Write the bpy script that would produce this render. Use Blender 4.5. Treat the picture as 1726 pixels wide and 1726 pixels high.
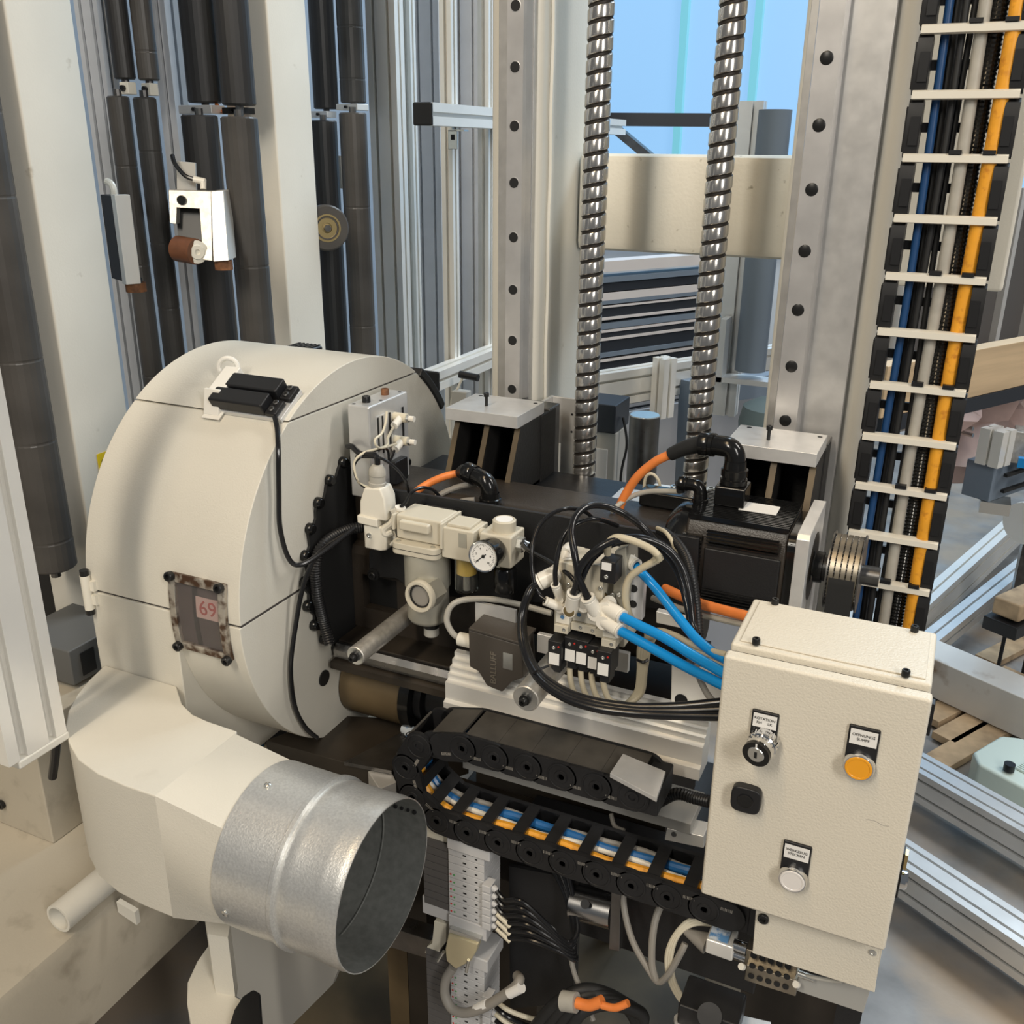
import bpy, bmesh, math, random
from mathutils import Vector, Matrix
random.seed(7)
for o in list(bpy.data.objects): bpy.data.objects.remove(o)
SC = bpy.context.scene
COL = SC.collection
PI = math.pi

# ------------------------------------------------------------------ camera
FPX, IMG = 1612.0, 1726.0
CAM = Vector((0.0, 0.0, 1.65))
def _frame():
    d = Vector((822 - 863, 5100 - 863, FPX)).normalized()       # world "down" in camera axes (x right, y down, z forward)
    up = -d
    h = Vector((0, 0, 1)) - up * up.z
    h.normalize()
    r = d.cross(h)
    a = math.radians(24.6)
    return r * math.cos(a) - h * math.sin(a), h * math.cos(a) + r * math.sin(a), up
AX, AY, AZ = _frame()
def c2w(v): return Vector((AX.dot(v), AY.dot(v), AZ.dot(v)))
cd = bpy.data.cameras.new('camera')
cd.sensor_width = 36.0
cd.lens = 36.0 * FPX / IMG
cd.clip_start, cd.clip_end = 0.02, 200
co = bpy.data.objects.new('camera', cd); COL.objects.link(co)
_x, _y, _z = c2w(Vector((1, 0, 0))), c2w(Vector((0, -1, 0))), c2w(Vector((0, 0, -1)))
co.matrix_world = Matrix(((_x.x, _y.x, _z.x, CAM.x), (_x.y, _y.y, _z.y, CAM.y), (_x.z, _y.z, _z.z, CAM.z), (0, 0, 0, 1)))
SC.camera = co
def P(x, y, X=None, Y=None, Z=None):
    """point of the place seen at photo pixel (x, y) that lies in the plane X=, Y= or Z="""
    v = c2w(Vector((x - 863, y - 863, FPX)))
    if X is not None: t = (X - CAM.x) / v.x
    elif Y is not None: t = (Y - CAM.y) / v.y
    else: t = (Z - CAM.z) / v.z
    return CAM + v * t

# ------------------------------------------------------------------ light
SC.view_settings.view_transform = 'Standard'
SC.view_settings.look = 'None'
SC.view_settings.gamma = 1.0
SC.view_settings.use_curve_mapping = False
SC.view_settings.exposure = -0.06
W = bpy.data.worlds.new('hall_air'); SC.world = W; W.use_nodes = True
bg = W.node_tree.nodes['Background']
bg.inputs[0].default_value = (0.86, 0.93, 1.0, 1); bg.inputs[1].default_value = 0.15
def area(name, loc, target, size, size_y, power, col):
    l = bpy.data.lights.new(name, 'AREA'); l.shape = 'RECTANGLE'; l.size = size; l.size_y = size_y
    l.energy = power; l.color = col
    o = bpy.data.objects.new(name, l); COL.objects.link(o); o.location = loc
    o.rotation_euler = (Vector(target) - Vector(loc)).to_track_quat('-Z', 'Y').to_euler()
    return o
# unseen hall lamps, set for bright faces and warm tops; added far-bay fill
area('hall_lamp_front', (-0.8, -1.9, 3.6), (-0.5, 1.0, 1.0), 0.35, 1.3, 58, (1.0, 0.925, 0.80))
area('hall_lamp_side', (2.3, -1.4, 3.0), (-0.8, 1.2, 1.1), 0.5, 1.8, 72, (1.0, 0.96, 0.90))
area('hall_lamp_mid', (-0.9, -0.5, 4.2), (-0.6, 1.0, 1.0), 0.35, 1.6, 30, (1.0, 0.74, 0.44))
area('hall_lamp_right', (2.6, 2.0, 4.3), (0.6, 2.6, 0.0), 0.5, 2.0, 85, (1.0, 0.95, 0.88))
area('far_bay_fill', (0.3, 4.3, 4.6), (-1.4, 2.6, 1.4), 2.4, 1.6, 190, (0.70, 0.86, 1.0))  # added fill that brightens the aluminium uprights; no such source in view

# ------------------------------------------------------------------ mesh helpers
class MB:
    def __init__(s): s.v = []; s.f = []
    def add(s, vs, fs):
        n = len(s.v); s.v += [Vector(v) for v in vs]; s.f += [tuple(i + n for i in f) for f in fs]; return s
    def box(s, lo, hi, M=None):
        x0, y0, z0 = [min(a, b) for a, b in zip(lo, hi)]; x1, y1, z1 = [max(a, b) for a, b in zip(lo, hi)]
        vs = [Vector(p) for p in ((x0,y0,z0),(x1,y0,z0),(x1,y1,z0),(x0,y1,z0),(x0,y0,z1),(x1,y0,z1),(x1,y1,z1),(x0,y1,z1))]
        if M is not None: vs = [M @ v for v in vs]
        return s.add(vs, [(0,3,2,1),(4,5,6,7),(0,1,5,4),(1,2,6,5),(2,3,7,6),(3,0,4,7)])
    def cbox(s, c, size, M=None):
        c = Vector(c); h = Vector(size) / 2
        if M is None: return s.box(c - h, c + h)
        return s.box(-h, h, Matrix.Translation(c) @ M.to_4x4())
    def bar(s, p0, p1, w, h, up=(0, 0, 1)):
        """rectangular bar between two points; w across, h along up"""
        p0, p1 = Vector(p0), Vector(p1); d = (p1 - p0); L = d.length; d.normalize()
        u = Vector(up); u = (u - d * u.dot(d)).normalized(); r = d.cross(u)
        M = Matrix(((d.x, r.x, u.x, p0.x), (d.y, r.y, u.y, p0.y), (d.z, r.z, u.z, p0.z), (0, 0, 0, 1)))
        return s.box((0, -w/2, -h/2), (L, w/2, h/2), M)
    def cyl(s, p0, p1, r0, r1=None, n=20, cap=True, rot=0.0):
        p0, p1 = Vector(p0), Vector(p1); r1 = r0 if r1 is None else r1
        d = (p1 - p0).normalized(); a = Vector((0, 0, 1)) if abs(d.z) < .9 else Vector((1, 0, 0))
        u = d.cross(a).normalized(); w = d.cross(u)
        vs = []
        for p, r in ((p0, r0), (p1, r1)):
            for i in range(n):
                t = 2 * PI * i / n + rot; vs.append(p + (u * math.cos(t) + w * math.sin(t)) * r)
        fs = [(i, (i+1) % n, n + (i+1) % n, n + i) for i in range(n)]
        if cap: fs += [tuple(range(n))[::-1], tuple(range(n, 2*n))]
        return s.add(vs, fs)
    def hexa(s, p0, p1, r): return s.cyl(p0, p1, r, n=6)
    def lathe(s, p0, d, prof, n=24, close=False):
        """prof: list of (radius, height along d)"""
        p0, d = Vector(p0), Vector(d).normalized(); a = Vector((0, 0, 1)) if abs(d.z) < .9 else Vector((1, 0, 0))
        u = d.cross(a).normalized(); w = d.cross(u); vs = []; m = len(prof)
        for r, h in prof:
            for i in range(n):
                t = 2 * PI * i / n; vs.append(p0 + d * h + (u * math.cos(t) + w * math.sin(t)) * max(r, 1e-5))
        fs = []
        for j in range(m - 1 + (1 if close else 0)):
            k = (j + 1) % m
            for i in range(n): fs.append((j*n + i, j*n + (i+1) % n, k*n + (i+1) % n, k*n + i))
        return s.add(vs, fs)
    def prism(s, pts, off):
        pts = [Vector(p) for p in pts]; off = Vector(off); n = len(pts)
        return s.add(pts + [p + off for p in pts], [tuple(range(n))[::-1], tuple(range(n, 2*n))] + [(i, (i+1) % n, n + (i+1) % n, n + i) for i in range(n)])
    def tube(s, pts, r, n=10, res=8, smooth=True, cap=True):
        pts = [Vector(p) for p in pts]
        path = catmull(pts, res) if smooth and len(pts) > 2 else pts
        m = len(path); vs = []; prev = None
        for i, p in enumerate(path):
            d = (path[min(i+1, m-1)] - path[max(i-1, 0)]).normalized()
            if prev is None:
                a = Vector((0, 0, 1)) if abs(d.z) < .9 else Vector((1, 0, 0)); u = d.cross(a).normalized()
            else:
                u = prev - d * prev.dot(d)
                u = u.normalized() if u.length > 1e-6 else d.orthogonal().normalized()
            prev = u; w = d.cross(u); rr = r(i / (m - 1)) if callable(r) else r
            for k in range(n):
                t = 2 * PI * k / n; vs.append(p + (u * math.cos(t) + w * math.sin(t)) * rr)
        fs = [(j*n + k, j*n + (k+1) % n, (j+1)*n + (k+1) % n, (j+1)*n + k) for j in range(m-1) for k in range(n)]
        if cap: fs += [tuple(range(n))[::-1], tuple(range((m-1)*n, m*n))]
        return s.add(vs, fs)
    def ball(s, c, r, n=12, m=8):
        return s.lathe(Vector(c), (0, 0, 1), [(r * math.sin(PI * j / m), -r * math.cos(PI * j / m)) for j in range(m + 1)], n)
def catmull(pts, res):
    out = []
    for i in range(len(pts) - 1):
        a, b, c, d = pts[max(i-1, 0)], pts[i], pts[i+1], pts[min(i+2, len(pts)-1)]
        for k in range(res):
            t = k / res
            out.append(0.5 * ((2*b) + (c - a)*t + (2*a - 5*b + 4*c - d)*t*t + (3*b - a - 3*c + d)*t**3))
    out.append(pts[-1]); return out
def frameM(o, d, u):
    """matrix with x along d, z along u, at o"""
    d = Vector(d).normalized(); u = Vector(u); u = (u - d * u.dot(d)).normalized(); r = u.cross(d)
    return Matrix(((d.x, r.x, u.x, o[0]), (d.y, r.y, u.y, o[1]), (d.z, r.z, u.z, o[2]), (0, 0, 0, 1)))

# ------------------------------------------------------------------ objects
def tag(o, label=None, cat=None, group=None, kind=None):
    if label: o['label'] = label
    if cat: o['category'] = cat
    if group: o['group'] = group
    if kind: o['kind'] = kind
    return o
def thing(name, label, cat, loc=(0, 0, 0), group=None):
    o = bpy.data.objects.new(name, None); o.empty_display_size = .02; COL.objects.link(o); o.location = loc
    return tag(o, label, cat, group)
def mesh(name, mb, mat, bevel=0, seg=2, angle=35, smooth=True):
    me = bpy.data.meshes.new(name)
    me.from_pydata([tuple(v) for v in mb.v], [], mb.f)
    bm = bmesh.new(); bm.from_mesh(me); bmesh.ops.recalc_face_normals(bm, faces=bm.faces); bm.to_mesh(me); bm.free()
    if smooth:
        me.polygons.foreach_set('use_smooth', [True] * len(me.polygons)); me.set_sharp_from_angle(angle=math.radians(angle))
    me.materials.append(mat if not isinstance(mat, str) else M[mat]); me.update()
    return me
def obj(name, mb, mat, parent=None, bevel=0, seg=2, angle=35, label=None):
    me = mesh(name, mb, mat, angle=angle)
    # put the origin at the middle of the mesh's base
    xs = [v.co.x for v in me.vertices]; ys = [v.co.y for v in me.vertices]; zs = [v.co.z for v in me.vertices]
    c = Vector(((min(xs) + max(xs)) / 2, (min(ys) + max(ys)) / 2, min(zs)))
    me.transform(Matrix.Translation(-c))
    o = bpy.data.objects.new(name, me); COL.objects.link(o)
    return place(o, c, parent, bevel, seg, label)
def world_loc(p):
    w = p.location.copy()
    while p.parent: p = p.parent; w = w + p.location
    return w
def place(o, c, parent=None, bevel=0, seg=2, label=None):
    if parent is not None:
        o.parent = parent; o.location = Vector(c) - world_loc(parent)
    else: o.location = c
    if bevel:
        b = o.modifiers.new('bevel', 'BEVEL'); b.width = bevel; b.segments = seg; b.limit_method = 'ANGLE'; b.angle_limit = math.radians(40)
        b.harden_normals = True
    if label: o['label'] = label
    return o
def one(name, mb, mat, label, cat, group=None, bevel=0, seg=2, angle=35, kind=None):
    o = obj(name, mb, mat, None, bevel, seg, angle); return tag(o, label, cat, group, kind)
def dup(o, delta, parent=None, label=None):
    """copy of one mesh object, moved by delta, under the same or another parent"""
    c = o.copy(); COL.objects.link(c)
    if parent is not None: c.parent = parent
    c.location = o.location + Vector(delta)
    if label: c['label'] = label
    return c
def dup_tree(o, delta, label=None):
    c = o.copy(); COL.objects.link(c); c.location = o.location + Vector(delta)
    if label: c['label'] = label
    def rec(src, dst):
        for ch in list(src.children):
            k = ch.copy(); COL.objects.link(k); k.parent = dst; rec(ch, k)
    rec(o, c)
    return c

# ------------------------------------------------------------------ materials
M = {}
def mat(name, col, rough=.5, metal=0., spec=.5, noise=0., nscale=20., bump=0., bscale=200., rvar=0., dirt=None, dscale=6., dlo=.55, dhi=.75, coat=0., trans=0., ior=1.45, emit=None, estr=0., alpha=1., stretch=None, wear=0.):
    m = bpy.data.materials.new(name); m.use_nodes = True; nt = m.node_tree; b = nt.nodes['Principled BSDF']; L = nt.links.new
    b.inputs['Base Color'].default_value = (*col, 1); b.inputs['Roughness'].default_value = rough; b.inputs['Metallic'].default_value = metal
    b.inputs['Specular IOR Level'].default_value = spec; b.inputs['Coat Weight'].default_value = coat
    b.inputs['Transmission Weight'].default_value = trans; b.inputs['IOR'].default_value = ior; b.inputs['Alpha'].default_value = alpha
    if emit: b.inputs['Emission Color'].default_value = (*emit, 1); b.inputs['Emission Strength'].default_value = estr
    tc = nt.nodes.new('ShaderNodeNewGeometry'); src = tc.outputs['Position']
    if stretch:
        mp = nt.nodes.new('ShaderNodeMapping'); mp.inputs['Scale'].default_value = stretch; L(src, mp.inputs['Vector']); src = mp.outputs['Vector']
    def nz(scale, detail=4):
        n = nt.nodes.new('ShaderNodeTexNoise'); n.inputs['Scale'].default_value = scale; n.inputs['Detail'].default_value = detail; L(src, n.inputs['Vector']); return n.outputs['Fac']
    csock = None
    if noise:
        r = nt.nodes.new('ShaderNodeValToRGB'); L(nz(nscale), r.inputs['Fac'])
        r.color_ramp.elements[0].position = .3; r.color_ramp.elements[1].position = .7
        r.color_ramp.elements[0].color = (*[max(0, c * (1 - noise)) for c in col], 1); r.color_ramp.elements[1].color = (*[min(1, c * (1 + noise)) for c in col], 1)
        csock = r.outputs['Color']
    if dirt:
        r = nt.nodes.new('ShaderNodeValToRGB'); L(nz(dscale, 8), r.inputs['Fac'])
        r.color_ramp.elements[0].position = dlo; r.color_ramp.elements[1].position = dhi
        mx = nt.nodes.new('ShaderNodeMix'); mx.data_type = 'RGBA'; L(r.outputs['Color'], mx.inputs['Factor'])
        if csock: L(csock, mx.inputs['A'])
        else: mx.inputs['A'].default_value = (*col, 1)
        mx.inputs['B'].default_value = (*dirt, 1); csock = mx.outputs['Result']
    if csock: L(csock, b.inputs['Base Color'])
    if rvar:
        mr = nt.nodes.new('ShaderNodeMapRange'); L(nz(nscale * 1.7), mr.inputs['Value'])
        mr.inputs['To Min'].default_value = max(0, rough - rvar); mr.inputs['To Max'].default_value = min(1, rough + rvar); L(mr.outputs['Result'], b.inputs['Roughness'])
    if bump:
        bp = nt.nodes.new('ShaderNodeBump'); bp.inputs['Strength'].default_value = bump; bp.inputs['Distance'].default_value = .001
        L(nz(bscale, 2), bp.inputs['Height']); L(bp.outputs['Normal'], b.inputs['Normal'])
    M[name] = m; return m
mat('cream', (.73, .69, .59), .42, bump=.25, bscale=330, noise=.04, nscale=5)
mat('cream_rough', (.72, .68, .58), .5, bump=.5, bscale=160, noise=.05, nscale=8, dirt=(.36, .32, .24), dscale=60, dlo=.66, dhi=.74)
mat('guard_paint', (.66, .625, .54), .46, bump=.3, bscale=420, noise=.05, nscale=4, dirt=(.45, .41, .34), dscale=7, dlo=.66, dhi=.95)
mat('column_paint', (.72, .69, .61), .45, bump=.2, bscale=260, noise=.04, nscale=6, dirt=(.46, .42, .34), dscale=28, dlo=.7, dhi=.8)
mat('box_paint', (.70, .645, .535), .42, bump=.55, bscale=420, noise=.02, nscale=9)
mat('black_paint', (.012, .012, .013), .38, bump=.2, bscale=350, rvar=.1, nscale=12)
mat('black_plate', (.014, .014, .015), .45, bump=.25, bscale=500)
mat('cast_iron', (.016, .015, .014), .55, bump=.5, bscale=180)
mat('brown_black', (.035, .028, .022), .36, bump=.35, bscale=420, rvar=.12, nscale=14)
mat('black_plastic', (.011, .011, .012), .42)
mat('black_chain', (.012, .012, .013), .5, noise=.3, nscale=30, rvar=.1)
mat('black_rubber', (.016, .016, .016), .55)
mat('gloss_black', (.008, .008, .008), .16)
mat('black_tube', (.010, .010, .011), .22)
mat('roller_rubber', (.030, .029, .029), .4, noise=.2, nscale=9, stretch=(1, 1, .2), rvar=.08)
mat('alu_satin', (.64, .66, .69), .36, metal=.25, noise=.05, nscale=14)
mat('roller_worn', (.062, .057, .052), .36, noise=.28, nscale=11, stretch=(.7, .7, .8), rvar=.1)
mat('alu', (.70, .70, .69), .34, metal=.5, noise=.05, nscale=14, rvar=.06)
mat('alu_white', (.84, .82, .77), .32, metal=.35, noise=.03, nscale=12)
mat('alu_mill', (.72, .71, .69), .36, metal=.5, noise=.06, nscale=40, rvar=.10, bump=.06, bscale=300, dirt=(.36, .33, .29), dscale=18, dlo=.62, dhi=.9)
mat('alu_cast', (.55, .52, .47), .42, metal=.7, noise=.18, nscale=90, bump=.25, bscale=300)
mat('alu_block', (.66, .66, .65), .33, metal=.55, noise=.06, nscale=30, rvar=.06)
mat('steel', (.45, .44, .43), .26, metal=1., noise=.10, nscale=20, rvar=.10)
mat('steel_ground', (.60, .585, .56), .38, metal=.6, noise=.08, nscale=40, rvar=.08)
mat('steel_rail', (.64, .62, .60), .33, metal=.6, noise=.08, nscale=22, rvar=.06)
mat('steel_dark', (.16, .155, .15), .32, metal=.9, noise=.2, nscale=30, rvar=.12)
mat('screw_steel', (.62, .595, .56), .19, metal=.92, noise=.14, nscale=24, rvar=.06)
mat('screw_groove', (.035, .03, .026), .5, metal=.5)
mat('galvanised', (.70, .70, .68), .34, metal=.7, noise=.10, nscale=330, rvar=.10, bump=.22, bscale=420)
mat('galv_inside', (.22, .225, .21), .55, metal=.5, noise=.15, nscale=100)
mat('chrome', (.72, .72, .72), .08, metal=1.)
mat('zinc', (.66, .66, .63), .25, metal=.9)
mat('brass', (.52, .40, .20), .3, metal=1.)
mat('bolt_black', (.018, .018, .018), .34, metal=.3)
mat('rust', (.20, .085, .035), .7, noise=.5, nscale=60, bump=.4, bscale=300, dirt=(.07, .035, .02), dscale=50)
mat('rust_frame', (.46, .42, .36), .45, metal=.5, noise=.1, nscale=50, dirt=(.085, .045, .025), dscale=55, dlo=.44, dhi=.60)
mat('orange_roll', (.32, .13, .045), .4, noise=.25, nscale=40)
mat('smc_beige', (.60, .55, .44), .42, noise=.03, nscale=30)
mat('smc_grey', (.45, .43, .36), .42, metal=.35, noise=.05, nscale=40)
mat('plastic_white', (.78, .74, .64), .38)
mat('fitting_white', (.80, .76, .67), .3)
mat('plastic_beige', (.66, .60, .46), .4)
mat('cable_beige', (.52, .46, .33), .42)
mat('cable_grey', (.27, .25, .22), .5)
mat('cable_lightgrey', (.42, .40, .35), .45, noise=.1, nscale=50)
mat('cable_orange', (.84, .24, .055), .4, noise=.08, nscale=60)
mat('cable_amber', (.85, .38, .03), .45, noise=.10, nscale=40, dirt=(.55, .2, .02), dscale=90)
mat('cable_blue', (.014, .06, .17), .4)
mat('base_paint_shaded', (.50, .45, .36), .5, bump=.2, bscale=260, noise=.06, nscale=5, dirt=(.30, .26, .20), dscale=16, dlo=.56, dhi=.78)  # cream of base beam and foot block, darkened to stand in for shade
mat('cable_blue_bright', (.02, .13, .34), .3)  # brighter blue for the drag chain cable
mat('chain_lid', (.060, .054, .046), .5, noise=.25, nscale=30)
mat('switch_brown', (.070, .060, .050), .45, bump=.15, bscale=400)
mat('emboss', (.17, .15, .12), .4)
mat('far_sheet', (.26, .30, .35), .6)
mat('box_dark_grey', (.13, .13, .125), .5)  # plain dark grey of the metal box at the left
mat('brown_rubber', (.15, .058, .026), .42, noise=.25, nscale=40)
mat('pale_line', (.62, .58, .56), .4)
mat('tube_blue', (.008, .25, .62), .2)
mat('blue_dot', (.10, .24, .45), .4)
mat('red_led', (.55, .03, .02), .3)
mat('green_led', (.10, .35, .12), .3)
mat('button_amber', (.85, .36, .015), .25, coat=.3)
mat('button_white', (.78, .74, .70), .3, coat=.3)
mat('label_white', (.82, .80, .76), .5)
mat('ink', (.012, .012, .012), .6)
mat('module_grey', (.56, .555, .55), .45)
mat('module_dark', (.095, .09, .088), .5)
mat('module_cream', (.72, .68, .56), .45)
mat('dsub', (.66, .58, .38), .32, metal=.45)
mat('yellow', (.80, .58, .02), .45)
mat('amber_bowl', (.72, .48, .10), .35)
mat('clear', (.93, .95, .94), .04, trans=1., ior=1.35)
mat('window_glass', (.85, .80, .78), .05, trans=.95, ior=1.1)
mat('inner_dark', (.075, .066, .062), .5)
mat('digit_red', (.42, .10, .09), .5)
mat('digit_card', (.66, .52, .49), .5)
mat('dial_white', (.82, .80, .76), .45)
mat('hook_white', (.80, .77, .70), .4)
mat('floor_concrete', (.25, .245, .24), .42, noise=.30, nscale=7, rvar=.16, dirt=(.36, .29, .22), dscale=3.2, dlo=.46, dhi=.64, bump=.25, bscale=90)
mat('stained_beam', (.66, .64, .60), .4, metal=.15, noise=.05, nscale=8, dirt=(.28, .20, .14), dscale=7, dlo=.60, dhi=.74)
mat('hall_wall', (.60, .62, .64), .7, noise=.05, nscale=3)
mat('window_light', (.10, .14, .18), .3, emit=(.285, .56, .90), estr=.97)
mat('teal_bar_glow', (.05, .22, .26), .4, emit=(.20, .52, .62), estr=.85)  # mullions glow by themselves in place of backlight
mat('wood', (.56, .41, .25), .6, noise=.16, nscale=5, stretch=(.5, .5, 9))
mat('pallet_wood', (.46, .33, .20), .7, noise=.3, nscale=14, dirt=(.14, .09, .06), dscale=9, dlo=.6, dhi=.7)
mat('pink_film', (.48, .34, .30), .3, noise=.3, nscale=7)
mat('blue_grey', (.16, .20, .25), .45)
mat('dark_slate', (.022, .026, .034), .42)
mat('bag_green', (.10, .135, .14), .55)
mat('rib_panel', (.50, .50, .52), .4, noise=.05, nscale=6)
mat('plinth', (.46, .44, .40), .5, noise=.05, nscale=6)
mat('oily_dark', (.030, .024, .018), .35, noise=.4, nscale=9)
mat('oily_brown', (.10, .070, .035), .5, noise=.45, nscale=7)
mat('sticker_blue', (.60, .66, .72), .4, dirt=(.12, .28, .52), dscale=45, dlo=.5, dhi=.56)
mat('grey_plate', (.40, .39, .36), .45)
mat('manifold', (.30, .265, .21), .34, metal=.85, noise=.15, nscale=50)
mat('mint', (.62, .72, .66), .4)
mat('blue_paint', (.03, .20, .42), .5)

def text(name, body, M4, size, mat_, parent, align='CENTER', ext=.0002, spacing=1.0, line=1.0):
    cu = bpy.data.curves.new(name, 'FONT'); cu.body = body; cu.size = size; cu.extrude = ext; cu.align_x = align; cu.align_y = 'CENTER'
    cu.space_character = spacing; cu.space_line = line
    o = bpy.data.objects.new(name, cu); COL.objects.link(o)
    dg = bpy.context.evaluated_depsgraph_get(); me = bpy.data.meshes.new_from_object(o.evaluated_get(dg)); bpy.data.objects.remove(o)
    me.transform(M4); me.materials.clear(); me.materials.append(M[mat_]); me.name = name
    k = bpy.data.objects.new(name, me); COL.objects.link(k)
    if parent is not None: k.parent = parent; k.location = -world_loc(parent)
    return k
def bolt(mb, p, d, r, h, n=12):
    """socket-head screw: head with a recessed hexagon socket"""
    p, d = Vector(p), Vector(d).normalized()
    mb.lathe(p, d, [(0, 0), (r, 0), (r, h * .85), (r * .88, h), (r * .52, h), (r * .5, h * .45), (0, h * .45)], n)
def face_M(o, right, up):
    """text frame: x along right, y along up"""
    r = Vector(right).normalized(); u = Vector(up).normalized(); n = r.cross(u)
    return Matrix(((r.x, u.x, n.x, o[0]), (r.y, u.y, n.y, o[1]), (r.z, u.z, n.z, o[2]), (0, 0, 0, 1)))

# aluminium T-slot extrusion
def section(a, b, m=.04, sw=.008, sd=.006, ow=.016, od=.0115):
    """outline of an a x b module profile with one T-slot per module face (2D list, centred)"""
    w, h = a * m / 2, b * m / 2; pts = []
    def side(p0, dirx, diry, nx, ny, k):
        for i in range(k):
            c = (i + .5) * m
            for s_, dd in ((-sw/2, 0), (-sw/2, sd), (-ow/2, sd), (-ow/2 + .003, od), (ow/2 - .003, od), (ow/2, sd), (sw/2, sd), (sw/2, 0)):
                t = c + s_; pts.append((p0[0] + dirx * t - nx * dd, p0[1] + diry * t - ny * dd))
    pts.append((-w, -h)); side((-w, -h), 1, 0, 0, -1, a)
    pts.append((w, -h)); side((w, -h), 0, 1, 1, 0, b)
    pts.append((w, h)); side((w, h), -1, 0, 0, 1, a)
    pts.append((-w, h)); side((-w, h), 0, -1, -1, 0, b)
    return pts
def extrude_profile(p0, p1, a=1, b=1, m=.04, up=(0, 0, 1), **k):
    mb = MB(); p0, p1 = Vector(p0), Vector(p1); d = (p1 - p0).normalized(); u = Vector(up); u = (u - d * u.dot(d)).normalized(); r = d.cross(u)
    return mb.prism([p0 + r * x + u * y for x, y in section(a, b, m, **k)], p1 - p0)
# ================================================================== the hall
tag(obj('floor', MB().box((-6, -4, -.05), (6, 9, 0)), 'floor_concrete'), 'grey concrete hall floor', None, None, 'structure')
YB = 6.2
wb = obj('wall_back', MB().box((-6, YB + .05, 0), (6, YB + .2, 4.2)), 'hall_wall'); tag(wb, None, None, None, 'structure')
wn = obj('window_1', MB().box((-4.2, YB + .01, 1.05), (1.2, YB + .04, 4.0)), 'window_light'); tag(wn, None, None, None, 'structure')
for px in (1150, 1273):
    p = P(px, 100, Y=YB - .02)
    obj('mullion', MB().box((p.x - .022, YB - .04, 1.05), (p.x + .022, YB + .01, 4.0)), 'teal_bar_glow', wn)
for x in (-3.4, -2.6, -.1, .6):
    obj('mullion', MB().box((x - .035, YB - .04, 1.05), (x + .035, YB + .01, 4.0)), 'teal_bar_glow', wn)
tag(obj('wall_left', MB().box((-3.6, 1.2, 0), (-3.5, YB, 4.2)), 'hall_wall'), None, None, None, 'structure')

# directions of the conveyor line in the far bay (turned against the machine)
def hdir(deg):
    a = math.radians(deg); return Vector((math.sin(a), math.cos(a), 0))      # deg clockwise from +Y
DU, DV = hdir(30.4), hdir(-59.6)

# ================================================================== machine columns with linear rails
def rounded_rect(x0, x1, y0, y1, r, n=5):
    pts = []
    for cx, cy, a0 in ((x1 - r, y0 + r, -90), (x1 - r, y1 - r, 0), (x0 + r, y1 - r, 90), (x0 + r, y0 + r, 180)):
        for i in range(n + 1):
            a = math.radians(a0 + 90 * i / n); pts.append((cx + r * math.cos(a), cy + r * math.sin(a)))
    return pts
def post(x0, x1, y0, y1, z0, z1, r=.012):
    return MB().prism([(x, y, z0) for x, y in rounded_rect(x0, x1, y0, y1, r)], (0, 0, z1 - z0))
def column(name, label, x0, x1, y0, y1, px0, px1, rx, rw, zbase, z1, zr0, raillabel, r=.014, fill='bolt_black', holes=0.0):
    t = thing(name, label, 'column', ((x0 + x1) / 2, (y0 + y1) / 2, 0))
    obj('body', post(x0, x1, y0, y1, 0, z1, r), 'column_paint', t)
    obj('machined_strip', MB().box((px0, 1.43, zbase), (px1, y0 + .004, z1)), 'steel_ground', t, bevel=.0008)
    rail = thing('linear_rail', raillabel, 'rail', (rx, 1.415, zr0))
    h = rw / 2
    sec = [(-h, 1.43), (-h, 1.424), (-h + .004, 1.418), (-h + .004, 1.412), (-h, 1.407), (-h + .002, 1.40), (h - .002, 1.40), (h, 1.407), (h - .004, 1.412), (h - .004, 1.418), (h, 1.424), (h, 1.43)]
    obj('rail_body', MB().prism([(rx + a, b, zr0) for a, b in sec], (0, 0, z1 - zr0)), 'steel_rail', rail)
    z = zbase_hole = 1.762 if holes == 0 else holes
    zs = [z + .0802 * k for k in range(-12, 9) if zr0 + .01 < z + .0802 * k < z1]
    first = None
    for zz in zs:
        if first is None:
            mb = MB()
            if fill == 'open':
                mb.lathe((rx, 1.4003, zz), (0, -1, 0), [(.0088, 0), (.0088, .0004), (.0076, .0006), (.0074, 0)], 20)
                mb2 = MB().cyl((rx, 1.4002, zz), (rx, 1.3996, zz), .0076, n=20)
                first = obj('bolt_hole', mb2, 'ink', rail); obj('hole_rim', mb, 'steel_rail', first)
            else:
                mb.lathe((rx, 1.4003, zz), (0, -1, 0), [(.0086, 0), (.0086, .0006), (.007, .0014), (0, .0014)], 20)
                first = obj('rail_cap', mb, 'bolt_black', rail)
            base = zz
        else:
            c = dup(first, (0, 0, zz - base), rail)
            for ch in first.children:
                k = ch.copy(); COL.objects.link(k); k.parent = c
    return t, rail
column('machine_column', 'cream steel column left of the two ball screws, with bolted guide rail', -.704, -.618, 1.44, 1.65, -.684, -.626, -.643, .030, .6, 2.7, 1.262, 'steel linear guide rail with open bolt holes on the column beside the guard', fill='open', holes=1.761)
column('machine_column', 'cream steel column right of the ball screws, beside the upright cable chain', -.245, -.098, 1.45, 1.68, -.234, -.128, -.2025, .036, .6, 2.7, 1.255, 'steel linear guide rail with black plugs on the column near the cable chain', r=.022, holes=1.762)
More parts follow.
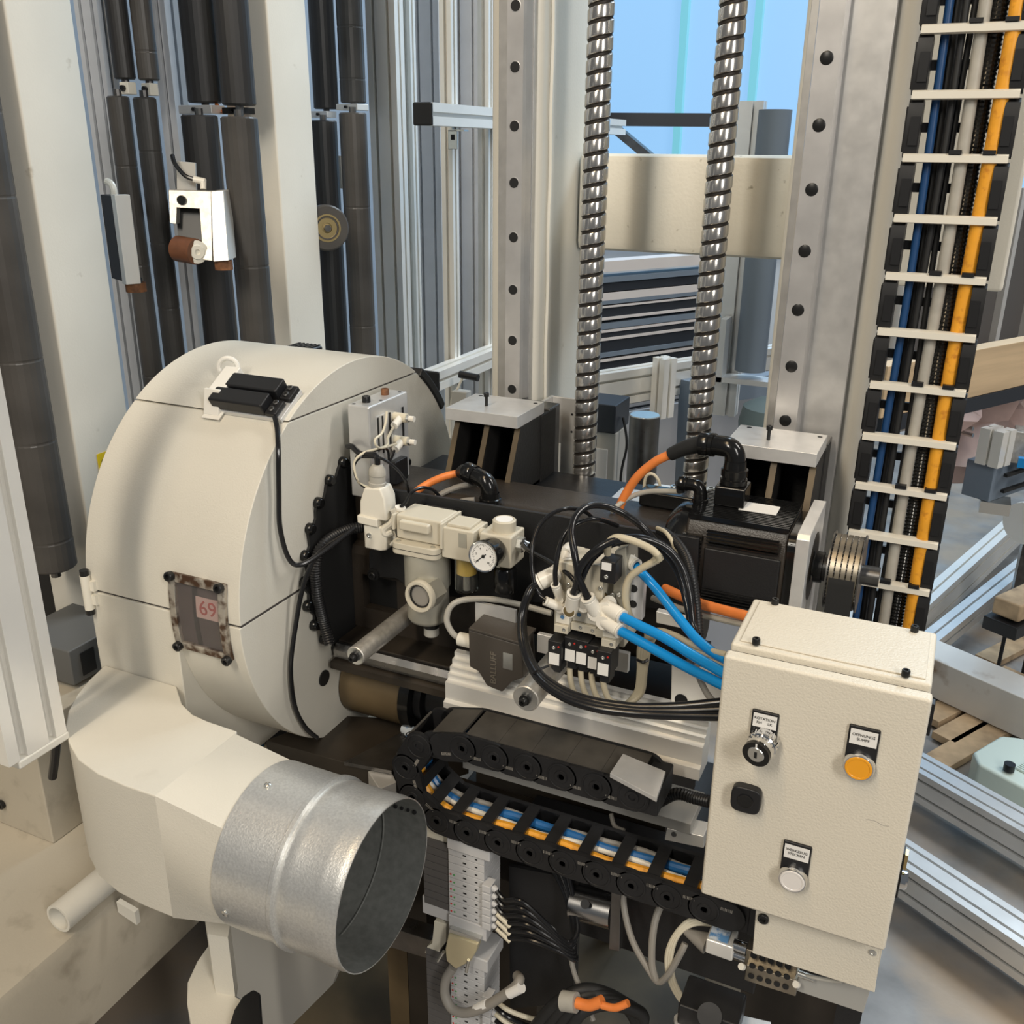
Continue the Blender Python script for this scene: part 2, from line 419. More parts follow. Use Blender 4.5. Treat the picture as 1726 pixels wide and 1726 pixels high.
# weld seam on the left column's flank
one('weld_seam', MB().tube([(-.616, 1.475 + .0015 * math.sin(k * 1.7), 1.2 + k * .05) for k in range(30)], .004, n=6, res=3), 'column_paint', 'vertical cream weld bead on the flank of the left machine column', 'weld')
cb = thing('cross_beam', 'cream painted hollow cross beam joining the two machine columns', 'beam', (-.43, 1.66, 1.49))
zt, zb = 1.643, 1.487
obj('beam_tube', MB().prism([(-.612, a, b) for a, b in [(x - 0, y) for x, y in [(1.60 + .0, zb + .014), (1.604, zb + .004), (1.614, zb), (1.706, zb), (1.72, zb + .014), (1.72, zt - .014), (1.706, zt), (1.614, zt), (1.604, zt - .004), (1.60, zt - .014)]]], (.36, 0, 0)), 'cream_rough', cb, angle=25)
# ================================================================== ball screws
def ball_screw(label, x, y, r, z0, z1, pitch, n=28):
    o = thing('ball_screw', label, 'ball screw', (x, y, z0))
    prof = [(0.0, 1.0), (.64, 1.0), (.70, .965), (.76, .90), (.88, .90), (.95, .965)]
    turns = int((z1 - z0) / pitch); m = len(prof); vs = []; fs = []; mi = []
    rows = turns * m + 1
    for j in range(rows):
        k, i = divmod(j, m); fr, rr = prof[i]
        for a in range(n + 1):
            t = 2 * PI * a / n; vs.append((x + r * rr * math.cos(t), y + r * rr * math.sin(t), z0 + (k + fr) * pitch + pitch * a / n))
    for j in range(rows - 1):
        for a in range(n):
            b = j * (n + 1) + a; fs.append((b, b + 1, b + n + 2, b + n + 1)); mi.append(1 if j % m in (2, 3, 4) else 0)
    mb = MB(); mb.v = [Vector(v) for v in vs]; mb.f = fs
    s = obj('threaded_shaft', mb, 'screw_steel', o, angle=30)
    s.data.materials.append(M['screw_groove'])
    s.data.polygons.foreach_set('material_index', mi)
    return o
ball_screw('polished ball screw standing nearer the left column, beside the cream flank', -.5195, 1.42, .0192, 1.02, 2.6, .0218)
sr = ball_screw('polished ball screw on the right, rising behind the servo motor connector', -.3335, 1.42, .0192, 1.10, 2.6, .0218)
nut = thing('ball_nut', 'steel ball nut flange with ring of bolts under the right ball screw', 'nut', (-.3335, 1.42, 1.10))
obj('flange', MB().lathe((-.3335, 1.42, 1.12), (0, 0, 1), [(.022, 0), (.05, 0), (.05, .012), (.030, .012), (.030, .024), (.022, .024)], 32, close=True), 'zinc', nut)
for k in range(8):
    a = 2 * PI * k / 8 + .3; b = MB(); bolt(b, (-.3335 + .041 * math.cos(a), 1.42 + .041 * math.sin(a), 1.132), (0, 0, 1), .007, .010); obj('flange_bolt', b, 'zinc', nut)
obj('nut_seat', MB().box((-.42, 1.36, 1.09), (-.25, 1.50, 1.12)), 'alu_white', nut, bevel=.002)

# ================================================================== far side post with spacer seen between the screws
p = P(1087, 700, Y=1.62)
one('steel_post', MB().lathe((p.x, p.y, 0), (0, 0, 1), [(0, 0), (.0275, 0), (.0275, p.z), (.0262, p.z + .0015), (0, p.z + .0015)], 28), 'steel_dark', 'thick dark round steel post with a bright turned top between the ball screws', 'post')
bpy.data.objects['steel_post'].data.materials.append(M['zinc'])
for pl in bpy.data.objects['steel_post'].data.polygons:
    if pl.normal.z > .6: pl.material_index = 1

# ================================================================== far bay, seen between the two columns
# dark handrail with brace in front of the windows
p0, p1 = P(1000, 201, Y=3.6), P(1262, 203, Y=3.75)
rl = thing('handrail', 'dark horizontal square rail with diagonal brace before the blue windows', 'rail', (p0.x, 3.6, 1.2))
obj('bar', MB().bar(p0, p1, .04, .045), 'dark_slate', rl); obj('brace', MB().bar(P(1005, 190, Y=3.62), P(1120, 285, Y=3.62), .045, .03), 'steel_dark', rl)
for q_ in (p0, p1): obj('post', MB().box((q_.x - .018, q_.y - .018, 0), (q_.x + .018, q_.y + .018, q_.z - .02)), 'dark_slate', rl)
# rack of dark slats
rk = thing('slat_rack', 'rack of dark horizontal slats and bright profiles behind the ball screws', 'rack', P(1120, 610, Y=2.9))
c0 = P(1135, 520, Y=2.9)
def onU(z, t, off=0): return Vector((c0.x, c0.y, z)) + DU * t + DV * off
zz = [(438, 16, 'pale_line'), (486, 11, 'pale_line'), (502, 3, 'pale_line'), (521, 4, 'pale_line'), (541, 4, 'pale_line'), (554, 4, 'pale_line'), (588, 4, 'pale_line'), (604, 3, 'pale_line'),
      (459, 8, 'blue_grey'), (495, 6, 'blue_grey'), (533, 9, 'blue_grey'), (579, 7, 'blue_grey'), (471, 14, 'dark_slate'), (511, 16, 'dark_slate'), (547, 9, 'dark_slate'), (566, 20, 'dark_slate'), (596, 13, 'dark_slate'), (612, 14, 'dark_slate')]
for y, h, m in zz:
    z = P(1135, y, Y=2.9).z; hh = h * 2.95 / 1560
    obj('slat' if m == 'dark_slate' else 'trim_strip', MB().bar(onU(z, -.42), onU(z, .33), .05 if m == 'dark_slate' else .06, hh), m, rk)
for t in (.18, .33): obj('upright', MB().bar(onU(.55, t, -.06), onU(1.42, t, -.06), .04, .05, up=DU), 'alu', rk)
obj('back_sheet', MB().bar(onU(.98, -.42, .12), onU(.98, .33, .12), .01, .62), 'dark_slate', rk)
# long alu beam in front of the rack, with a short post stub on it
q0, q1 = P(940, 672, Y=2.35), P(1320, 612, Y=2.75)
z = (P(1110, 640, Y=2.5)).z
b0 = P(1110, 640, Y=2.5)
one('alu_beam', extrude_profile(b0 - DU * .33, b0 + DU * .55, 1, 2, .045), 'alu_white', 'long two-slot aluminium beam running behind both ball screws', 'beam')
s = P(1120, 622, Y=2.44)
one('alu_stub', extrude_profile((s.x, s.y, z - .085), (s.x, s.y, z + .075), 1, 1, .045, up=DU), 'alu_white', 'short upright aluminium profile stub standing at the beam between the ball screws', 'profile')
one('dark_cap_beam', MB().bar(P(1212, 655, Y=2.45), P(1330, 655, Y=2.75) + Vector((0, 0, .02)), .05, .06), 'blue_grey', 'short blue-grey beam end behind the right machine column', 'beam')
# upright roller with alu post right of the right screw
p = P(1296, 300, Y=2.3)
pr = P(1262, 648, Y=2.28)
ro = thing('conveyor_roller', 'grey upright conveyor roller in a bracket between right screw and right column', 'roller', (p.x, p.y, pr.z))
obj('roller_tube', MB().cyl((p.x, p.y, pr.z + .03), (p.x, p.y, P(1300, 185, Y=2.3).z), .036, n=24), 'blue_grey', ro)
obj('roller_bracket', MB().box((p.x - .075, p.y - .03, pr.z), (p.x + .05, p.y + .03, pr.z + .012)).box((p.x - .075, p.y - .03, pr.z), (p.x - .06, p.y + .03, pr.z + .15)), 'alu', ro)
one('alu_post', extrude_profile((p.x - .075, p.y + .06, pr.z - .1), (p.x - .075, p.y + .06, P(1262, 185, Y=2.3).z + .02), 1, 2, .04, up=(1, 0, 0)), 'alu', 'upright aluminium post beside the grey roller, right of right ball screw', 'post')
one('dark_post', MB().box((p.x + .06, p.y, 0.0), (p.x + .12, p.y + .05, P(1318, 185, Y=2.3).z)), 'dark_slate', 'dark upright strip between the grey roller and the right column', 'post')
# ribbed panel under the alu beam
rp = thing('ribbed_panel', 'pale ribbed plastic panel low behind the dark steel post', 'panel', P(1110, 830, Y=2.6))
r0 = P(1110, 760, Y=2.62)
obj('panel_sheet', MB().bar(Vector((r0.x, r0.y, .48)) - DU * .40, Vector((r0.x, r0.y, .48)) + DU * .55, .01, .96), 'rib_panel', rp)
rib = obj('rib', MB().bar(Vector((r0.x, r0.y, .5)) - DU * .40 - DV * -.012, Vector((r0.x, r0.y, .5)) + DU * .55 - DV * -.012, .014, .008), 'rib_panel', rp)
for k in range(1, 30): dup(rib, (0, 0, .019 * k))
one('blue_upright', MB().bar(P(1165, 640, Y=2.55), P(1155, 840, Y=2.55), .05, .04, up=DU), 'blue_grey', 'narrow blue-grey upright in front of the ribbed panel', 'post')
bg_ = P(1272, 700, Y=2.15)
one('padded_sack', MB().lathe((bg_.x + .045, bg_.y, bg_.z - .16), (0, 0, 1), [(0, 0), (.03, .0), (.055, .05), (.075, .10), (.08, .15), (.072, .185), (.045, .2), (0, .205)], 20).cyl((bg_.x + .045, bg_.y, 0), (bg_.x + .045, bg_.y, bg_.z - .15), .02, n=12), 'bag_green', 'dark green-grey rounded cover low beside the right column', 'cover')
# small control housing left of the post, behind the left screw
h0 = P(1022, 700, Y=2.0)
hs = thing('junction_box', 'grey junction box with dark lid behind the left ball screw', 'box', (h0.x, h0.y, .0))
obj('lid', MB().box((h0.x - .09, h0.y - .04, h0.z - .03), (h0.x + .035, h0.y + .06, h0.z + .035)), 'dark_slate', hs, bevel=.003)
obj('housing', MB().box((h0.x - .09, h0.y - .03, .0), (h0.x + .035, h0.y + .05, h0.z - .031)), 'grey_plate', hs, bevel=.003)
for k in range(3): obj('cover_strip', MB().box((h0.x - .08 + k * .035, h0.y - .036, .8), (h0.x - .052 + k * .035, h0.y - .0301, h0.z - .07)), 'module_grey', hs)
one('sensor_wire', MB().tube([(h0.x + .04, h0.y, h0.z), (h0.x + .055, h0.y - .01, h0.z - .06), (h0.x + .045, h0.y - .01, h0.z - .14), (h0.x + .05, h0.y - .01, h0.z - .3)], .003, n=6), 'black_rubber', 'thin dark wire hanging beside the grey junction box', 'cable')

# ================================================================== right of the machine
one('cream_panel', MB().box((-.096, 1.66, P(1640, 490, Y=1.66).z), (P(1690, 490, Y=1.66).x, 1.69, 2.8)), 'cream', 'wide cream sheet panel hanging behind the upright cable chain', 'panel', bevel=.006)
# glazed door frames far right
dp = P(1700, 520, Y=3.2)
fw = thing('glazed_frame', 'dark glazed frame with grey bars in the right background', 'frame', (dp.x, dp.y, .9))
obj('pane', MB().bar(Vector((dp.x, dp.y, 1.25)) - DU * .6, Vector((dp.x, dp.y, 1.25)) + DU * 1.2, .01, .62), 'module_dark', fw)
for t in (-.55, -.32, -.06, .1, .4, .7): obj('bar', MB().bar(Vector((dp.x, dp.y, .95)) + DU * t - DV * -.0 - Vector((0, .02, 0)), Vector((dp.x, dp.y, 1.56)) + DU * t - Vector((0, .02, 0)), .03, .02, up=DU), 'alu', fw)
obj('sill', MB().bar(Vector((dp.x, dp.y - .02, .945)) - DU * .6, Vector((dp.x, dp.y - .02, .945)) + DU * 1.2, .05, .025), 'plinth', fw)
# wooden board and film
w0 = P(1690, 615, Y=2.6)
one('wooden_board', MB().bar(w0 - DU * .5, w0 + DU * .8, .04, .115), 'wood', 'pale wooden board spanning behind the cable chain at the right edge', 'board', bevel=.002)
w1 = w0 + Vector((0, .004, -.0755))
one('dark_rail', MB().bar(w1 - DU * .5, w1 + DU * .8, .05, .035), 'dark_slate', 'dark rail directly under the pale wooden board', 'rail')
fl = MB(); n = 14
f0 = P(1690, 700, Y=2.9)
vs = []
for i in range(n + 1):
    for j in range(7):
        t = i / n; b_ = Vector((f0.x, f0.y, f0.z + .14 - .1 * j * 1.0 * .5)) + DU * (t - .5) * .75 + DV * (.05 * math.sin(t * 17 + j) + .03 * math.sin(j * 2 + t * 5)); vs.append(b_)
fl.add(vs, [(i * 7 + j, (i + 1) * 7 + j, (i + 1) * 7 + j + 1, i * 7 + j + 1) for i in range(n) for j in range(6)])
one('plastic_film', fl, 'pink_film', 'crumpled brownish-pink plastic film hanging under the wooden board', 'film')
# alu fixture with dark box beam (far right, mid height)
a0 = P(1682, 770, Y=2.6)
fx = thing('fixture_stand', 'aluminium fixture on dark box beam at the right edge above floor rails', 'fixture', (a0.x, a0.y, .5))
zt_ = P(1682, 722, Y=2.6).z; zm = P(1682, 783, Y=2.6).z; zl = P(1682, 845, Y=2.6).z
obj('profile_post', extrude_profile((a0.x - .01, a0.y, zm), (a0.x - .01, a0.y, zt_), 1, 1, .06, up=DU), 'alu_white', fx)
obj('box_beam', MB().bar(Vector((a0.x - .035, a0.y, (zm + zl) / 2)), Vector((a0.x - .035, a0.y, (zm + zl) / 2)) + DU * 1.0, .075, zm - zl), 'blue_grey', fx, bevel=.002)
for k in (0, 1): obj('groove', MB().bar(Vector((a0.x + .0, a0.y - .0405 + 0, zl + (zm - zl) * (.28 + .44 * k))) + DU * .05, Vector((a0.x + .0, a0.y - .0405, zl + (zm - zl) * (.28 + .44 * k))) + DU * .9, .01, .008), 'ink', fx)
obj('foot', MB().box((a0.x - .02, a0.y - .02, zl - .03), (a0.x + .05, a0.y + .05, zl)), 'zinc', fx)
obj('clamp', MB().box((a0.x + .03, a0.y + .03, zm), (a0.x + .12, a0.y + .1, zt_ - .01)), 'alu_cast', fx, bevel=.003)
obj('blue_pad', MB().box((a0.x + .045, a0.y - .02, zm + .004), (a0.x + .075, a0.y + .0, zm + .028)), 'tube_blue', fx)
for k in range(3):
    q = P(1640, 712 + 11 * k, Y=2.7); one('guide_rod', MB().cyl(q - DV * -.0, q + DV * .35 + Vector((0, 0, 0)), .006, n=8), 'zinc', ['topmost of three thin bright rods left of the aluminium fixture', 'middle of three thin bright rods left of the aluminium fixture', 'lowest of three thin bright rods left of the aluminium fixture'][k], 'rod', 'thin bright rods behind the cable chain')
# floor rails on the right
def floor_rail(pa, pb, a, b, m, label, d=None, ext=(.6, 1.2), zc=None, material='alu'):
    A, B = P(*pa, Z=zc), P(*pb, Z=zc); dd = (B - A).normalized()
    return one('floor_profile', extrude_profile(A - dd * ext[0], B + dd * ext[1], a, b, m), material, label, 'profile', 'aluminium profiles of the conveyor frame on the floor')
floor_rail((1545, 1478), (1720, 1596), 2, 2, .044, 'lowest silver aluminium floor profile, right of the control box bottom', zc=.10, ext=(.35, .8))
floor_rail((1565, 1318), (1715, 1405), 2, 2, .044, 'silver aluminium floor profile level with the amber button, right of the control box', zc=.10, ext=(.4, .8))
one('white_beam', MB().bar(P(1560, 1118, Z=.1) - hdir(118) * .5, P(1740, 1200, Z=.1) + hdir(118) * .4, .13, .13), 'stained_beam', 'wide stained white beam lying right of the control box top', 'beam', bevel=.004)
for y0_, y1_, m_, k_, lb in ((1010, 905, .05, (1, 2), 'pale grooved aluminium profile crossing behind the lower cable chain, far one'), (1072, 985, .05, (1, 1), 'bluish aluminium profile on the floor behind the control box top right')):
    A, B = P(1560, y0_ + 20, Z=.12), P(1735, y1_ - 35, Z=.12); d_ = (B - A).normalized()
    one('floor_profile', extrude_profile(A - d_ * .8, B + d_ * .8, k_[0], k_[1], m_ * 1.25), 'alu_white' if y0_ < 1050 else 'alu', lb, 'profile', 'aluminium profiles of the conveyor frame on the floor')
# timber pieces between the floor rails
for k, (px, py, L_) in enumerate(((1640, 1172, .5), (1668, 1204, .5), (1650, 1246, .45), (1700, 1095, .3), (1598, 1142, .30))):
    c = P(px, py, Z=.02); one('pallet_board', MB().bar(c - DU * L_ / 2 + Vector((0, 0, 0)), c + DU * L_ / 2, .075, .024), 'pallet_wood', ['brown timber slat below the white beam, second from the left', 'brown timber slat below the white beam, third from the left', 'front brown timber slat lying nearest the floor profile', 'brown timber slat behind the white beam at the right edge', 'leftmost brown timber slat beside the control box'][k], 'board', 'brown timber slats among the floor profiles', bevel=.002)
c = P(1698, 1052, Z=.25)
fb = thing('black_block', 'dark block with wood lump on wire legs at the right edge', 'block', (c.x, c.y, 0))
obj('tray', MB().bar(c - DU * .05, c + DU * .25, .11, .045), 'black_plastic', fb, bevel=.004); obj('wood_lump', MB().bar(c - DU * .03 + Vector((0, 0, .06)), c + DU * .22 + Vector((0, 0, .06)), .09, .06), 'pallet_wood', fb, bevel=.008)
for t in (0, .18): obj('wire_leg', MB().cyl(c + DU * t + Vector((0, 0, -.02)), Vector((c.x, c.y, 0)) + DU * t, .006, n=8), 'bolt_black', fb)
c = P(1722, 870, Z=.45)
mt = thing('round_motor', 'pale round ribbed motor end cut by the right edge', 'motor', (c.x, c.y, 0))
obj('motor_body', MB().cyl(c + Vector((.06, 0, 0)) - DU * .07, c + Vector((.06, 0, 0)) + DU * .1, .06, n=24), 'blue_grey', mt)
obj('motor_flange', MB().cyl(c + Vector((.05, 0, 0)) - DU * .09, c + Vector((.05, 0, 0)) - DU * .07, .075, n=24), 'alu_white', mt)
obj('motor_foot', MB().box((c.x + .02, c.y - .03, 0), (c.x + .1, c.y + .05, c.z - .05)), 'steel_dark', mt)
c = P(1700, 1290, Z=.12)
mp = thing('mint_cover', 'mint-white rounded cover with ribbed insert at the right edge', 'cover', (c.x, c.y, 0))
obj('shell', MB().prism([Vector((c.x, c.y, 0)) + DU * a + DV * b for a, b in ((-.06, -.25), (.16, -.25), (.16, .05), (.12, .09), (-.02, .09), (-.06, .05))], (0, 0, .12)), 'mint', mp, bevel=.01)
rb_ = obj('rib', MB().bar(Vector((c.x, c.y, .124)) + DU * 0 - DV * .2, Vector((c.x, c.y, .124)) + DU * 0 - DV * .02, .004, .006), 'mint', mp)
for k in range(1, 10): dup(rb_, tuple(DU * .009 * k))
obj('knob', MB().cyl((c.x, c.y, .12), (c.x, c.y, .15), .02, n=16).v and MB().cyl(P(1700, 1298, Z=.125), P(1700, 1298, Z=.125) + Vector((0, 0, .02)), .014, n=16), 'black_plastic', mp)
# ================================================================== left side: frame columns, rollers, profiles
def PD(x, y, d):
    """point seen at pixel (x, y) at optical depth d"""
    return CAM + c2w(Vector(((x - 863) / FPX, (y - 863) / FPX, 1))) * d
zE = P(100, 1597, X=-1.02).z; zL = P(250, 1637, X=-1.02).z
one('frame_post', post(-1.42, -1.30, 1.085, 1.206, zE, 2.8, .004), 'column_paint', 'cream square frame post left of the round guard, carrying the yellow warning sticker', 'post')
one('frame_post', post(-1.42, -1.30, 1.680, 1.806, zE, 2.8, .004), 'column_paint', 'cream square frame post rising behind the middle of the round guard', 'post')
st = thing('warning_sticker', 'yellow warning triangle sticker on the left frame post', 'sticker', P(175, 790, X=-1.299))
a, b = P(163, 766, X=-1.2992), P(190, 800, X=-1.2992)
obj('sticker_sheet', MB().box((-1.2996, a.y, b.z), (-1.2988, b.y + .012, a.z)), 'yellow', st)
cy_, cz_ = P(174, 783, X=-1.298).y, (a.z + b.z) / 2
tri = [(cy_ - .0105, cz_ - .010), (cy_ + .0105, cz_ - .010), (cy_, cz_ + .011)]
obj('triangle', MB().prism([(-1.2986, y, z) for y, z in tri], (.0003, 0, 0)), 'ink', st)
obj('triangle_field', MB().prism([(-1.2982, cy_ + (y - cy_) * .68, cz_ - .002 + (z - cz_) * .66) for y, z in tri], (.0003, 0, 0)), 'yellow', st)
obj('pictogram', MB().box((-1.2978, cy_ - .0035, cz_ - .008), (-1.2975, cy_ + .0035, cz_ + .003)), 'ink', st)

# ---- upright rollers
def roller(px, py, d, r, ya, yb, label, material='roller_rubber', rings=True, pin=True):
    """upright roller; ya/yb photo rows of its upper and lower end on the axis line"""
    c = PD(px, py, d)
    def zrow(y):
        # z on the vertical axis line through c that shows in photo row y
        lo, hi = -1., 6.
        for _ in range(40):
            m = (lo + hi) / 2; v = Vector((c.x, c.y, m)) - CAM; cc = Vector((AX.x, AX.y, AX.z)) 
            w = AX * v.x + AY * v.y + AZ * v.z
            yy = 863 + FPX * w.y / w.z
            if yy > y: lo = m
            else: hi = m
        return lo
    z1 = zrow(ya) if ya > -200 else 2.75; z0 = zrow(yb) if yb != 700 else zE + .018
    t = thing('conveyor_roller', label, 'roller', (c.x, c.y, z0), 'upright rubber rollers of the conveyor wall')
    prof = [(0, 0), (r - .003, 0), (r, .003)]; L_ = z1 - z0
    k = 0; zc = .05
    while zc < L_ - .05 and rings and material == 'roller_worn':
        prof += [(r, zc), (r - .0006, zc + .002), (r - .0006, zc + .004), (r, zc + .006)]; zc += .10 + .22 * random.random()
    prof += [(r, L_ - .003), (r - .003, L_), (0, L_)]
    obj('sleeve', MB().lathe((c.x, c.y, z0), (0, 0, 1), prof, 24), material, t, angle=8)
    if pin: obj('axle', MB().cyl((c.x, c.y, z0 - .018), (c.x, c.y, z1 + .012), .008, n=10), 'steel_dark', t)
    return t
roller(12, 500, 1.47, .0365, -999, 955, 'large dark roller at the left edge ending above the black gap', 'roller_worn')
roller(6, 800, 1.75, .03, -999, 962, 'dark roller half cut off by the left edge')
roller(202, 60, 1.92, .021, -999, 134, 'thin black upper roller left of a white clip, beside the left post')
roller(243, 60, 1.92, .021, -999, 136, 'thin grey upper roller above the right white clip', 'roller_worn')
roller(222, 350, 1.90, .021, 162, 700, 'thin dark lower roller with scuffed sleeve behind the left clamp block', 'roller_worn')
roller(265, 350, 1.86, .021, 164, 700, 'thin worn lower roller between the two aluminium clamp blocks', 'roller_worn')
roller(338, 90, 1.93, .034, -999, 174, 'thick black upper roller, left of a pair before the middle post')
roller(396, 90, 1.82, .0325, -999, 178, 'thick dark upper roller, right of a pair against the middle post')
roller(356, 400, 1.90, .034, 194, 700, 'thick dark lower roller behind the C-shaped clamp')
roller(420, 400, 1.78, .0325, 197, 700, 'thick grey lower roller touching the middle post', 'roller_worn')
roller(545, 90, 2.35, .031, -999, 184, 'black upper roller just right of the middle post')
roller(592, 90, 2.30, .031, -999, 174, 'grey upper roller beside the wide aluminium profile', 'roller_worn')
roller(556, 400, 2.32, .031, 203, 700, 'black lower roller behind the brown wheel')
roller(604, 400, 2.26, .031, 190, 700, 'grey banded lower roller beside the wide aluminium profile', 'roller_worn')
# roller bearings between the upper and lower rows
def clip(px, py, d, sx, sy, sz, m, label, dark=None, cat='clip'):
    c = PD(px, py, d)
    t = thing('bearing_clip', label, cat, c)
    obj('clip_block', MB().cbox(c, (sx, sy, sz)), m, t, bevel=.0015)
    obj('clip_bolt', MB().cyl(c + Vector((0, -sy / 2, 0)), c + Vector((0, -sy / 2 - .006, 0)), sz * .25, n=10), 'bolt_black', t)
clip(216, 149, 1.86, .022, .022, .022, 'plastic_white', 'left white bearing clip between thin rollers')
clip(253, 151, 1.84, .022, .022, .022, 'plastic_white', 'right white bearing clip between thin rollers')
clip(340, 185, 1.93, .085, .04, .016, 'alu', 'silver bearing bracket left of the orange spot between thick rollers')
clip(402, 187, 1.89, .05, .04, .012, 'bolt_black', 'black bearing bracket right of the orange spot between thick rollers')
clip(545, 193, 2.33, .05, .04, .014, 'alu', 'silver bearing bracket between black rollers right of the middle post')
clip(594, 181, 2.28, .06, .05, .014, 'alu_white', 'pale bearing bracket between grey rollers by the wide profile')
oc = PD(374, 186, 1.93)
one('orange_cord', MB().tube([oc + Vector((-.03, .02, .012)), oc, oc + Vector((.02, -.01, -.004)), oc + Vector((.05, .02, .002))], .004, n=6), 'cable_orange', 'short orange cord end between the thick rollers', 'cord')
# ---- upright aluminium profiles of the conveyor wall
def vprofile(px, py, d, a, b, m, label, z0=None, z1=2.8, mt='alu_satin', up=(0, 1, 0)):
    c = PD(px, py, d); z0 = zE
    return one('alu_upright', extrude_profile((c.x, c.y, z0), (c.x, c.y, z1), a, b, m, up=up), mt, label, 'profile', 'upright aluminium profiles of the conveyor wall')
vprofile(166, 100, 2.02, 2, 1, .032, 'dark-shaded aluminium upright directly right of the left frame post')
vprofile(286, 100, 2.05, 1, 1, .042, 'mauve-tinted aluminium upright between thin and thick rollers')
vprofile(312, 300, 2.22, 1, 1, .030, 'narrow bluish aluminium upright left of the thick rollers')
vprofile(238, 560, 2.32, 1, 1, .034, 'pale blue upright seen low between the thin rollers')
vprofile(652, 150, 2.45, 1, 2, .042, 'wide grooved aluminium upright right of the grey rollers', up=(1, 0, 0), mt='alu_white')
vprofile(690, 150, 2.52, 1, 1, .028, 'bright narrow upright at the right flank of the wide grooved one', mt='alu_white')
vprofile(729, 400, 2.95, 1, 2, .045, 'bluish flat upright behind the capped frame bars', up=(1, 0, 0))
vprofile(793, 400, 3.00, 1, 2, .045, 'bluish speckled upright just left of the rail column', up=(1, 0, 0))
one('wall_sheet', MB().box((-2.35, 1.0, .3), (-2.33, 4.6, 2.9)), 'far_sheet', 'pale sheet wall standing behind the conveyor rollers', 'panel')
# ---- capped frame bars
cA = PD(714, 192, 2.06)
fr = one('frame_bar', extrude_profile(cA, cA + Vector((0, 1.3, 0)), 1, 1, .046, sw=.009), 'alu_white', 'upper horizontal aluminium bar with black end cap left of the rail column', 'bar')
for px_, lb in ((760, 'white slim upright with angle bracket under the upper capped bar'), (819, 'white upright half hidden behind the rail column')):
    q = P(px_, 400, X=cA.x - .0385); one('alu_upright', extrude_profile((q.x, q.y, zE), (q.x, q.y, 2.8), 1, 1, .030, up=(0, 1, 0)), 'alu_white', lb, 'profile', 'upright aluminium profiles of the conveyor wall')
def cap_at(c, parent): obj('end_cap', MB().box((c.x - .0235, c.y - .008, c.z - .0235), (c.x + .0235, c.y + .001, c.z + .0235)), 'black_plastic', parent, bevel=.004)
cap_at(cA, fr)
cB = P(727, 641, Y=cA.y + .02)
fr2 = one('frame_bar', extrude_profile(cB, cB + Vector((0, 1.3, 0)), 1, 1, .046, sw=.009), 'alu_white', 'lower horizontal aluminium bar with black end cap above the left bracket plate', 'bar')
cap_at(cB, fr2)
ab = P(764, 236, X=cA.x - .022)
br = thing('angle_bracket', 'small zinc angle bracket under the upper capped bar', 'bracket', ab)
obj('plate', MB().box((ab.x - .012, ab.y - .004, ab.z - .02), (ab.x + .012, ab.y, ab.z + .022)), 'zinc', br, bevel=.001)
obj('flange', MB().box((ab.x - .012, ab.y - .004, ab.z + .019), (ab.x + .03, ab.y + .02, ab.z + .0225)), 'zinc', br)
obj('slot', MB().box((ab.x - .004, ab.y - .0045, ab.z), (ab.x + .006, ab.y - .004, ab.z + .012)), 'ink', br)
# sensor and leads under the lower bar
sp = PD(806, 637, 2.3)
one('proximity_sensor', MB().cyl(sp, sp + Vector((-.05, 0, .004)), .009, n=12), 'black_plastic', 'small black sensor under the lower capped bar', 'sensor')
one('white_lead', MB().tube([sp + Vector((-.04, 0, 0)), sp + Vector((-.055, 0, -.03)), sp + Vector((-.075, 0, -.07)), sp + Vector((-.08, 0, -.16))], .003, n=6), 'plastic_white', 'thin white lead running down from the black sensor', 'cable')
bx_ = PD(790, 670, 2.32)
one('switch_block', MB().cbox(bx_ + Vector((-.02, 0, -.02)), (.04, .03, .07)), 'grey_plate', 'small grey switch block behind the left bracket plate', 'switch', bevel=.002)

# ---- aluminium clamp blocks
def clamp_left():
    c = PD(222, 400, 1.68)
    t = thing('clamp_block', 'aluminium clamp block with dark side, hanging left of the worn rollers', 'clamp', (c.x, c.y, c.z - .08))
    M4 = frameM(c, hdir(-65 + 0) * -1, (0, 0, 1))
    obj('front_plate', MB().box((-.002, -.026, -.078), (.018, .0, .072), M4), 'alu_white', t, bevel=.001)
    obj('side_plate', MB().box((-.055, -.026, -.074), (-.0021, -.001, .070), M4), 'black_plate', t, bevel=.001)
    obj('foot', MB().cyl(c + Vector((-.005, .0, -.078)), c + Vector((-.005, .0, -.094)), .018, n=20), 'rust', t)
    obj('foot_collar', MB().cyl(c + Vector((-.005, .0, -.070)), c + Vector((-.005, .0, -.079)), .012, n=16), 'bolt_black', t)
    up_ = PD(166, 100, 2.02); obj('mount_arm', MB().bar(c + Vector((-.03, .02, .03)), Vector((up_.x, up_.y - .02, c.z + .03)), .02, .03), 'bolt_black', t)
    e = PD(191, 318, 1.66)
    obj('elbow_fitting', MB().tube([e + Vector((0, 0, -.012)), e, e + Vector((-.004, .0, .008)), e + Vector((-.014, 0, .012))], .006, n=10), 'fitting_white', t)
clamp_left()
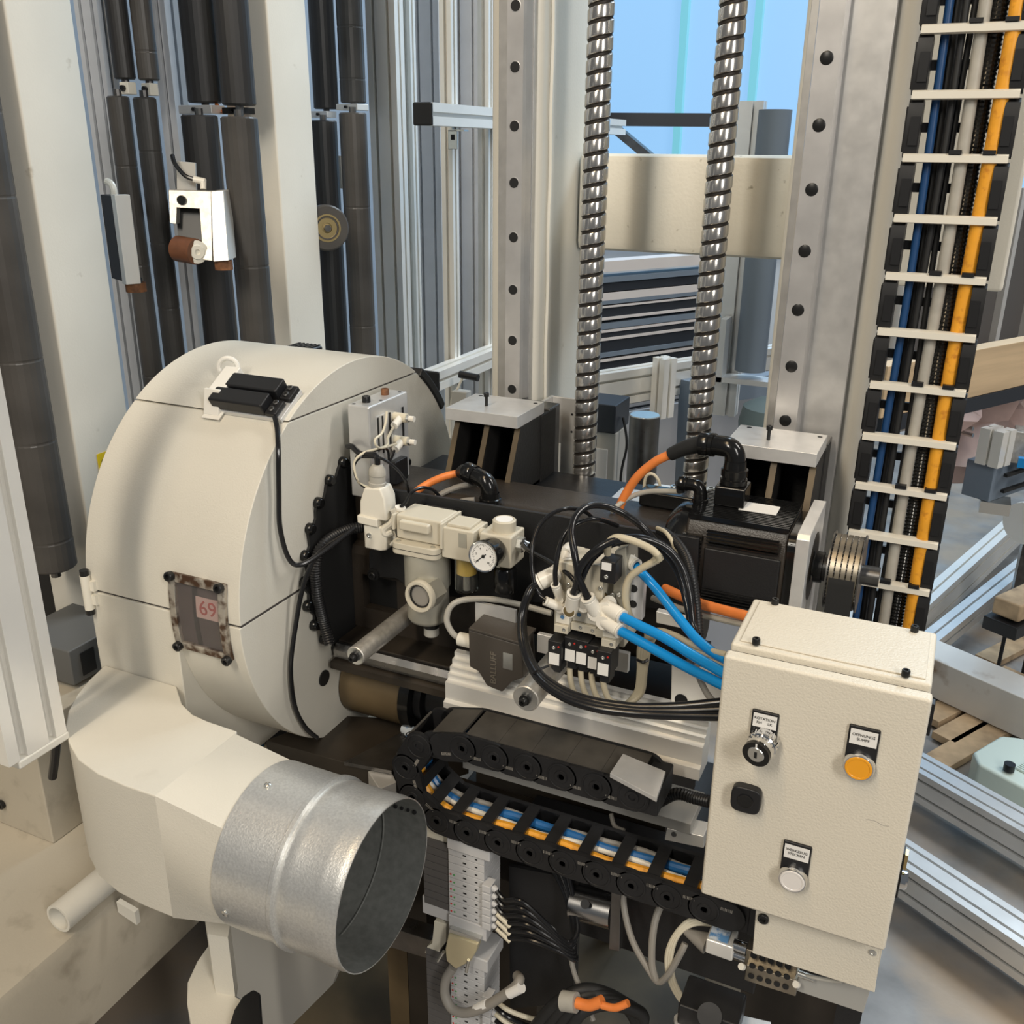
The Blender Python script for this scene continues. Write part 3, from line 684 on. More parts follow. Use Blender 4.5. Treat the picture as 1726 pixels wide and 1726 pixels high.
def clamp_right():
    c = PD(345, 380, 1.70)
    t = thing('clamp_bracket', 'C-shaped aluminium clamp bracket with brown roller before the thick rollers', 'clamp', (c.x, c.y, c.z - .08))
    d = hdir(65); o = c
    u = Vector((0, 0, 1)); r = _x.copy(); r.z = 0; r.normalize()     # roughly across the view
    n = r.cross(u) * -1                                              # away from the viewer
    def q(x, y): return PD(x, y, 1.70)
    C = [(284, 320), (356, 322), (358, 440), (342, 438), (336, 352), (298, 350), (297, 378), (286, 376)]
    obj('c_plate', MB().prism([q(x, y) for x, y in C], n * .02), 'alu_cast', t, bevel=.001)
    F = [(356, 322), (377, 321), (386, 439), (360, 441)]
    obj('face_plate', MB().prism([q(x, y) - n * .002 for x, y in F], n * .05), 'alu_white', t, bevel=.0012)
    up_ = PD(286, 100, 2.05); o2 = q(318, 370) + n * .04; obj('mount_arm', MB().bar(o2, Vector((up_.x, up_.y - .02, o2.z)), .03, .04), 'bolt_black', t)
    obj('back_block', MB().prism([q(x, y) + n * .021 for x, y in [(290, 350), (345, 352), (350, 410), (294, 408)]], n * .03), 'bolt_black', t)
    obj('roller_body', MB().cyl(q(296, 420) + n * .012, q(333, 424) - n * .006, .0225, n=24), 'brown_rubber', t)
    obj('roller_cap', MB().lathe(q(333, 424) - n * .006, (q(333, 424) - q(320, 423)) - n * .02, [(0, 0), (.020, 0), (.020, .003), (.013, .004), (.012, .006), (.005, .006), (.004, .003), (0, .003)], 24), 'plastic_white', t)
    obj('foot', MB().cyl(q(371, 441) + n * .02, q(371, 441) + n * .02 + Vector((0, 0, -.016)), .016, n=18), 'rust', t)
    obj('socket_screw', MB().cyl(q(307, 337) + n * .0, q(307, 337) - n * .006, .008, n=14), 'bolt_black', t)
    obj('elbow_fitting', MB().cyl(q(337, 320) + n * .02, q(337, 303) + n * .02, .0055, n=12).cyl(q(340, 307) + n * .02, q(321, 303) + n * .02, .006, n=12), 'fitting_white', t)
    one('air_hose', MB().tube([q(321, 303) + n * .02, q(305, 296) + n * .02, q(287, 276) + n * .025, q(281, 262) + n * .03], .004, n=8), 'black_tube', 'short black air hose at the C-shaped clamp', 'hose')
    one('mount_plate', MB().prism([q(x, y) + n * .045 for x, y in [(283, 272), (316, 275), (318, 330), (284, 330)]], n * .006), 'grey_plate', 'grey mounting plate above the C-shaped clamp', 'plate', bevel=.001)
clamp_right()
wc = PD(550, 384, 2.12)
wh = thing('idler', 'brown guide wheel peeking from behind the middle frame post', 'wheel', wc - Vector((0, 0, .05)))
nrm = (CAM - wc); nrm.z = 0; nrm = (nrm.normalized() + Vector((.35, 0, 0))).normalized()
obj('tyre', MB().lathe(wc, nrm, [(.022, -.012), (.046, -.012), (.0495, -.006), (.0495, .006), (.046, .010), (.022, .010)], 32, close=True), 'roller_worn', wh)
obj('rim', MB().lathe(wc, nrm, [(.0, .006), (.010, .006), (.011, .008), (.024, .008), (.026, .011), (.030, .011), (.030, -.01), (0, -.01)], 28), 'brass', wh)
obj('axle_nut', MB().hexa(wc + nrm * .006, wc + nrm * .016, .008), 'steel_dark', wh)
dvc = PD(573, 290, 2.5)
one('switch_block', MB().cbox(dvc, (.03, .03, .08)), 'grey_plate', 'small grey block between the rollers right of the middle post', 'switch', bevel=.002)

# ---- lower left corner: base beam, block, pipe, profile
zE = P(100, 1597, X=-1.02).z; zL = P(250, 1637, X=-1.02).z
one('base_beam', MB().prism([(-2.36, -.2, zE), (-1.02 - .02, -.2, zE), (-1.02 - .006, -.2, zE - .006), (-1.02, -.2, zE - .02), (-1.02, -.2, zL), (-2.36, -.2, zL)], (0, 3.6, 0)), 'base_paint_shaded', 'wide cream base beam running along the lower left corner', 'beam', angle=30)
pb = thing('foot_block', 'cream block with two black bolts standing on the base beam', 'block', (-1.35, .9, zE))
obj('block_body', MB().box((-1.52, .842, zE), (-1.205, 1.02, .80)), 'base_paint_shaded', pb, bevel=.003)
for px, py in ((4, 1355), (28, 1487)):
    q = P(px, py, Y=.841); b = MB(); bolt(b, q, (0, -1, 0), .008, .006); obj('bolt', b, 'bolt_black', pb)
pe = P(98, 1549, Z=zE + .0232)
dpp = Vector((0, 1, 0))
one('drain_pipe', MB().lathe(pe, dpp, [(.0185, 0), (.0225, 0), (.0225, .42), (.0185, .42)], 28, close=True), 'column_paint', 'cream pipe stub with open end lying on the base beam', 'pipe')
g0 = P(196, 1520, Z=zE + .02)
one('gusset', MB().prism([g0, g0 + Vector((.035, 0, -.006)), g0 + Vector((.035, .0, -.03)), g0 + Vector((.0, .0, -.02))], (0, .008, 0)), 'column_paint', 'small cream gusset beside the pipe stub', 'gusset')
# near aluminium upright at the left edge
c = PD(30, 1180, 1.16)
zb_ = PD(50, 1275, 1.16).z
pr_ = one('alu_upright', extrude_profile((c.x, c.y, zb_), (c.x, c.y, 1.9), 1, 2, .042, up=(0, 1, 0), sw=.011), 'alu_white', 'near aluminium upright cut by the left edge, below the big roller', 'profile')
one('profile_foot', MB().box((c.x - .03, c.y - .03, zb_ - .012), (c.x + .022, c.y + .045, zb_)), 'column_paint', 'cream foot under the near aluminium upright at the left edge', 'foot', bevel=.003)
k_ = PD(4, 918, 1.13)
kk = thing('panel_clamp', 'white clamp jaws with black rubber on the left edge upright', 'clamp', k_)
obj('upper_jaw', MB().box((k_.x - .03, k_.y - .03, k_.z + .004), (k_.x + .008, k_.y, k_.z + .022)), 'plastic_white', kk, bevel=.003)
obj('lower_jaw', MB().box((k_.x - .03, k_.y - .03, k_.z - .026), (k_.x + .01, k_.y, k_.z - .006)), 'plastic_white', kk, bevel=.003)
obj('rubber', MB().box((k_.x - .03, k_.y - .022, k_.z - .028), (k_.x + .013, k_.y + .004, k_.z + .026)), 'black_rubber', kk, bevel=.004)
v_ = PD(52, 1030, 1.22)
vf = thing('air_fitting', 'cream push-in air fitting beside the left edge upright', 'fitting', v_)
obj('body', MB().cyl(v_ + Vector((-.02, 0, -.01)), v_ + Vector((.008, 0, .004)), .010, n=16), 'fitting_white', vf)
obj('branch', MB().cyl(v_ + Vector((-.005, -.01, .006)), v_ + Vector((.02, -.01, .022)), .0065, n=14), 'fitting_white', vf)
obj('screw', MB().cyl(v_ + Vector((.0, -.01, -.004)), v_ + Vector((.014, -.014, .0)), .005, n=12), 'zinc', vf)
obj('collar', MB().cyl(v_ + Vector((-.0, 0, -.012)), v_ + Vector((.004, 0, -.034)), .010, n=16), 'fitting_white', vf)
one('air_hose', MB().tube([v_ + Vector((.004, 0, -.034)), v_ + Vector((.012, 0, -.07)), v_ + Vector((.016, 0, -.12)), v_ + Vector((.0, 0, -.2)), v_ + Vector((-.02, 0, -.26))], .006, n=10), 'black_tube', 'black air hose hanging from the cream fitting at the left', 'hose')
gb = PD(112, 1075, 1.62)
gx = thing('grey_box', 'grey metal box with black slot behind the left edge upright', 'box', (gb.x, gb.y, gb.z - .06))
obj('case', MB().box((gb.x - .09, gb.y - .04, gb.z - .06), (gb.x + .05, gb.y + .1, gb.z + .005)), 'box_dark_grey', gx, bevel=.003)
obj('slot', MB().box((gb.x + .0505, gb.y - .02, gb.z - .050), (gb.x + .052, gb.y + .008, gb.z - .008)), 'ink', gx)
bp_ = PD(130, 1170, 1.62)
one('blue_sheet', MB().box((-1.29, 1.03, zE), (-1.07, 1.21, zE + .03)), 'blue_paint', 'scuffed blue sheet lying left of the round guard foot', 'sheet')
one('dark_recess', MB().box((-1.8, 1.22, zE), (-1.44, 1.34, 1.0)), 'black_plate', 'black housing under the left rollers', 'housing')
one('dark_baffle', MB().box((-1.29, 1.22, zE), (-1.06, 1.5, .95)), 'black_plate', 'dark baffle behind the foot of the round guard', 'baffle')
# ================================================================== round guard
YC, ZC, RD = 1.158, 1.062, .298
XL, XR, XM = -1.05, -.78, -.893
ZS = 1.308
def dpt(x, deg, off=0.0):
    a = math.radians(deg); return Vector((x, YC - (RD + off) * math.cos(a), ZC + (RD + off) * math.sin(a)))
def on_drum(px, py, off=0.0):
    v = c2w(Vector((px - 863, py - 863, FPX))); r = RD + off
    a = v.y ** 2 + v.z ** 2; b = 2 * ((CAM.y - YC) * v.y + (CAM.z - ZC) * v.z); c = (CAM.y - YC) ** 2 + (CAM.z - ZC) ** 2 - r * r
    t = (-b - math.sqrt(b * b - 4 * a * c)) / (2 * a); p = CAM + v * t
    return p, math.degrees(math.atan2(p.z - ZC, YC - p.y))
aS = math.degrees(math.asin((ZS - ZC) / RD))
gd = thing('saw_guard', 'large cream round machine guard with hinged door and small window', 'guard', ((XL + XR) / 2, YC, .70))
def seg(a0, a1, n): return [dpt(XL, a0 + (a1 - a0) * i / n) for i in range(n + 1)]
g = .0012
obj('top_lid', MB().prism([p + Vector((0, 0, g)) for p in seg(aS, 180 - aS, 28)], (XR - XL, 0, 0)), 'guard_paint', gd, bevel=.0015, angle=25)
a0 = math.degrees(math.asin(g * 3 / RD))
door = obj('hinged_door', MB().prism(seg(a0, aS - .25, 24) + seg(180 - aS + .25, 180 - a0, 24), (XR - XL, 0, 0)), 'guard_paint', gd, bevel=.0015, angle=25)
obj('lower_drum', MB().prism([p + Vector((XM - XL, 0, 0)) for p in seg(-180, -.01, 40)], (XR - XM - .0015, 0, 0)), 'guard_paint', gd, bevel=.0015, angle=25)
sk = [(YC - RD, ZC), (YC - RD, .945), (YC - RD + .004, .76), (YC + RD - .004, .76), (YC + RD, ZC)]
obj('lower_skirt', MB().prism([(XL, y, z) for y, z in sk], (XM - XL, 0, 0)), 'guard_paint', gd, bevel=.002)
# inner seam backing so the joints read as thin dark lines
obj('inner_drum', MB().prism([p + (Vector((p.x, YC, ZC)) - p) * .012 + Vector((.002, 0, 0)) for p in seg(-180, 179, 60)], (XR - XL - .004, 0, 0)), 'inner_dark', gd)
# hinge at the left end of the door seam
hp, ha = on_drum(166, 998)
hg = obj('hinge', MB().cyl((XL + .004, YC - RD - .005, ZC - .026), (XL + .004, YC - RD - .005, ZC + .026), .0068, n=16).box((XL + .004, YC - RD - .005, ZC + .003), (XL + .018, YC - RD + .001, ZC + .018)).box((XL + .004, YC - RD - .005, ZC - .018), (XL + .018, YC - RD + .001, ZC - .003)), 'plastic_white', gd)
for s_ in (-1, 1): obj('hinge_pin_cap', MB().cyl((XL + .004, YC - RD - .005, ZC + s_ * .026), (XL + .004, YC - RD - .005, ZC + s_ * .034), .0062, n=14), 'bolt_black', hg)
# inspection window
def curved(mb, x0, x1, d0, d1, o0, o1, n=8):
    vs = []
    for i in range(n + 1):
        d = d0 + (d1 - d0) * i / n
        vs += [dpt(x0, d, o0), dpt(x1, d, o0), dpt(x1, d, o1), dpt(x0, d, o1)]
    fs = [(4*i + k, 4*i + (k+1) % 4, 4*i + 4 + (k+1) % 4, 4*i + 4 + k) for i in range(n) for k in range(4)] + [(3, 2, 1, 0), (4*n, 4*n+1, 4*n+2, 4*n+3)]
    return mb.add(vs, fs)
wX0, wX1 = -.893, -.799
wd0, wd1 = -9.8, 11.4
win = obj('window_frame', curved(curved(curved(curved(MB(), wX0, wX0 + .011, wd0, wd1, .0004, .007), wX1 - .011, wX1, wd0, wd1, .0004, .007), wX0 + .011, wX1 - .011, wd1 - 2.3, wd1, .0004, .0068), wX0 + .011, wX1 - .011, wd0, wd0 + 2.0, .0004, .0068), 'rust_frame', gd, bevel=.001)
obj('window_back', curved(MB(), wX0 + .009, wX1 - .009, wd0 + 1.5, wd1 - 1.8, .0003, .0008), 'inner_dark', win)
obj('window_dark_bar', curved(MB(), wX0 + .036, wX0 + .044, wd0 + 1.5, wd1 - 1.8, .0008, .0012), 'ink', win)
cd_ = obj('scale_card', curved(MB(), wX1 - .052, wX1 - .012, .6, 6.4, .0012, .0016), 'digit_card', win)
text('card_digits', '69', face_M(dpt(wX1 - .032, 3.4, .0021), (1, 0, 0), (0, 0, 1)), .030, 'digit_red', cd_)
obj('window_pane', curved(MB(), wX0 + .010, wX1 - .010, wd0 + 1.8, wd1 - 2.0, .0030, .0045), 'window_glass', win)
for x, d in ((wX0 + .005, wd1 - .9), (wX1 - .006, wd1 - 1.0), (wX0 + .006, wd0 + 1.0), (wX1 - .005, wd0 + .6)):
    b = MB(); p = dpt(x, d, .0068); n_ = Vector((0, -math.cos(math.radians(d)), math.sin(math.radians(d)))); bolt(b, p, n_, .0068, .0075); obj('window_screw', b, 'bolt_black', win)
# hole in the right face
hp = P(547, 1143, X=XR)
obj('face_hole', MB().cyl(hp - Vector((.002, 0, 0)), hp + Vector((.0006, 0, 0)), .0125, n=24), 'ink', gd)
# lid latches along the back of the top
for px, py, L_, s_ in ((510, 588, .055, 0), (668, 607, .060, 1)):
    p = P(px, py, Y=1.36 if s_ else 1.30); z_ = ZC + math.sqrt(max(0, RD ** 2 - (p.y - YC) ** 2))
    lt = obj('lid_latch', MB().box((p.x - L_ / 2, p.y - .012, z_ - .004), (p.x + L_ / 2, p.y + .02, z_ + .014)), 'black_plastic', gd, bevel=.004)
    for k in range(6): obj('latch_ridge', MB().box((p.x - L_ / 2 + .008 + k * L_ / 7, p.y - .010, z_ + .014), (p.x - L_ / 2 + .012 + k * L_ / 7, p.y + .018, z_ + .0155)), 'black_plastic', lt)
lt2 = obj('lid_latch', curved(MB(), XR - .055, XR + .004, 126, 146, -.002, .013), 'black_plastic', gd, bevel=.003)
# black sealing disc with bolt heads on the right face
sd_ = thing('seal_disc', 'black scalloped rubber sealing disc bolted on the guard face', 'seal', (XR, YC, ZC - .166))
cY, cZ = 1.1545, 1.068
sc = []
for k in range(120):
    a = 2 * PI * k / 120; rr = .158 + .005 * math.cos(a * 26); sc.append((XR + .0005, cY - rr * math.cos(a), cZ + rr * math.sin(a)))
obj('disc', MB().prism(sc, (.004, 0, 0)), 'black_rubber', sd_)
nb = None
for k in range(26):
    a = 2 * PI * (k + .15) / 26; p = Vector((XR + .0005, cY - .1605 * math.cos(a), cZ + .1605 * math.sin(a)))
    if nb is None:
        b = MB(); b.lathe(p, (1, 0, 0), [(0, 0), (.0085, 0), (.0085, .006), (.006, .010), (0, .010)], 14); nb = obj('disc_bolt', b, 'gloss_black', sd_); nb0 = p
    else: dup(nb, p - nb0)

# ---- interlock switch, key plate and hook on the lid seam
def drum_frame(px, py, off=0.0):
    p, a = on_drum(px, py, off); ar = math.radians(a)
    n = Vector((0, -math.cos(ar), math.sin(ar))); t = Vector((0, math.sin(ar), math.cos(ar)))     # outward, up along the shell
    return p, Matrix(((1, t.x, n.x, p.x), (0, t.y, n.y, p.y), (0, t.z, n.z, p.z), (0, 0, 0, 1)))
p, F = drum_frame(430, 690)
sw = thing('safety_switch', 'pair of black safety switch bodies on an aluminium plate across the guard seam', 'switch', p)
obj('base_plate', MB().box((-.058, -.017, .000), (.056, .040, .007), F), 'alu', sw, bevel=.001)
for k, (y0_, x0_, x1_) in enumerate(((-.016, -.058, .050), (.013, -.048, .056))):
    body = obj('switch_body', MB().prism([F @ Vector(v) for v in ((x0_, y0_, .0072), (x1_ - .018, y0_, .0072), (x1_ - .018, y0_, .027), (x0_, y0_, .027))], F.to_3x3() @ Vector((0, .026, 0))), 'black_plastic', sw, bevel=.003)
    sd2 = obj('terminal_step', MB().box((x1_ - .018, y0_, .0072), (x1_, y0_ + .026, .015), F), 'black_plastic', body, bevel=.002)
    for j in (0, 1):
        b = MB(); bolt(b, F @ Vector((x1_ - .009, y0_ + .007 + .012 * j, .015)), F.to_3x3() @ Vector((0, 0, 1)), .0042, .003, 10); obj('terminal_screw', b, 'steel_dark', body)
kp = thing('key_plate', 'white bent key plate left of the safety switch', 'plate', on_drum(372, 680)[0])
p, F2 = drum_frame(372, 682)
obj('plate', MB().box((-.012, -.03, .002), (.018, .0, .004), F2), 'hook_white', kp, bevel=.0008)
obj('block', MB().box((-.010, .0, .002), (.016, .050, .026), F2), 'hook_white', kp, bevel=.0015)
obj('fork', MB().prism([F2 @ Vector(v) for v in ((-.012, -.024, .004), (.014, -.024, .004), (.014, .0, .030), (-.012, .0, .030))], F2.to_3x3() @ Vector((0, .004, -.003))), 'hook_white', kp, bevel=.001)
p, F3 = drum_frame(393, 640)
hk = thing('hook_ring', 'white plastic ring hook standing on the guard lid', 'hook', p)
cr = F3 @ Vector((0, 0, .020))
obj('ring', MB().tube([cr + (_x * math.cos(t) + Vector((0, 0, 1)) * math.sin(t)) * .0135 for t in [math.radians(200 - k * 20) for k in range(17)]], .0036, n=10, res=4), 'hook_white', hk)
obj('ring_foot', MB().box((-.009, -.012, -.001), (.009, .003, .010), F3), 'hook_white', hk, bevel=.001)
# black cable from the switch down over the guard
pts = [on_drum(463, 702, .012)[0], on_drum(467, 722, .006)[0], P(469, 760, X=XR + .012), P(470, 830, X=XR + .012), P(472, 890, X=XR + .014), P(486, 940, X=XR + .02), P(506, 952, X=XR + .03), P(545, 930, X=XR + .05), P(600, 888, X=XR + .08)]
one('switch_cable', MB().tube(pts, .0034, n=10), 'black_tube', 'black cable dropping from the safety switch across the guard face', 'cable')
pts = [P(600, 890, X=-.71), P(540, 930, X=-.745), P(512, 985, X=XR + .02), P(496, 1070, X=XR + .01), P(490, 1130, X=XR + .008), P(497, 1190, X=XR + .008), P(514, 1225, X=XR + .01), P(535, 1244, X=XR + .02)]
one('switch_cable', MB().tube(pts, .0034, n=10), 'black_tube', 'black cable curving down over the lower guard face past the dark hole', 'cable')
# corrugated conduit hugging the seal disc
def conduit(pts, r, pitch=.0038, n=12):
    path = catmull([Vector(p) for p in pts], 10); L_ = [0]
    for a, b in zip(path, path[1:]): L_.append(L_[-1] + (b - a).length)
    m = int(L_[-1] / pitch * 2); out = []; j = 0
    for i in range(m + 1):
        s = L_[-1] * i / m
        while j < len(L_) - 2 and L_[j + 1] < s: j += 1
        out.append(path[j].lerp(path[j + 1], (s - L_[j]) / max(1e-9, L_[j + 1] - L_[j])))
    k = m
    return MB().tube(out, lambda t: r * (1.0 if int(round(t * k)) % 2 == 0 else .86), n=n, smooth=False)
one('corrugated_conduit', conduit([P(640, 888, Y=1.09), P(590, 892, X=-.74), P(548, 915, X=XR + .025), P(532, 950, X=XR + .02), P(535, 1000, X=XR + .02), P(545, 1045, X=XR + .02), P(556, 1085, X=XR + .03)], .0085), 'black_plastic', 'black corrugated conduit bending round the sealing disc', 'conduit')

# ================================================================== extraction duct
ZT, ZB = .945, .765
left = [(172, 1128), (150, 1146), (130, 1170), (115, 1198), (110, 1225), (116, 1252), (132, 1280), (165, 1304), (210, 1324), (262, 1342)]
right = [(455, 1255), (400, 1232), (352, 1216), (325, 1204), (307, 1186), (301, 1168), (304, 1146)]
plan = [P(x, y, Z=ZT) for x, y in left] + [P(x, y, Z=ZT) for x, y in right]
plan[0].y = plan[-1].y = YC - RD - .001
plan[0].x = XL + .01; plan[-1].x = XM - .012
xj = plan[9].x
dt = thing('extraction_duct', 'cream sheet-metal duct curving from the guard foot to the pipe', 'duct', (plan[4].x, plan[4].y, ZB))
pl2 = [Vector((min(q.x, xj), q.y, ZB)) for q in plan]
yA, yB = plan[9].y, plan[10].y
pl2[10] = Vector((xj, yB, ZB))
obj('bend', MB().prism(pl2, (0, 0, ZT - ZB)), 'guard_paint', dt, bevel=.002, angle=30)
# transition square -> round
pcY, pcZ, pR, pX0, pX1 = .744, .850, .0995, -.668, -.4985
n = 32; A_, B_ = [], []
for k in range(n):
    t = 2 * PI * k / n; c, s = math.cos(t), math.sin(t); m = max(abs(c), abs(s))
    A_.append(Vector((xj - .001, (yA + yB) / 2 + (yB - yA) / 2 * c / m, (ZT + ZB) / 2 + (ZT - ZB) / 2 * s / m)))
    B_.append(Vector((pX0 + .004, pcY + pR * .985 * c, pcZ + pR * .985 * s)))
obj('transition', MB().add(A_ + B_, [(k, (k + 1) % n, n + (k + 1) % n, n + k) for k in range(n)]), 'guard_paint', dt, angle=12)
pp = thing('galvanised_pipe', 'short open galvanised duct pipe with raised bead in the foreground', 'pipe', (-.58, pcY, pcZ - pR))
xb = -.585
obj('rear_sleeve', MB().lathe((0, pcY, pcZ), (1, 0, 0), [(pR, pX0), (pR + .0012, pX0 + .001), (pR + .0012, xb - .004), (pR + .004, xb - .002), (pR + .004, xb + .003), (pR - .001, xb + .004), (pR - .002, pX0)], 64), 'galvanised', pp)
obj('front_sleeve', MB().lathe((0, pcY, pcZ), (1, 0, 0), [(pR - .003, xb - .02), (pR - .001, xb + .004), (pR - .001, xb + .006), (pR + .0005, xb + .010), (pR + .0005, xb + .022), (pR + .0002, pX1 - .03), (pR + .0012, pX1 - .024), (pR + .0002, pX1 - .018), (pR + .0012, pX1 - .012), (pR + .0002, pX1 - .006), (pR + .0002, pX1), (pR - .0012, pX1)], 64), 'galvanised', pp)
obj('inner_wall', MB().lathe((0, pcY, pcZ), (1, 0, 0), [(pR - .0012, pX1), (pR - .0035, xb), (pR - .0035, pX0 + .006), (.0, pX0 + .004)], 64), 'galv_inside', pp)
for px, py in ((451, 1324), (380, 1538)):
    # dome screws on the rear sleeve, found on the cylinder around the pipe axis
    v = c2w(Vector((px - 863, py - 863, FPX))); a = v.y**2 + v.z**2; b = 2*((CAM.y-pcY)*v.y+(CAM.z-pcZ)*v.z); c = (CAM.y-pcY)**2+(CAM.z-pcZ)**2-(pR+.0012)**2
    q = CAM + v * ((-b - math.sqrt(b*b-4*a*c)) / (2*a)); nn = Vector((0, q.y - pcY, q.z - pcZ)).normalized()
    obj('rivet', MB().lathe(q, nn, [(0, 0), (.0045, 0), (.004, .002), (.002, .0032), (0, .0032)], 14), 'zinc', pp)
for k in range(9):
    t = math.radians(28 + 0); 
    x = pX1 - .012 - k * .009; yy, z2 = pcY + (pR - .0036) * math.cos(math.radians(20)), pcZ + (pR - .0036) * math.sin(math.radians(20))
    obj('punch_hole', MB().cyl((x, yy + .001, z2), (x, yy - .0012, z2), .0022 + .0006 * (k % 3 == 0), n=10), 'ink', pp)
obj('inner_seam', MB().tube([(x, pcY + (pR - .004) * math.cos(math.radians(a)), pcZ + (pR - .004) * math.sin(math.radians(a))) for x, a in [(-.56, a) for a in range(-95, 75, 10)]], .0012, n=6, res=3), 'galv_inside', pp)
# lower duct under the pipe
ld = thing('lower_duct', 'lower cream duct elbow with open mouth under the galvanised pipe', 'duct', P(380, 1700, Z=.45))
ZL1 = .60
top_ = [(352, 1592), (332, 1620), (316, 1655), (315, 1690), (322, 1730), (340, 1790), (400, 1790), (408, 1730), (420, 1690), (395, 1678), (374, 1655), (364, 1630), (368, 1598), (382, 1560), (352, 1555)]
obj('elbow', MB().prism([P(x, y, Z=ZL1) for x, y in top_], (0, 0, -.2)), 'guard_paint', ld, bevel=.002)
w = P(470, 1640, Y=.93)
obj('side_plate', MB().prism([P(x, y, Y=.93) for x, y in [(372, 1520), (600, 1560), (560, 1660), (480, 1740), (420, 1740), (416, 1690), (380, 1668), (364, 1630)]], (0, .01, 0)), 'grey_plate', ld)  # cream duct wall; its shade is put into the grey colour
mo = P(420, 1705, Z=.62)
obj('mouth', MB().prism([P(x, y, Z=.602) for x, y in [(386, 1745), (396, 1712), (410, 1690), (428, 1678), (440, 1684), (444, 1745)]], (0, 0, .012)), 'black_plastic', ld, bevel=.003)
obj('neck', MB().prism([P(x, y, Z=.70) for x, y in [(345, 1548), (388, 1556), (384, 1580), (350, 1574)]], (0, 0, -.11)), 'guard_paint', ld)
# ================================================================== spindle unit
bed = thing('spindle_unit', 'black slide beam carrying the saw spindle between guard and motor', 'machine beam', (-.52, 1.18, .95))
tube_sec = rounded_rect(1.128, 1.255, .985, 1.183, .026, 6)
obj('beam_tube', MB().prism([(-.776, a, b) for a, b in tube_sec], (.52, 0, 0)), 'brown_black', bed)
obj('slide_deck', MB().box((-.775, 1.256, 1.10), (-.25, 1.40, 1.15)), 'black_paint', bed, bevel=.002)
# cast housing with a square window near the guard
hx0, hx1, hz0, hz1, hy = -.775, -.56, .952, 1.075, 1.110
wx0, wx1, wz0, wz1 = -.757, -.697, .987, 1.043
hb = MB().box((hx0, hy, hz0), (wx0, hy + .017, hz1)).box((wx1, hy, hz0), (hx1, hy + .017, hz1)).box((wx0, hy, hz0), (wx1, hy + .017, wz0)).box((wx0, hy, wz1), (wx1, hy + .017, hz1))
hs_ = obj('cast_housing', hb, 'brown_black', bed)
obj('window_pocket', MB().box((wx0, hy + .0165, wz0), (wx1, hy + .018, wz1)), 'ink', hs_)
obj('housing_top', MB().prism([(hx0, a, b) for a, b in [(hy, hz1), (hy + .004, hz1 + .012), (hy + .016, hz1 + .016), (hy + .018, hz1)]], (hx1 - hx0, 0, 0)), 'brown_black', hs_)
# black mounting plate in front
pl = [(640, 822), (1178, 908), (1172, 1030), (800, 1010), (700, 1000), (668, 975), (622, 972), (622, 930), (634, 922)]
fp = obj('mounting_plate', MB().prism([P(x, y, Y=1.094) for x, y in pl], (0, .006, 0)), 'black_plate', bed, bevel=.001)
padp = [(700, 846), (782, 860), (784, 884), (772, 886), (705, 872), (698, 862)]
obj('cover_pad', MB().prism([P(x, y, Y=1.0938) for x, y in padp], (0, -.002, 0)), 'black_plate', fp, bevel=.001)
for x, y in ((711, 857), (771, 867), (629, 969), (1145, 1000)):
    b = MB(); p = P(x, y, Y=1.0915); b.cyl(p + Vector((0, .002, 0)), p + Vector((0, -.001, 0)), .0095, n=18); bolt(b, p, (0, -1, 0), .0062, .006); obj('plate_bolt', b, 'bolt_black', fp)
# lower guideway: steel strip and dark body
lg = thing('guide_way', 'long oily steel guide strip below the black plate', 'guide', (-.5, 1.1, .93))
obj('way_body', MB().box((-.772, 1.06, .935), (-.26, 1.30, .952)), 'oily_dark', lg)
obj('steel_strip', MB().prism([(-.772, a, b) for a, b in [(1.045, .930), (1.045, .942), (1.052, .950), (1.075, .950), (1.075, .930)]], (.5, 0, 0)), 'steel', lg)
obj('lower_strip', MB().prism([(-.772, a, b) for a, b in [(1.035, .915), (1.035, .926), (1.07, .929), (1.07, .915)]], (.5, 0, 0)), 'oily_dark', lg)
obj('web', MB().box((-.56, 1.10, .70), (-.26, 1.28, .93)), 'oily_dark', lg)
# spindle nose below
sn = thing('spindle_sleeve', 'dark bronze spindle sleeve between the guard and the white bar', 'spindle', (-.72, 1.12, .80))
obj('sleeve', MB().cyl((-.779, 1.12, .858), (-.672, 1.12, .858), .058, n=40), 'oily_brown', sn)
obj('flange', MB().cyl((-.672, 1.12, .858), (-.655, 1.12, .858), .062, n=40), 'gloss_black', sn)
obj('shaft', MB().lathe((-.655, 1.12, .858), (1, 0, 0), [(.045, 0), (.045, .012), (.035, .016), (.035, .05), (.05, .05), (.05, .07), (.02, .08), (.02, .2)], 32), 'black_paint', sn)
sl = thing('table_slab', 'flat dark oily steel slab under the guard with a blue label', 'slab', P(560, 1290, Z=.80))
sA = [P(448, 1248, Z=.80), P(560, 1205, Z=.80), P(740, 1215, Z=.80), P(790, 1262, Z=.80), P(655, 1306, Z=.80)]
obj('slab', MB().prism(sA, (0, 0, -.045)), 'oily_dark', sl, bevel=.001)
sB = [P(580, 1290, Z=.802), P(700, 1228, Z=.802), P(735, 1240, Z=.802), P(660, 1305, Z=.802)]
obj('steel_top', MB().prism(sB, (0, 0, .006)), 'steel_dark', sl)
dk = P(690, 1236, Z=.812)
dc = obj('blue_label', MB().cyl(dk + Vector((-.012, .01, 0)), dk + Vector((.03, -.012, .002)), .010, n=20), 'sticker_blue', sl)
text('label_text', 'DS', face_M(P(686, 1238, Z=.8245) + Vector((0, 0, .0)), (-.6, -.8, 0), (.75, -.6, 0)), .018, 'ink', dc)
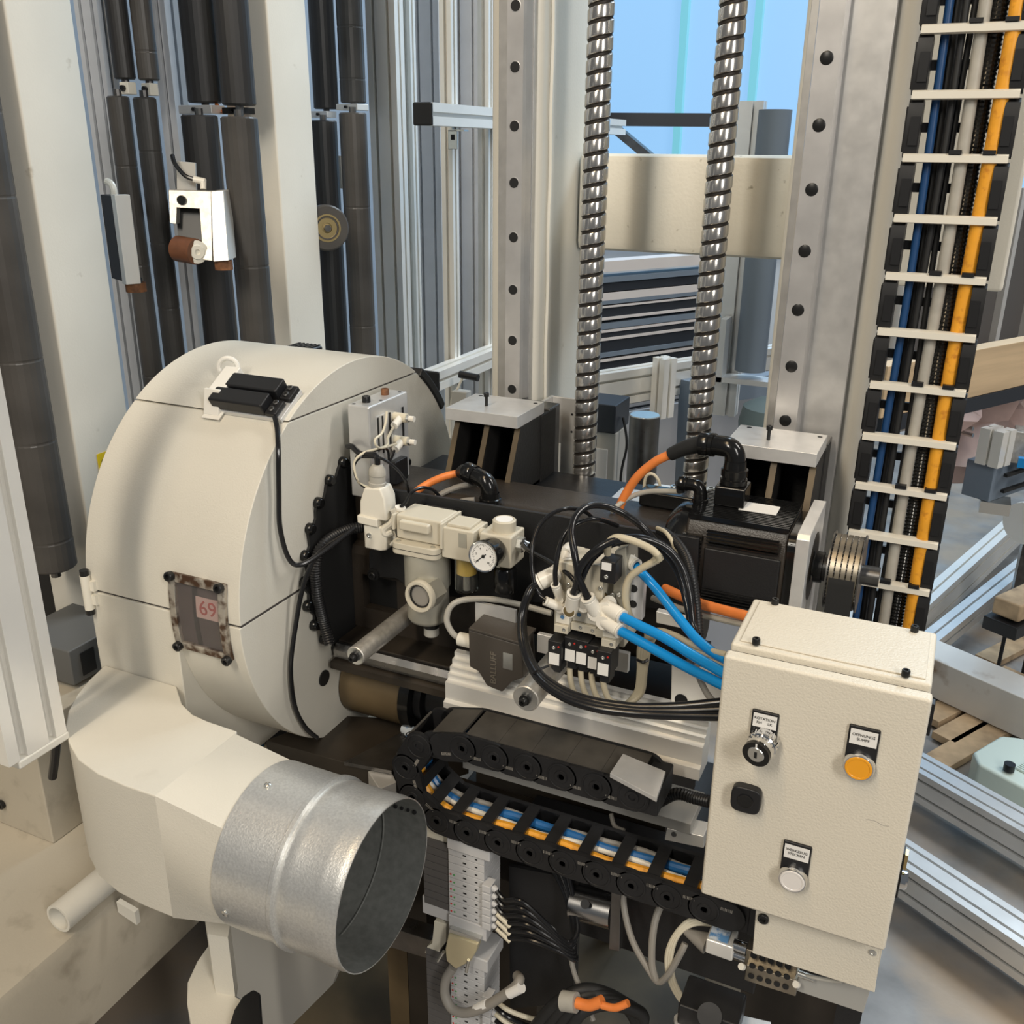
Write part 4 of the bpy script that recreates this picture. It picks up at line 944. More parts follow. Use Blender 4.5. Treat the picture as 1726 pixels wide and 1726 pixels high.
obj('slab_block', MB().prism([P(x, y, Z=.80) for x, y in [(620, 1300), (655, 1290), (668, 1318), (640, 1330)]], (0, 0, -.06)), 'alu_mill', sl, bevel=.001)

# ================================================================== lifting brackets with aluminium plates
def lift_bracket(x0, x1, yf, yb, label, plabel, slabel):
    t = thing('lift_bracket', label, 'bracket', ((x0 + x1) / 2, 1.33, 1.15))
    zt = 1.2595
    bx0, bx1 = x0 + .016, x1 - .004
    obj('back_plate', MB().box((bx0, yb - .012, 1.12), (bx1 + .006, 1.398, zt)), 'cast_iron', t, bevel=.002)
    for k, xx in enumerate((bx0, (bx0 + bx1) / 2, bx1)):
        r = MB().prism([(xx - .004, yf + .012, zt), (xx - .004, yb - .01, zt), (xx - .004, yb - .01, 1.12), (xx - .004, yf - .03, 1.155), (xx - .004, yf - .032, 1.165)], (.008, 0, 0))
        obj('rib', r, 'cast_iron', t, bevel=.0008)
        obj('rib_edge', MB().bar((xx, yf + .0105, zt - .002), (xx, yf - .0325, 1.166), .0085, .0015, up=(0, -1, .3)), 'oily_brown', t)
    obj('saddle', MB().box((bx0 - .004, yf - .035, 1.13), (bx1 + .004, 1.39, 1.156)), 'cast_iron', t, bevel=.002)
    obj('carriage', MB().box(((x0 + x1) / 2 - .035, 1.372, 1.14), ((x0 + x1) / 2 + .062, 1.416, 1.262)), 'steel_dark', t, bevel=.002)
    pt = thing('top_plate', plabel, 'plate', ((x0 + x1) / 2, (yf + yb) / 2, 1.26))
    obj('plate', MB().box((x0, yf, 1.260), (x1, yb, 1.2785)), 'alu_mill', pt, bevel=.0006)
    for fx, fy in ((.12, .9), (.93, .85)):
        obj('tapped_hole', MB().cyl((x0 + (x1 - x0) * fx, yf + (yb - yf) * fy, 1.2784), (x0 + (x1 - x0) * fx, yf + (yb - yf) * fy, 1.2788), .0035, n=12), 'ink', pt)
    sx, sy = x0 + (x1 - x0) * .42, yf + (yb - yf) * .38
    s = thing('set_screw', slabel, 'screw', (sx, sy, 1.2785))
    obj('shank', MB().cyl((sx, sy, 1.2786), (sx, sy, 1.293), .0025, n=12), 'bolt_black', s)
    b = MB(); bolt(b, (sx, sy, 1.293), (0, 0, 1), .0042, .006); obj('head', b, 'bolt_black', s)
lift_bracket(-.686, -.565, 1.25, 1.352, 'black cast ribbed bracket on the left rail', 'milled aluminium plate on top of the left cast bracket', 'black socket screw standing in the left aluminium plate')
lift_bracket(-.2585, -.1365, 1.258, 1.358, 'black cast ribbed bracket on the right rail behind the motor', 'milled aluminium plate on top of the right cast bracket', 'black socket screw standing in the right aluminium plate')
# alu angle beside the left column
an = thing('alu_angle', 'tall aluminium angle between the left bracket and left ball screw', 'bracket', (-.58, 1.42, 1.09))
obj('leaf', MB().box((-.598, 1.40, 1.09), (-.592, 1.46, 1.262)), 'alu_mill', an, bevel=.0008)
obj('leaf_front', MB().box((-.620, 1.400, 1.19), (-.5921, 1.406, 1.262)), 'alu_mill', an, bevel=.0008)
obj('leaf_rear', MB().box((-.592, 1.452, 1.05), (-.545, 1.458, 1.262)), 'alu_mill', an, bevel=.0008)
for z_ in (1.235, 1.205): obj('pin_hole', MB().cyl((-.556, 1.4521, z_), (-.556, 1.4515, z_), .002, n=10), 'ink', an)
one('white_plate', MB().box((-.572, 1.36, 1.09), (-.566, 1.43, 1.19)), 'column_paint', 'small upright white plate left of the left ball screw foot', 'plate', bevel=.0008)
one('cover_plate', MB().box((-.43, 1.258, 1.1505), (-.27, 1.35, 1.158)), 'alu_white', 'pale flat cover plate behind the orange cable', 'plate', bevel=.001)
one('junction_strip', MB().box((-.362, 1.215, 1.184), (-.275, 1.25, 1.206)), 'gloss_black', 'glossy black junction strip left of the motor connector', 'strip', bevel=.003)

# ================================================================== servo motor
my, mz = 1.165, 1.160
mo_ = thing('servo_motor', 'black servo motor with cooling fins and square aluminium flange plate', 'motor', (-.2, my, 1.06))
obj('gear_head', MB().lathe((-.300, my, mz), (1, 0, 0), [(0, 0), (.044, 0), (.056, .012), (.058, .020), (.058, .036), (.0, .036)], 40), 'gloss_black', mo_)
sec = [(my - .060, mz - .030), (my - .060, mz + .030), (my - .045, mz + .058), (my + .045, mz + .058), (my + .060, mz + .030), (my + .060, mz - .030), (my + .045, mz - .058), (my - .045, mz - .058)]
obj('stator', MB().prism([(-.268, a, b) for a, b in sec], (.127, 0, 0)), 'brown_black', mo_, bevel=.004)
mbf = MB()
fin = obj('cooling_fin', MB().box((-.2685, my - .0655, mz - .050), (-.244, my - .059, mz - .0475)), 'gloss_black', mo_)
for k in range(1, 17): dup(fin, (0, 0, k * .0055))
fin2 = obj('top_fin', MB().box((-.266, my - .052, mz + .0575), (-.142, my - .0495, mz + .0635)), 'gloss_black', mo_)
for k in range(1, 19): dup(fin2, (0, k * .0055, 0))
fin3 = obj('side_fin', MB().box((-.238, my - .0665, mz + .032), (-.150, my - .060, mz + .0335)), 'gloss_black', mo_)
for k in range(1, 5): dup(fin3, (0, 0, k * .004)); 
for k in range(5): dup(fin3, (0, 0, -.078 + k * .004))
obj('side_pad', MB().box((-.240, my - .064, mz - .038), (-.146, my - .0595, mz + .026)), 'black_plate', mo_, bevel=.003)
obj('nameplate', MB().box((-.212, my - .012, mz + .0637), (-.165, my + .02, mz + .0645)), 'label_white', mo_)
obj('end_bell', MB().prism([(-.141, a, b) for a, b in rounded_rect(my - .058, my + .058, mz - .058, mz + .056, .02)], (.010, 0, 0)), 'gloss_black', mo_)
obj('flange_plate', MB().prism([(-.1305, a, b) for a, b in [(my - .066, mz - .10), (my - .066, mz + .058), (my - .060, mz + .064), (my + .07, mz + .064), (my + .07, mz - .10)]], (.0155, 0, 0)), 'alu_mill', mo_, bevel=.0008)
obj('flange_bore', MB().cyl((-.1149, my, mz), (-.1145, my, mz), .044, n=32), 'oily_dark', mo_)
obj('shaft', MB().cyl((-.115, my, mz), (-.035, my, mz), .0125, n=20), 'steel_dark', mo_)
obj('clamp_hub', MB().lathe((-.112, my, mz), (1, 0, 0), [(0, 0), (.020, 0), (.020, .010), (.017, .010), (.017, .022), (0, .022)], 28), 'black_paint', mo_)
for s_ in (-1, 1):
    b = MB(); bolt(b, (-.131, my - .050, mz + s_ * .045 - .002), (-1, 0, 0), .006, .008); obj('flange_screw', b, 'bolt_black', mo_)
pu = thing('toothed_pulley', 'steel toothed belt pulley with black belt on the motor shaft', 'pulley', (-.075, my, mz - .05))
tv = []
for k in range(180):
    a = 2 * PI * k / 180; rr = .045 if (k // 2) % 2 == 0 else .0425; tv.append((-.0935, my + rr * math.cos(a), mz + rr * math.sin(a)))
obj('pulley_body', MB().prism(tv, (.036, 0, 0)), 'steel_dark', pu)
for k in range(5):
    obj('belt_rib', MB().lathe((-.0915 + k * .0068, my, mz), (1, 0, 0), [(.0440, 0), (.0462, .0006), (.0462, .0056), (.0440, .0062)], 60, close=True), 'manifold', pu)
for x in (-.0945, -.0575): obj('pulley_flange', MB().lathe((x, my, mz), (1, 0, 0), [(.014, 0), (.049, 0), (.049, .0018), (.014, .0018)], 40, close=True), 'steel_dark', pu)
obj('belt', MB().prism([(-.090, my + .0475 * math.cos(a), mz + .0475 * math.sin(a)) for a in [math.radians(170 + 4 * k) for k in range(21)]] + [(-.090, my + .0448 * math.cos(a), mz + .0448 * math.sin(a)) for a in [math.radians(250 - 4 * k) for k in range(21)]], (.030, 0, 0)), 'black_rubber', pu)
obj('belt_run', MB().box((-.090, my - .0475, mz - .16), (-.060, my - .0440, mz)), 'black_rubber', pu)
# motor connectors
def elbow_connector(name, label, base, h, r, out, boot, cable, mat_c, cr, clabel, base_box=None):
    t = thing(name, label, 'connector', base)
    b = Vector(base); top = b + Vector((0, 0, h)); o = Vector(out).normalized()
    if base_box: obj('socket_box', MB().box(b + Vector((-r * 1.25, -r * 1.25, 0)), b + Vector((r * 1.25, r * 1.25, base_box))), 'gloss_black', t, bevel=.002)
    z0 = base_box or 0
    obj('lock_ring', MB().lathe(b + Vector((0, 0, z0)), (0, 0, 1), [(r * .9, 0), (r * 1.12, .001), (r * 1.12, (h - z0) * .22), (r * .98, (h - z0) * .24), (r * .98, (h - z0) * .34), (r * 1.1, (h - z0) * .36), (r * 1.1, (h - z0) * .62), (r * .95, (h - z0) * .66), (r * .9, h - z0)], 28), 'gloss_black', t)
    pts = [top + Vector((0, 0, -.004)), top + Vector((0, 0, r * .5)) + o * r * .15, top + Vector((0, 0, r * .95)) + o * r * .6, top + Vector((0, 0, r * 1.05)) + o * r * 1.4, top + Vector((0, 0, r * 1.05)) + o * r * 2.2]
    obj('elbow', MB().tube(pts, r * .86, n=18), 'gloss_black', t)
    e = pts[-1]
    obj('gland_nut', MB().lathe(e, o, [(r * .7, -r * .3), (r * .98, -r * .3), (r * 1.0, 0), (r * .92, r * .1), (r * 1.0, r * .3), (r * 1.0, r * .9), (r * .75, r * 1.0)], 20), 'gloss_black', t)
    bt = Vector(boot)
    obj('boot', MB().tube([e + o * r * .8, (e + o * r * .8).lerp(bt, .5) + Vector((0, 0, .002)), bt], lambda q: r * (.78 - .22 * q), n=16), 'black_rubber', t)
    if cable: one('motor_cable', MB().tube([bt] + cable, cr, n=14), mat_c, clabel, 'cable')
bR = P(1231, 868, Y=1.175)
elbow_connector('power_connector', 'large glossy black elbow connector on top of the servo motor', (bR.x, 1.175, mz + .0638), .058, .0155, (-1, .15, -.06), P(1130, 766, Y=1.19), [P(1105, 778, Y=1.19), P(1075, 803, Y=1.19), P(1052, 838, Y=1.19), P(1040, 868, Y=1.185), P(1036, 895, Y=1.16)], 'cable_orange', .0062, 'orange motor cable arching left from the large elbow connector', .026)
b2 = P(1178, 868, Y=1.165)
elbow_connector('encoder_connector', 'small black elbow connector on the motor gear head', (b2.x, 1.165, 1.214), .020, .0095, (-1, .1, -.05), P(1147, 829, Y=1.17), [P(1120, 828, Y=1.18), P(1085, 830, Y=1.19), P(1055, 842, Y=1.19), P(1030, 862, Y=1.17)], 'cable_lightgrey', .0036, 'grey signal cable leading left from the small elbow connector')
bL = P(826, 848, Z=1.184)
elbow_connector('power_connector', 'glossy black elbow connector with orange cable on the slide beam', (bL.x, bL.y, 1.178), .022, .0145, (-.92, .25, .12), P(776, 797, Y=1.16), [P(750, 803, Y=1.15), P(722, 815, Y=1.14), P(700, 830, Y=1.125), P(690, 845, Y=1.115)], 'cable_orange', .0055, 'orange cable arching behind the black plate near the guard')
one('signal_cable', MB().tube([P(805, 816, Y=1.16), P(775, 820, Y=1.155), P(745, 832, Y=1.14), P(720, 850, Y=1.12)], .0042, n=10), 'cable_grey', 'grey cable beside the orange cable on the slide beam', 'cable')
one('signal_cable', MB().tube([P(800, 842, Y=1.13), P(780, 844, Y=1.125), P(760, 852, Y=1.115)], .0036, n=10), 'cable_grey', 'short grey cable end emerging at the black plate edge', 'cable')
one('grease_line', MB().tube([P(1112, 832, Y=1.26), P(1111, 812, Y=1.26), P(1100, 799, Y=1.26), P(1088, 806, Y=1.26), P(1084, 845, Y=1.26)], .0022, n=8), 'plastic_beige', 'thin beige grease line looping behind the orange cable', 'hose')
# orange cable returning to the cabinet under the blue tubes
one('motor_cable', MB().tube([P(1120, 992, Y=1.06), P(1170, 1014, Y=1.03), P(1225, 1030, Y=1.0), P(1290, 1046, Y=.98)], .0062, n=12), 'cable_orange', 'orange cable running into the control box from the valve block side', 'cable')
one('signal_cable', MB().tube([P(1100, 1008, Y=1.06), P(1160, 1030, Y=1.03), P(1225, 1046, Y=1.0), P(1290, 1060, Y=.98)], .0038, n=10), 'cable_lightgrey', 'grey cable running below the orange cable to the control box', 'cable')
# ================================================================== pneumatics on the black plate
UP = Vector((0, 0, 1)); BACK = Vector((0, 1, 0)); EX = Vector((1, 0, 0))
# ---- alu valve block beside the guard
vb = thing('valve_block', 'silver aluminium cylinder block with cream fittings beside the guard', 'cylinder', (-.74, 1.14, 1.18))
x0, x1, y0, y1, z0, z1 = -.757, -.720, 1.092, 1.197, 1.175, 1.312
obj('block_body', MB().box((x0, y0, z0), (x1, y1, z1)), 'alu_block', vb, bevel=.003)
obj('slot_panel', MB().box((x1, y0 + .016, z0 + .02), (x1 + .0008, y0 + .045, z1 - .018)), 'alu_mill', vb)
for yy, h in ((y0 + .018, .05), (y0 + .030, .055), (y0 + .050, .05), (y0 + .086, .06)):
    obj('slot', MB().box((x1 + .0004, yy, z1 - .02 - h), (x1 + .0012, yy + .004, z1 - .02)), 'ink', vb)
obj('yoke', MB().box((x1, y0 + .045, z0 + .01), (x1 + .012, y0 + .080, z0 + .045)), 'black_paint', vb, bevel=.002)
for yy in (y0 + .022, y0 + .072):
    b = MB(); bolt(b, ((x0 + x1) / 2, yy, z1), UP, .006, .009); obj('block_bolt', b, 'rust' if yy > y0 + .05 else 'bolt_black', vb)
for xx, yy in ((x0 + .008, y0 + .006), (x1 - .006, y0 + .04), (x1 - .008, y1 - .01)): obj('dowel_hole', MB().cyl((xx, yy, z1 - .0002), (xx, yy, z1 + .0003), .0028, n=12), 'ink', vb)
for k, (px, py) in enumerate(((672, 703), (674, 742))):
    c = P(px, py, X=x1 + .008)
    ft = thing('flow_fitting', ['upper cream flow control fitting on the aluminium cylinder block', 'lower cream flow control fitting on the aluminium cylinder block'][k], 'fitting', c, 'flow control fittings on the cylinder block')
    obj('body', MB().cyl(c + Vector((-.008, .0, .0)), c + Vector((.014, 0, 0)), .0068, n=16), 'plastic_beige', ft)
    obj('adjust_nut', MB().hexa(c + Vector((.014, 0, 0)), c + Vector((.018, 0, 0)), .0058), 'zinc', ft)
    obj('adjust_knob', MB().cyl(c + Vector((.018, 0, 0)), c + Vector((.026, 0, 0)), .0042, n=14), 'fitting_white', ft)
    obj('tube_arm', MB().cyl(c + Vector((.004, 0, 0)), c + Vector((.004, -.020, -.008)), .0058, n=14), 'fitting_white', ft)
    e = c + Vector((.004, -.022, -.0088))
    one('thin_hose', MB().tube([e, e + Vector((.0, -.015, -.012)), P(650, 752 + 4 * k, X=-.705), P(612, 764 + 4 * k, Y=1.07), P(597, 782 + 4 * k, Y=1.06), P(604, 812, Y=1.06), P(622, 822 + 3 * k, Y=1.07)], .0019, n=8), 'plastic_beige' if k == 0 else 'black_tube', ['thin beige hose looping from the upper block fitting', 'thin black hose looping from the lower block fitting'][k], 'hose')
one('thin_hose', MB().tube([P(652, 694, X=-.711), P(650, 712, X=-.708), P(644, 730, X=-.706), P(632, 742, X=-.706), P(640, 755, X=-.704), P(668, 748, X=-.706)], .0018, n=8), 'plastic_beige', 'thin cream hose making an S on the cylinder block', 'hose')
one('thin_hose', MB().tube([P(600, 770, Y=1.07), P(640, 772, Y=1.07), P(668, 790, Y=1.08), P(684, 812, Y=1.085), P(690, 835, Y=1.10)], .0022, n=8), 'black_tube', 'thin black hose passing right of the cylinder block into the plate', 'hose')
# ---- plug connector
Yk = 1.055
cn = thing('plug_connector', 'cream industrial plug connector hanging left of the air filter', 'connector', P(632, 925, Y=Yk))
def pz(x, y, Y=Yk): return P(x, y, Y=Y)
obj('plug_hood', MB().prism([pz(*q) for q in [(613, 822), (640, 824), (648, 842), (651, 880), (606, 872), (606, 845)]], (0, .030, 0)), 'plastic_white', cn, bevel=.003)
obj('plug_collar', MB().prism([pz(x, y, Yk - .004) for x, y in [(601, 868), (635, 876), (636, 890), (602, 882)]], (0, .040, 0)), 'plastic_white', cn, bevel=.002)
obj('socket_housing', MB().prism([pz(*q) for q in [(612, 884), (651, 890), (652, 928), (642, 930), (614, 924)]], (0, .030, 0)), 'plastic_white', cn, bevel=.003)
lev = obj('locking_lever', MB().tube([pz(651, 862) + Vector((.004, .012, 0)), pz(655, 872) + Vector((.004, .012, 0)), pz(650, 884) + Vector((.005, .008, 0)), pz(640, 892) + Vector((.006, .004, 0)), pz(642, 900) + Vector((.006, .004, 0)), pz(651, 898) + Vector((.006, .008, 0))], .0055, n=10), 'plastic_white', cn)
obj('lever_tail', MB().tube([pz(652, 898) + Vector((.004, .01, 0)), pz(660, 914) + Vector((.0, .01, 0)), pz(652, 922) + Vector((0, .01, 0))], .0028, n=8), 'plastic_white', cn)
b = MB(); bolt(b, pz(623, 902, Yk), (0, -1, 0), .0038, .002); obj('housing_screw', b, 'zinc', cn)
gt, gb_ = pz(627, 790) + Vector((0, .014, 0)), pz(627, 822) + Vector((0, .014, 0))
obj('gland', MB().lathe(gb_, gt - gb_, [(.0125, -.002), (.0125, .004), (.0115, .005), (.0115, .014), (.0125, .015), (.0125, .018), (.0115, .024), (.008, .029), (.004, .030)], 12), 'cable_lightgrey', cn)
one('plug_cable', MB().tube([gt, gt + Vector((-.004, .002, .014)), P(608, 765, Y=1.075), P(594, 753, Y=1.08), P(586, 752, Y=1.085)], .0042, n=10), 'black_tube', 'black cable entering the top of the plug connector', 'cable')

# ---- air service unit: filter, separator, regulator
Yf = 1.05
c = P(722, 1020, Y=Yf); fx = c.x
def fz(y, x=722): return P(x, y, Y=Yf).z
fl_ = thing('air_filter', 'large beige air filter with metal bowl and sight glass', 'filter', (fx, Yf, fz(1046)))
zt = fz(880)
obj('head', MB().box((fx - .036, Yf - .020, fz(905) - .001), (fx + .034, Yf + .03, zt + .012)), 'smc_beige', fl_, bevel=.003)
obj('head_panel', MB().prism([(fx - .026, Yf - .0201, zt - .006), (fx + .020, Yf - .0201, zt - .006), (fx + .020, Yf - .0201, zt + .008), (fx - .026, Yf - .0201, zt + .008)], (0, -.010, 0)), 'smc_beige', fl_, bevel=.003)
obj('end_plate', MB().box((fx + .0345, Yf - .026, zt - .024), (fx + .0385, Yf + .03, zt + .012)), 'smc_beige', fl_, bevel=.001)
obj('ear', MB().box((fx - .0405, Yf - .024, zt - .010), (fx - .0365, Yf + .0, zt + .012)), 'smc_beige', fl_, bevel=.001)
zl = fz(905)
obj('collar', MB().prism([(a, b, zl - .018) for a, b in rounded_rect(fx - .038, fx + .034, Yf - .034, Yf + .03, .010)], (0, 0, .0165)), 'smc_beige', fl_, bevel=.0015)
obj('collar_joint', MB().prism([(a, b, zl - .0104) for a, b in rounded_rect(fx - .0385, fx + .0345, Yf - .0345, Yf + .03, .0105)], (0, 0, .0006)), 'ink', fl_)
for xx in (-.029, .024):
    b = MB(); bolt(b, (fx + xx, Yf - .026, zl - .0018), UP, .0034, .0015); obj('collar_screw', b, 'smc_grey', fl_)
z_b = fz(1044); z_m = fz(985)
obj('bowl', MB().lathe((fx, Yf, z_b), UP, [(0, 0), (.022, 0), (.0265, .003), (.0295, .008), (.0295, z_m - z_b), (.0305, z_m - z_b + .0006), (.0318, z_m - z_b + .001), (.0318, zl - .019 - z_b), (0, zl - .019 - z_b)], 48), 'smc_grey', fl_)
sg = P(708, 1005, Y=Yf - .045); sn_ = Vector((-.06, -1, .05)).normalized(); sc0 = Vector((fx - .006, Yf - .022, sg.z))
obj('sight_boss', MB().hexa(sg - sn_ * .032, sg - sn_ * .003, .0228), 'smc_grey', fl_, angle=20)
obj('sight_ring', MB().lathe(sg, sn_, [(.0165, -.004), (.0225, -.004), (.0225, .002), (.0215, .004), (.0175, .004), (.0165, .001)], 36, close=True), 'smc_beige', fl_)
obj('sight_lens', MB().lathe(sg, sn_, [(0, -.0015), (.0168, -.0015), (.0168, -.003), (0, -.003)], 30), 'cable_grey', fl_)
obj('sight_bezel', MB().lathe(sg, sn_, [(.0142, -.001), (.0168, -.001), (.0168, .0005), (.0142, .0005)], 30, close=True), 'bolt_black', fl_)
obj('drain_neck', MB().cyl((fx + .004, Yf, z_b - .010), (fx + .004, Yf, z_b + .001), .0115, n=20), 'bolt_black', fl_)
obj('drain_nut', MB().lathe((fx + .004, Yf, z_b - .024), UP, [(0, 0), (.009, 0), (.0108, .002), (.0108, .012), (.009, .014), (0, .014)], 16), 'cable_lightgrey', fl_)
el = P(672, 878, Y=Yf - .004)
ef = thing('elbow_fitting', 'white elbow push fitting at the left end of the air filter', 'fitting', el)
obj('elbow', MB().tube([Vector((fx - .040, Yf - .004, el.z)), el, el + Vector((-.001, 0, .006)), el + Vector((.003, 0, .018))], .0062, n=12), 'fitting_white', ef)
obj('collet', MB().cyl(el + Vector((.003, 0, .018)), el + Vector((.0036, 0, .021)), .0075, n=14), 'fitting_white', ef)
one('thin_hose', MB().tube([el + Vector((.0036, 0, .021)), P(683, 848, Y=Yf), P(694, 830, Y=Yf + .01), P(712, 822, Y=Yf + .03), P(730, 826, Y=Yf + .05), P(742, 838, Y=1.11)], .0024, n=8), 'black_tube', 'thin black hose arching from the elbow fitting over the plate edge', 'hose')
# separator with amber bowl
c2_ = P(786, 905, Y=Yf); sx = c2_.x; z2t = P(786, 884, Y=Yf).z
sp_ = thing('mist_separator', 'beige separator block with amber and clear bowl left of the gauge', 'filter', (sx, Yf, P(790, 1003, Y=Yf).z))
obj('nipple', MB().cyl((fx + .038, Yf, c2_.z + .010), (sx - .026, Yf, c2_.z + .010), .008, n=14), 'smc_beige', sp_)
obj('block', MB().box((sx - .026, Yf - .022, c2_.z - .026), (sx + .022, Yf + .022, z2t)), 'smc_beige', sp_, bevel=.002)
obj('notch_plate', MB().box((sx + .0, Yf - .0225, c2_.z - .006), (sx + .012, Yf - .0215, c2_.z + .014)), 'smc_grey', sp_)
obj('top_step', MB().box((sx - .020, Yf - .016, z2t), (sx + .014, Yf + .018, z2t + .004)), 'smc_beige', sp_, bevel=.001)
zb2 = P(790, 998, Y=Yf).z
obj('amber_sleeve', MB().lathe((sx, Yf, c2_.z - .052), UP, [(.0135, 0), (.0135, .026)], 24), 'amber_bowl', sp_)
obj('clear_bowl', MB().lathe((sx, Yf, zb2), UP, [(0, 0), (.012, 0), (.0155, .003), (.0165, .007), (.0165, c2_.z - .0265 - zb2), (.0152, c2_.z - .0265 - zb2), (.0152, .006), (.012, .003), (0, .003)], 28), 'clear', sp_)
obj('inner_stem', MB().cyl((sx, Yf, zb2 + .004), (sx, Yf, c2_.z - .05), .005, n=12), 'cable_grey', sp_)
obj('drain_tip', MB().cyl((sx, Yf, zb2 - .010), (sx, Yf, zb2), .005, n=12), 'bolt_black', sp_)
# regulator + gauge
c3 = P(850, 915, Y=Yf); rx = c3.x; z3t = P(850, 893, Y=Yf).z
rg = thing('pressure_regulator', 'beige pressure regulator with round top dial right of the gauge', 'regulator', (rx, Yf, P(853, 996, Y=Yf).z))
obj('nipple', MB().cyl((sx + .022, Yf, c3.z + .008), (rx - .026, Yf, c3.z + .008), .0075, n=14), 'smc_beige', rg)
obj('body', MB().box((rx - .026, Yf - .022, c3.z - .026), (rx + .020, Yf + .022, z3t)), 'smc_beige', rg, bevel=.003)
obj('body_rib', MB().box((rx + .0, Yf - .0235, c3.z - .026), (rx + .004, Yf - .0215, z3t - .006)), 'smc_grey', rg)
obj('top_dial', MB().lathe((rx, Yf, z3t - .001), UP, [(0, 0), (.0155, 0), (.0155, .015), (.0135, .0165), (.0125, .0165), (.012, .0155), (0, .0155)], 32), 'smc_beige', rg)
obj('dial_face', MB().cyl((rx, Yf, z3t + .0148), (rx, Yf, z3t + .0153), .0115, n=24), 'dial_white', rg)
obj('outlet_hex', MB().hexa((rx + .020, Yf, c3.z + .002), (rx + .028, Yf, c3.z + .002), .0105), 'zinc', rg)
obj('outlet_ring', MB().cyl((rx + .028, Yf, c3.z + .002), (rx + .034, Yf, c3.z), .0075, n=14), 'chrome', rg)
obj('dark_bowl', MB().lathe((rx + .002, Yf, P(853, 995, Y=Yf).z), UP, [(0, 0), (.0145, 0), (.0155, .003), (.0155, .030), (.013, .034), (0, .034)], 28), 'gloss_black', rg)
gf = P(816, 937, Y=Yf - .052); gn = Vector((-.06, -1, .08)).normalized()
gg = thing('pressure_gauge', 'small round black pressure gauge with white dial', 'gauge', gf - Vector((0, 0, .021)))
obj('case', MB().lathe(gf, gn, [(.017, -.027), (.0185, -.022), (.0195, -.010), (.0205, -.003), (.0210, .0), (.0210, .0028), (.0192, .0036), (.0190, .0012), (0, .0012)], 40), 'gloss_black', gg)
obj('bezel', MB().lathe(gf, gn, [(.0188, .0018), (.0205, .0030), (.0205, .0042), (.0188, .0036)], 40, close=True), 'chrome', gg)
obj('dial', MB().lathe(gf, gn, [(0, .0016), (.0187, .0016), (.0187, .0020), (0, .0020)], 36), 'dial_white', gg)
gr = Vector((0, 0, 1)).cross(gn).normalized(); gu = gn.cross(gr)
o_ = gf + gn * .0023
nd = -2.42
obj('needle', MB().bar(o_ - (gr * math.cos(nd) + gu * math.sin(nd)) * .005, o_ + (gr * math.cos(nd) + gu * math.sin(nd)) * .0135, .0011, .0004, up=gn), 'ink', gg)
obj('needle_hub', MB().cyl(o_, o_ + gn * .001, .0022, n=14), 'ink', gg)
tk = MB()
for k in range(33):
    a = math.radians(225 - 270 * k / 32); d_ = gr * math.cos(a) + gu * math.sin(a); tk.bar(o_ + d_ * (.0128 if k % 4 == 0 else .0142), o_ + d_ * .0162, .0004, .0002, up=gn)
tko = obj('scale_marks', tk, 'ink', gg); tko['kind'] = 'stuff'
for k, s_ in enumerate(('0', '2', '4', '6', '8', '10')):
    a = math.radians(225 - 270 * k / 5); d_ = gr * math.cos(a) + gu * math.sin(a); text('dial_number', s_, face_M(o_ + d_ * .0105, gr, gu), .0036, 'ink', gg)
obj('stem', MB().cyl(gf - gn * .026, gf - gn * .04, .006, n=12), 'zinc', gg)
# ---- alu stand-off rods
def standoff(p_end, X, r, yb, label):
    e = P(*p_end, X=X); t = thing('standoff_rod', label, 'rod', (X, e.y, e.z - r))
    obj('rod', MB().lathe((X, e.y, e.z), BACK, [(.006, .001), (r - .001, 0), (r, .001), (r, yb - e.y), (0, yb - e.y)], 30), 'alu_cast', t)
    obj('end_face', MB().lathe((X, e.y, e.z), BACK, [(.0058, .0002), (r - .0012, -.0004), (r - .0012, .002)], 30), 'zinc', t)
    b = MB(); b.cyl((X, e.y + .004, e.z), (X, e.y - .004, e.z), .0068, n=16); bolt(b, (X, e.y - .004, e.z), (0, -1, 0), .0048, .007); obj('end_screw', b, 'bolt_black', t)
standoff((599, 1106), -.655, .0135, 1.10, 'aluminium stand-off rod pointing out below the air filter')
standoff((886, 1178), -.385, .0165, 1.06, 'aluminium stand-off rod pointing out in front of the white bar')

# ---- BALLUFF limit switch
Yb = .998
bs = thing('limit_switch', 'brown limit switch box with raised lettering above the white bar', 'switch', P(840, 1165, Y=Yb))
fr_ = [(789, 1062), (878, 1088), (882, 1143), (862, 1150), (846, 1167), (820, 1156), (806, 1132), (791, 1124)]
obj('housing', MB().prism([P(x, y, Y=Yb) for x, y in fr_], (0, .042, 0)), 'switch_brown', bs, bevel=.002)
obj('cover', MB().prism([P(x, y, Y=Yb - .001) for x, y in [(790, 1058), (880, 1084), (880, 1088), (790, 1062)]], (0, .046, 0)), 'switch_brown', bs, bevel=.0008)
q = P(832, 1126, Y=Yb - .0004); text('maker_name', 'BALLUFF', face_M(q, (0, 0, 1), (-1, 0, 0)), .0125, 'emboss', bs, ext=.0006)
obj('rating_plate', MB().prism([P(x, y, Y=Yb - .0003) for x, y in [(848, 1099), (864, 1103), (864, 1130), (848, 1126)]], (0, -.0004, 0)), 'zinc', bs)
for px, py in ((803, 1062), (876, 1094)): b = MB(); bolt(b, P(px, py - 6, Y=Yb + .02), UP, .0032, .002); obj('cover_screw', b, 'zinc', bs)
obj('base_plate', MB().box((-.53, 1.041, 1.0), (-.47, 1.046, 1.075)), 'alu_mill', bs)
gc = P(781, 1078, Y=Yb + .02)
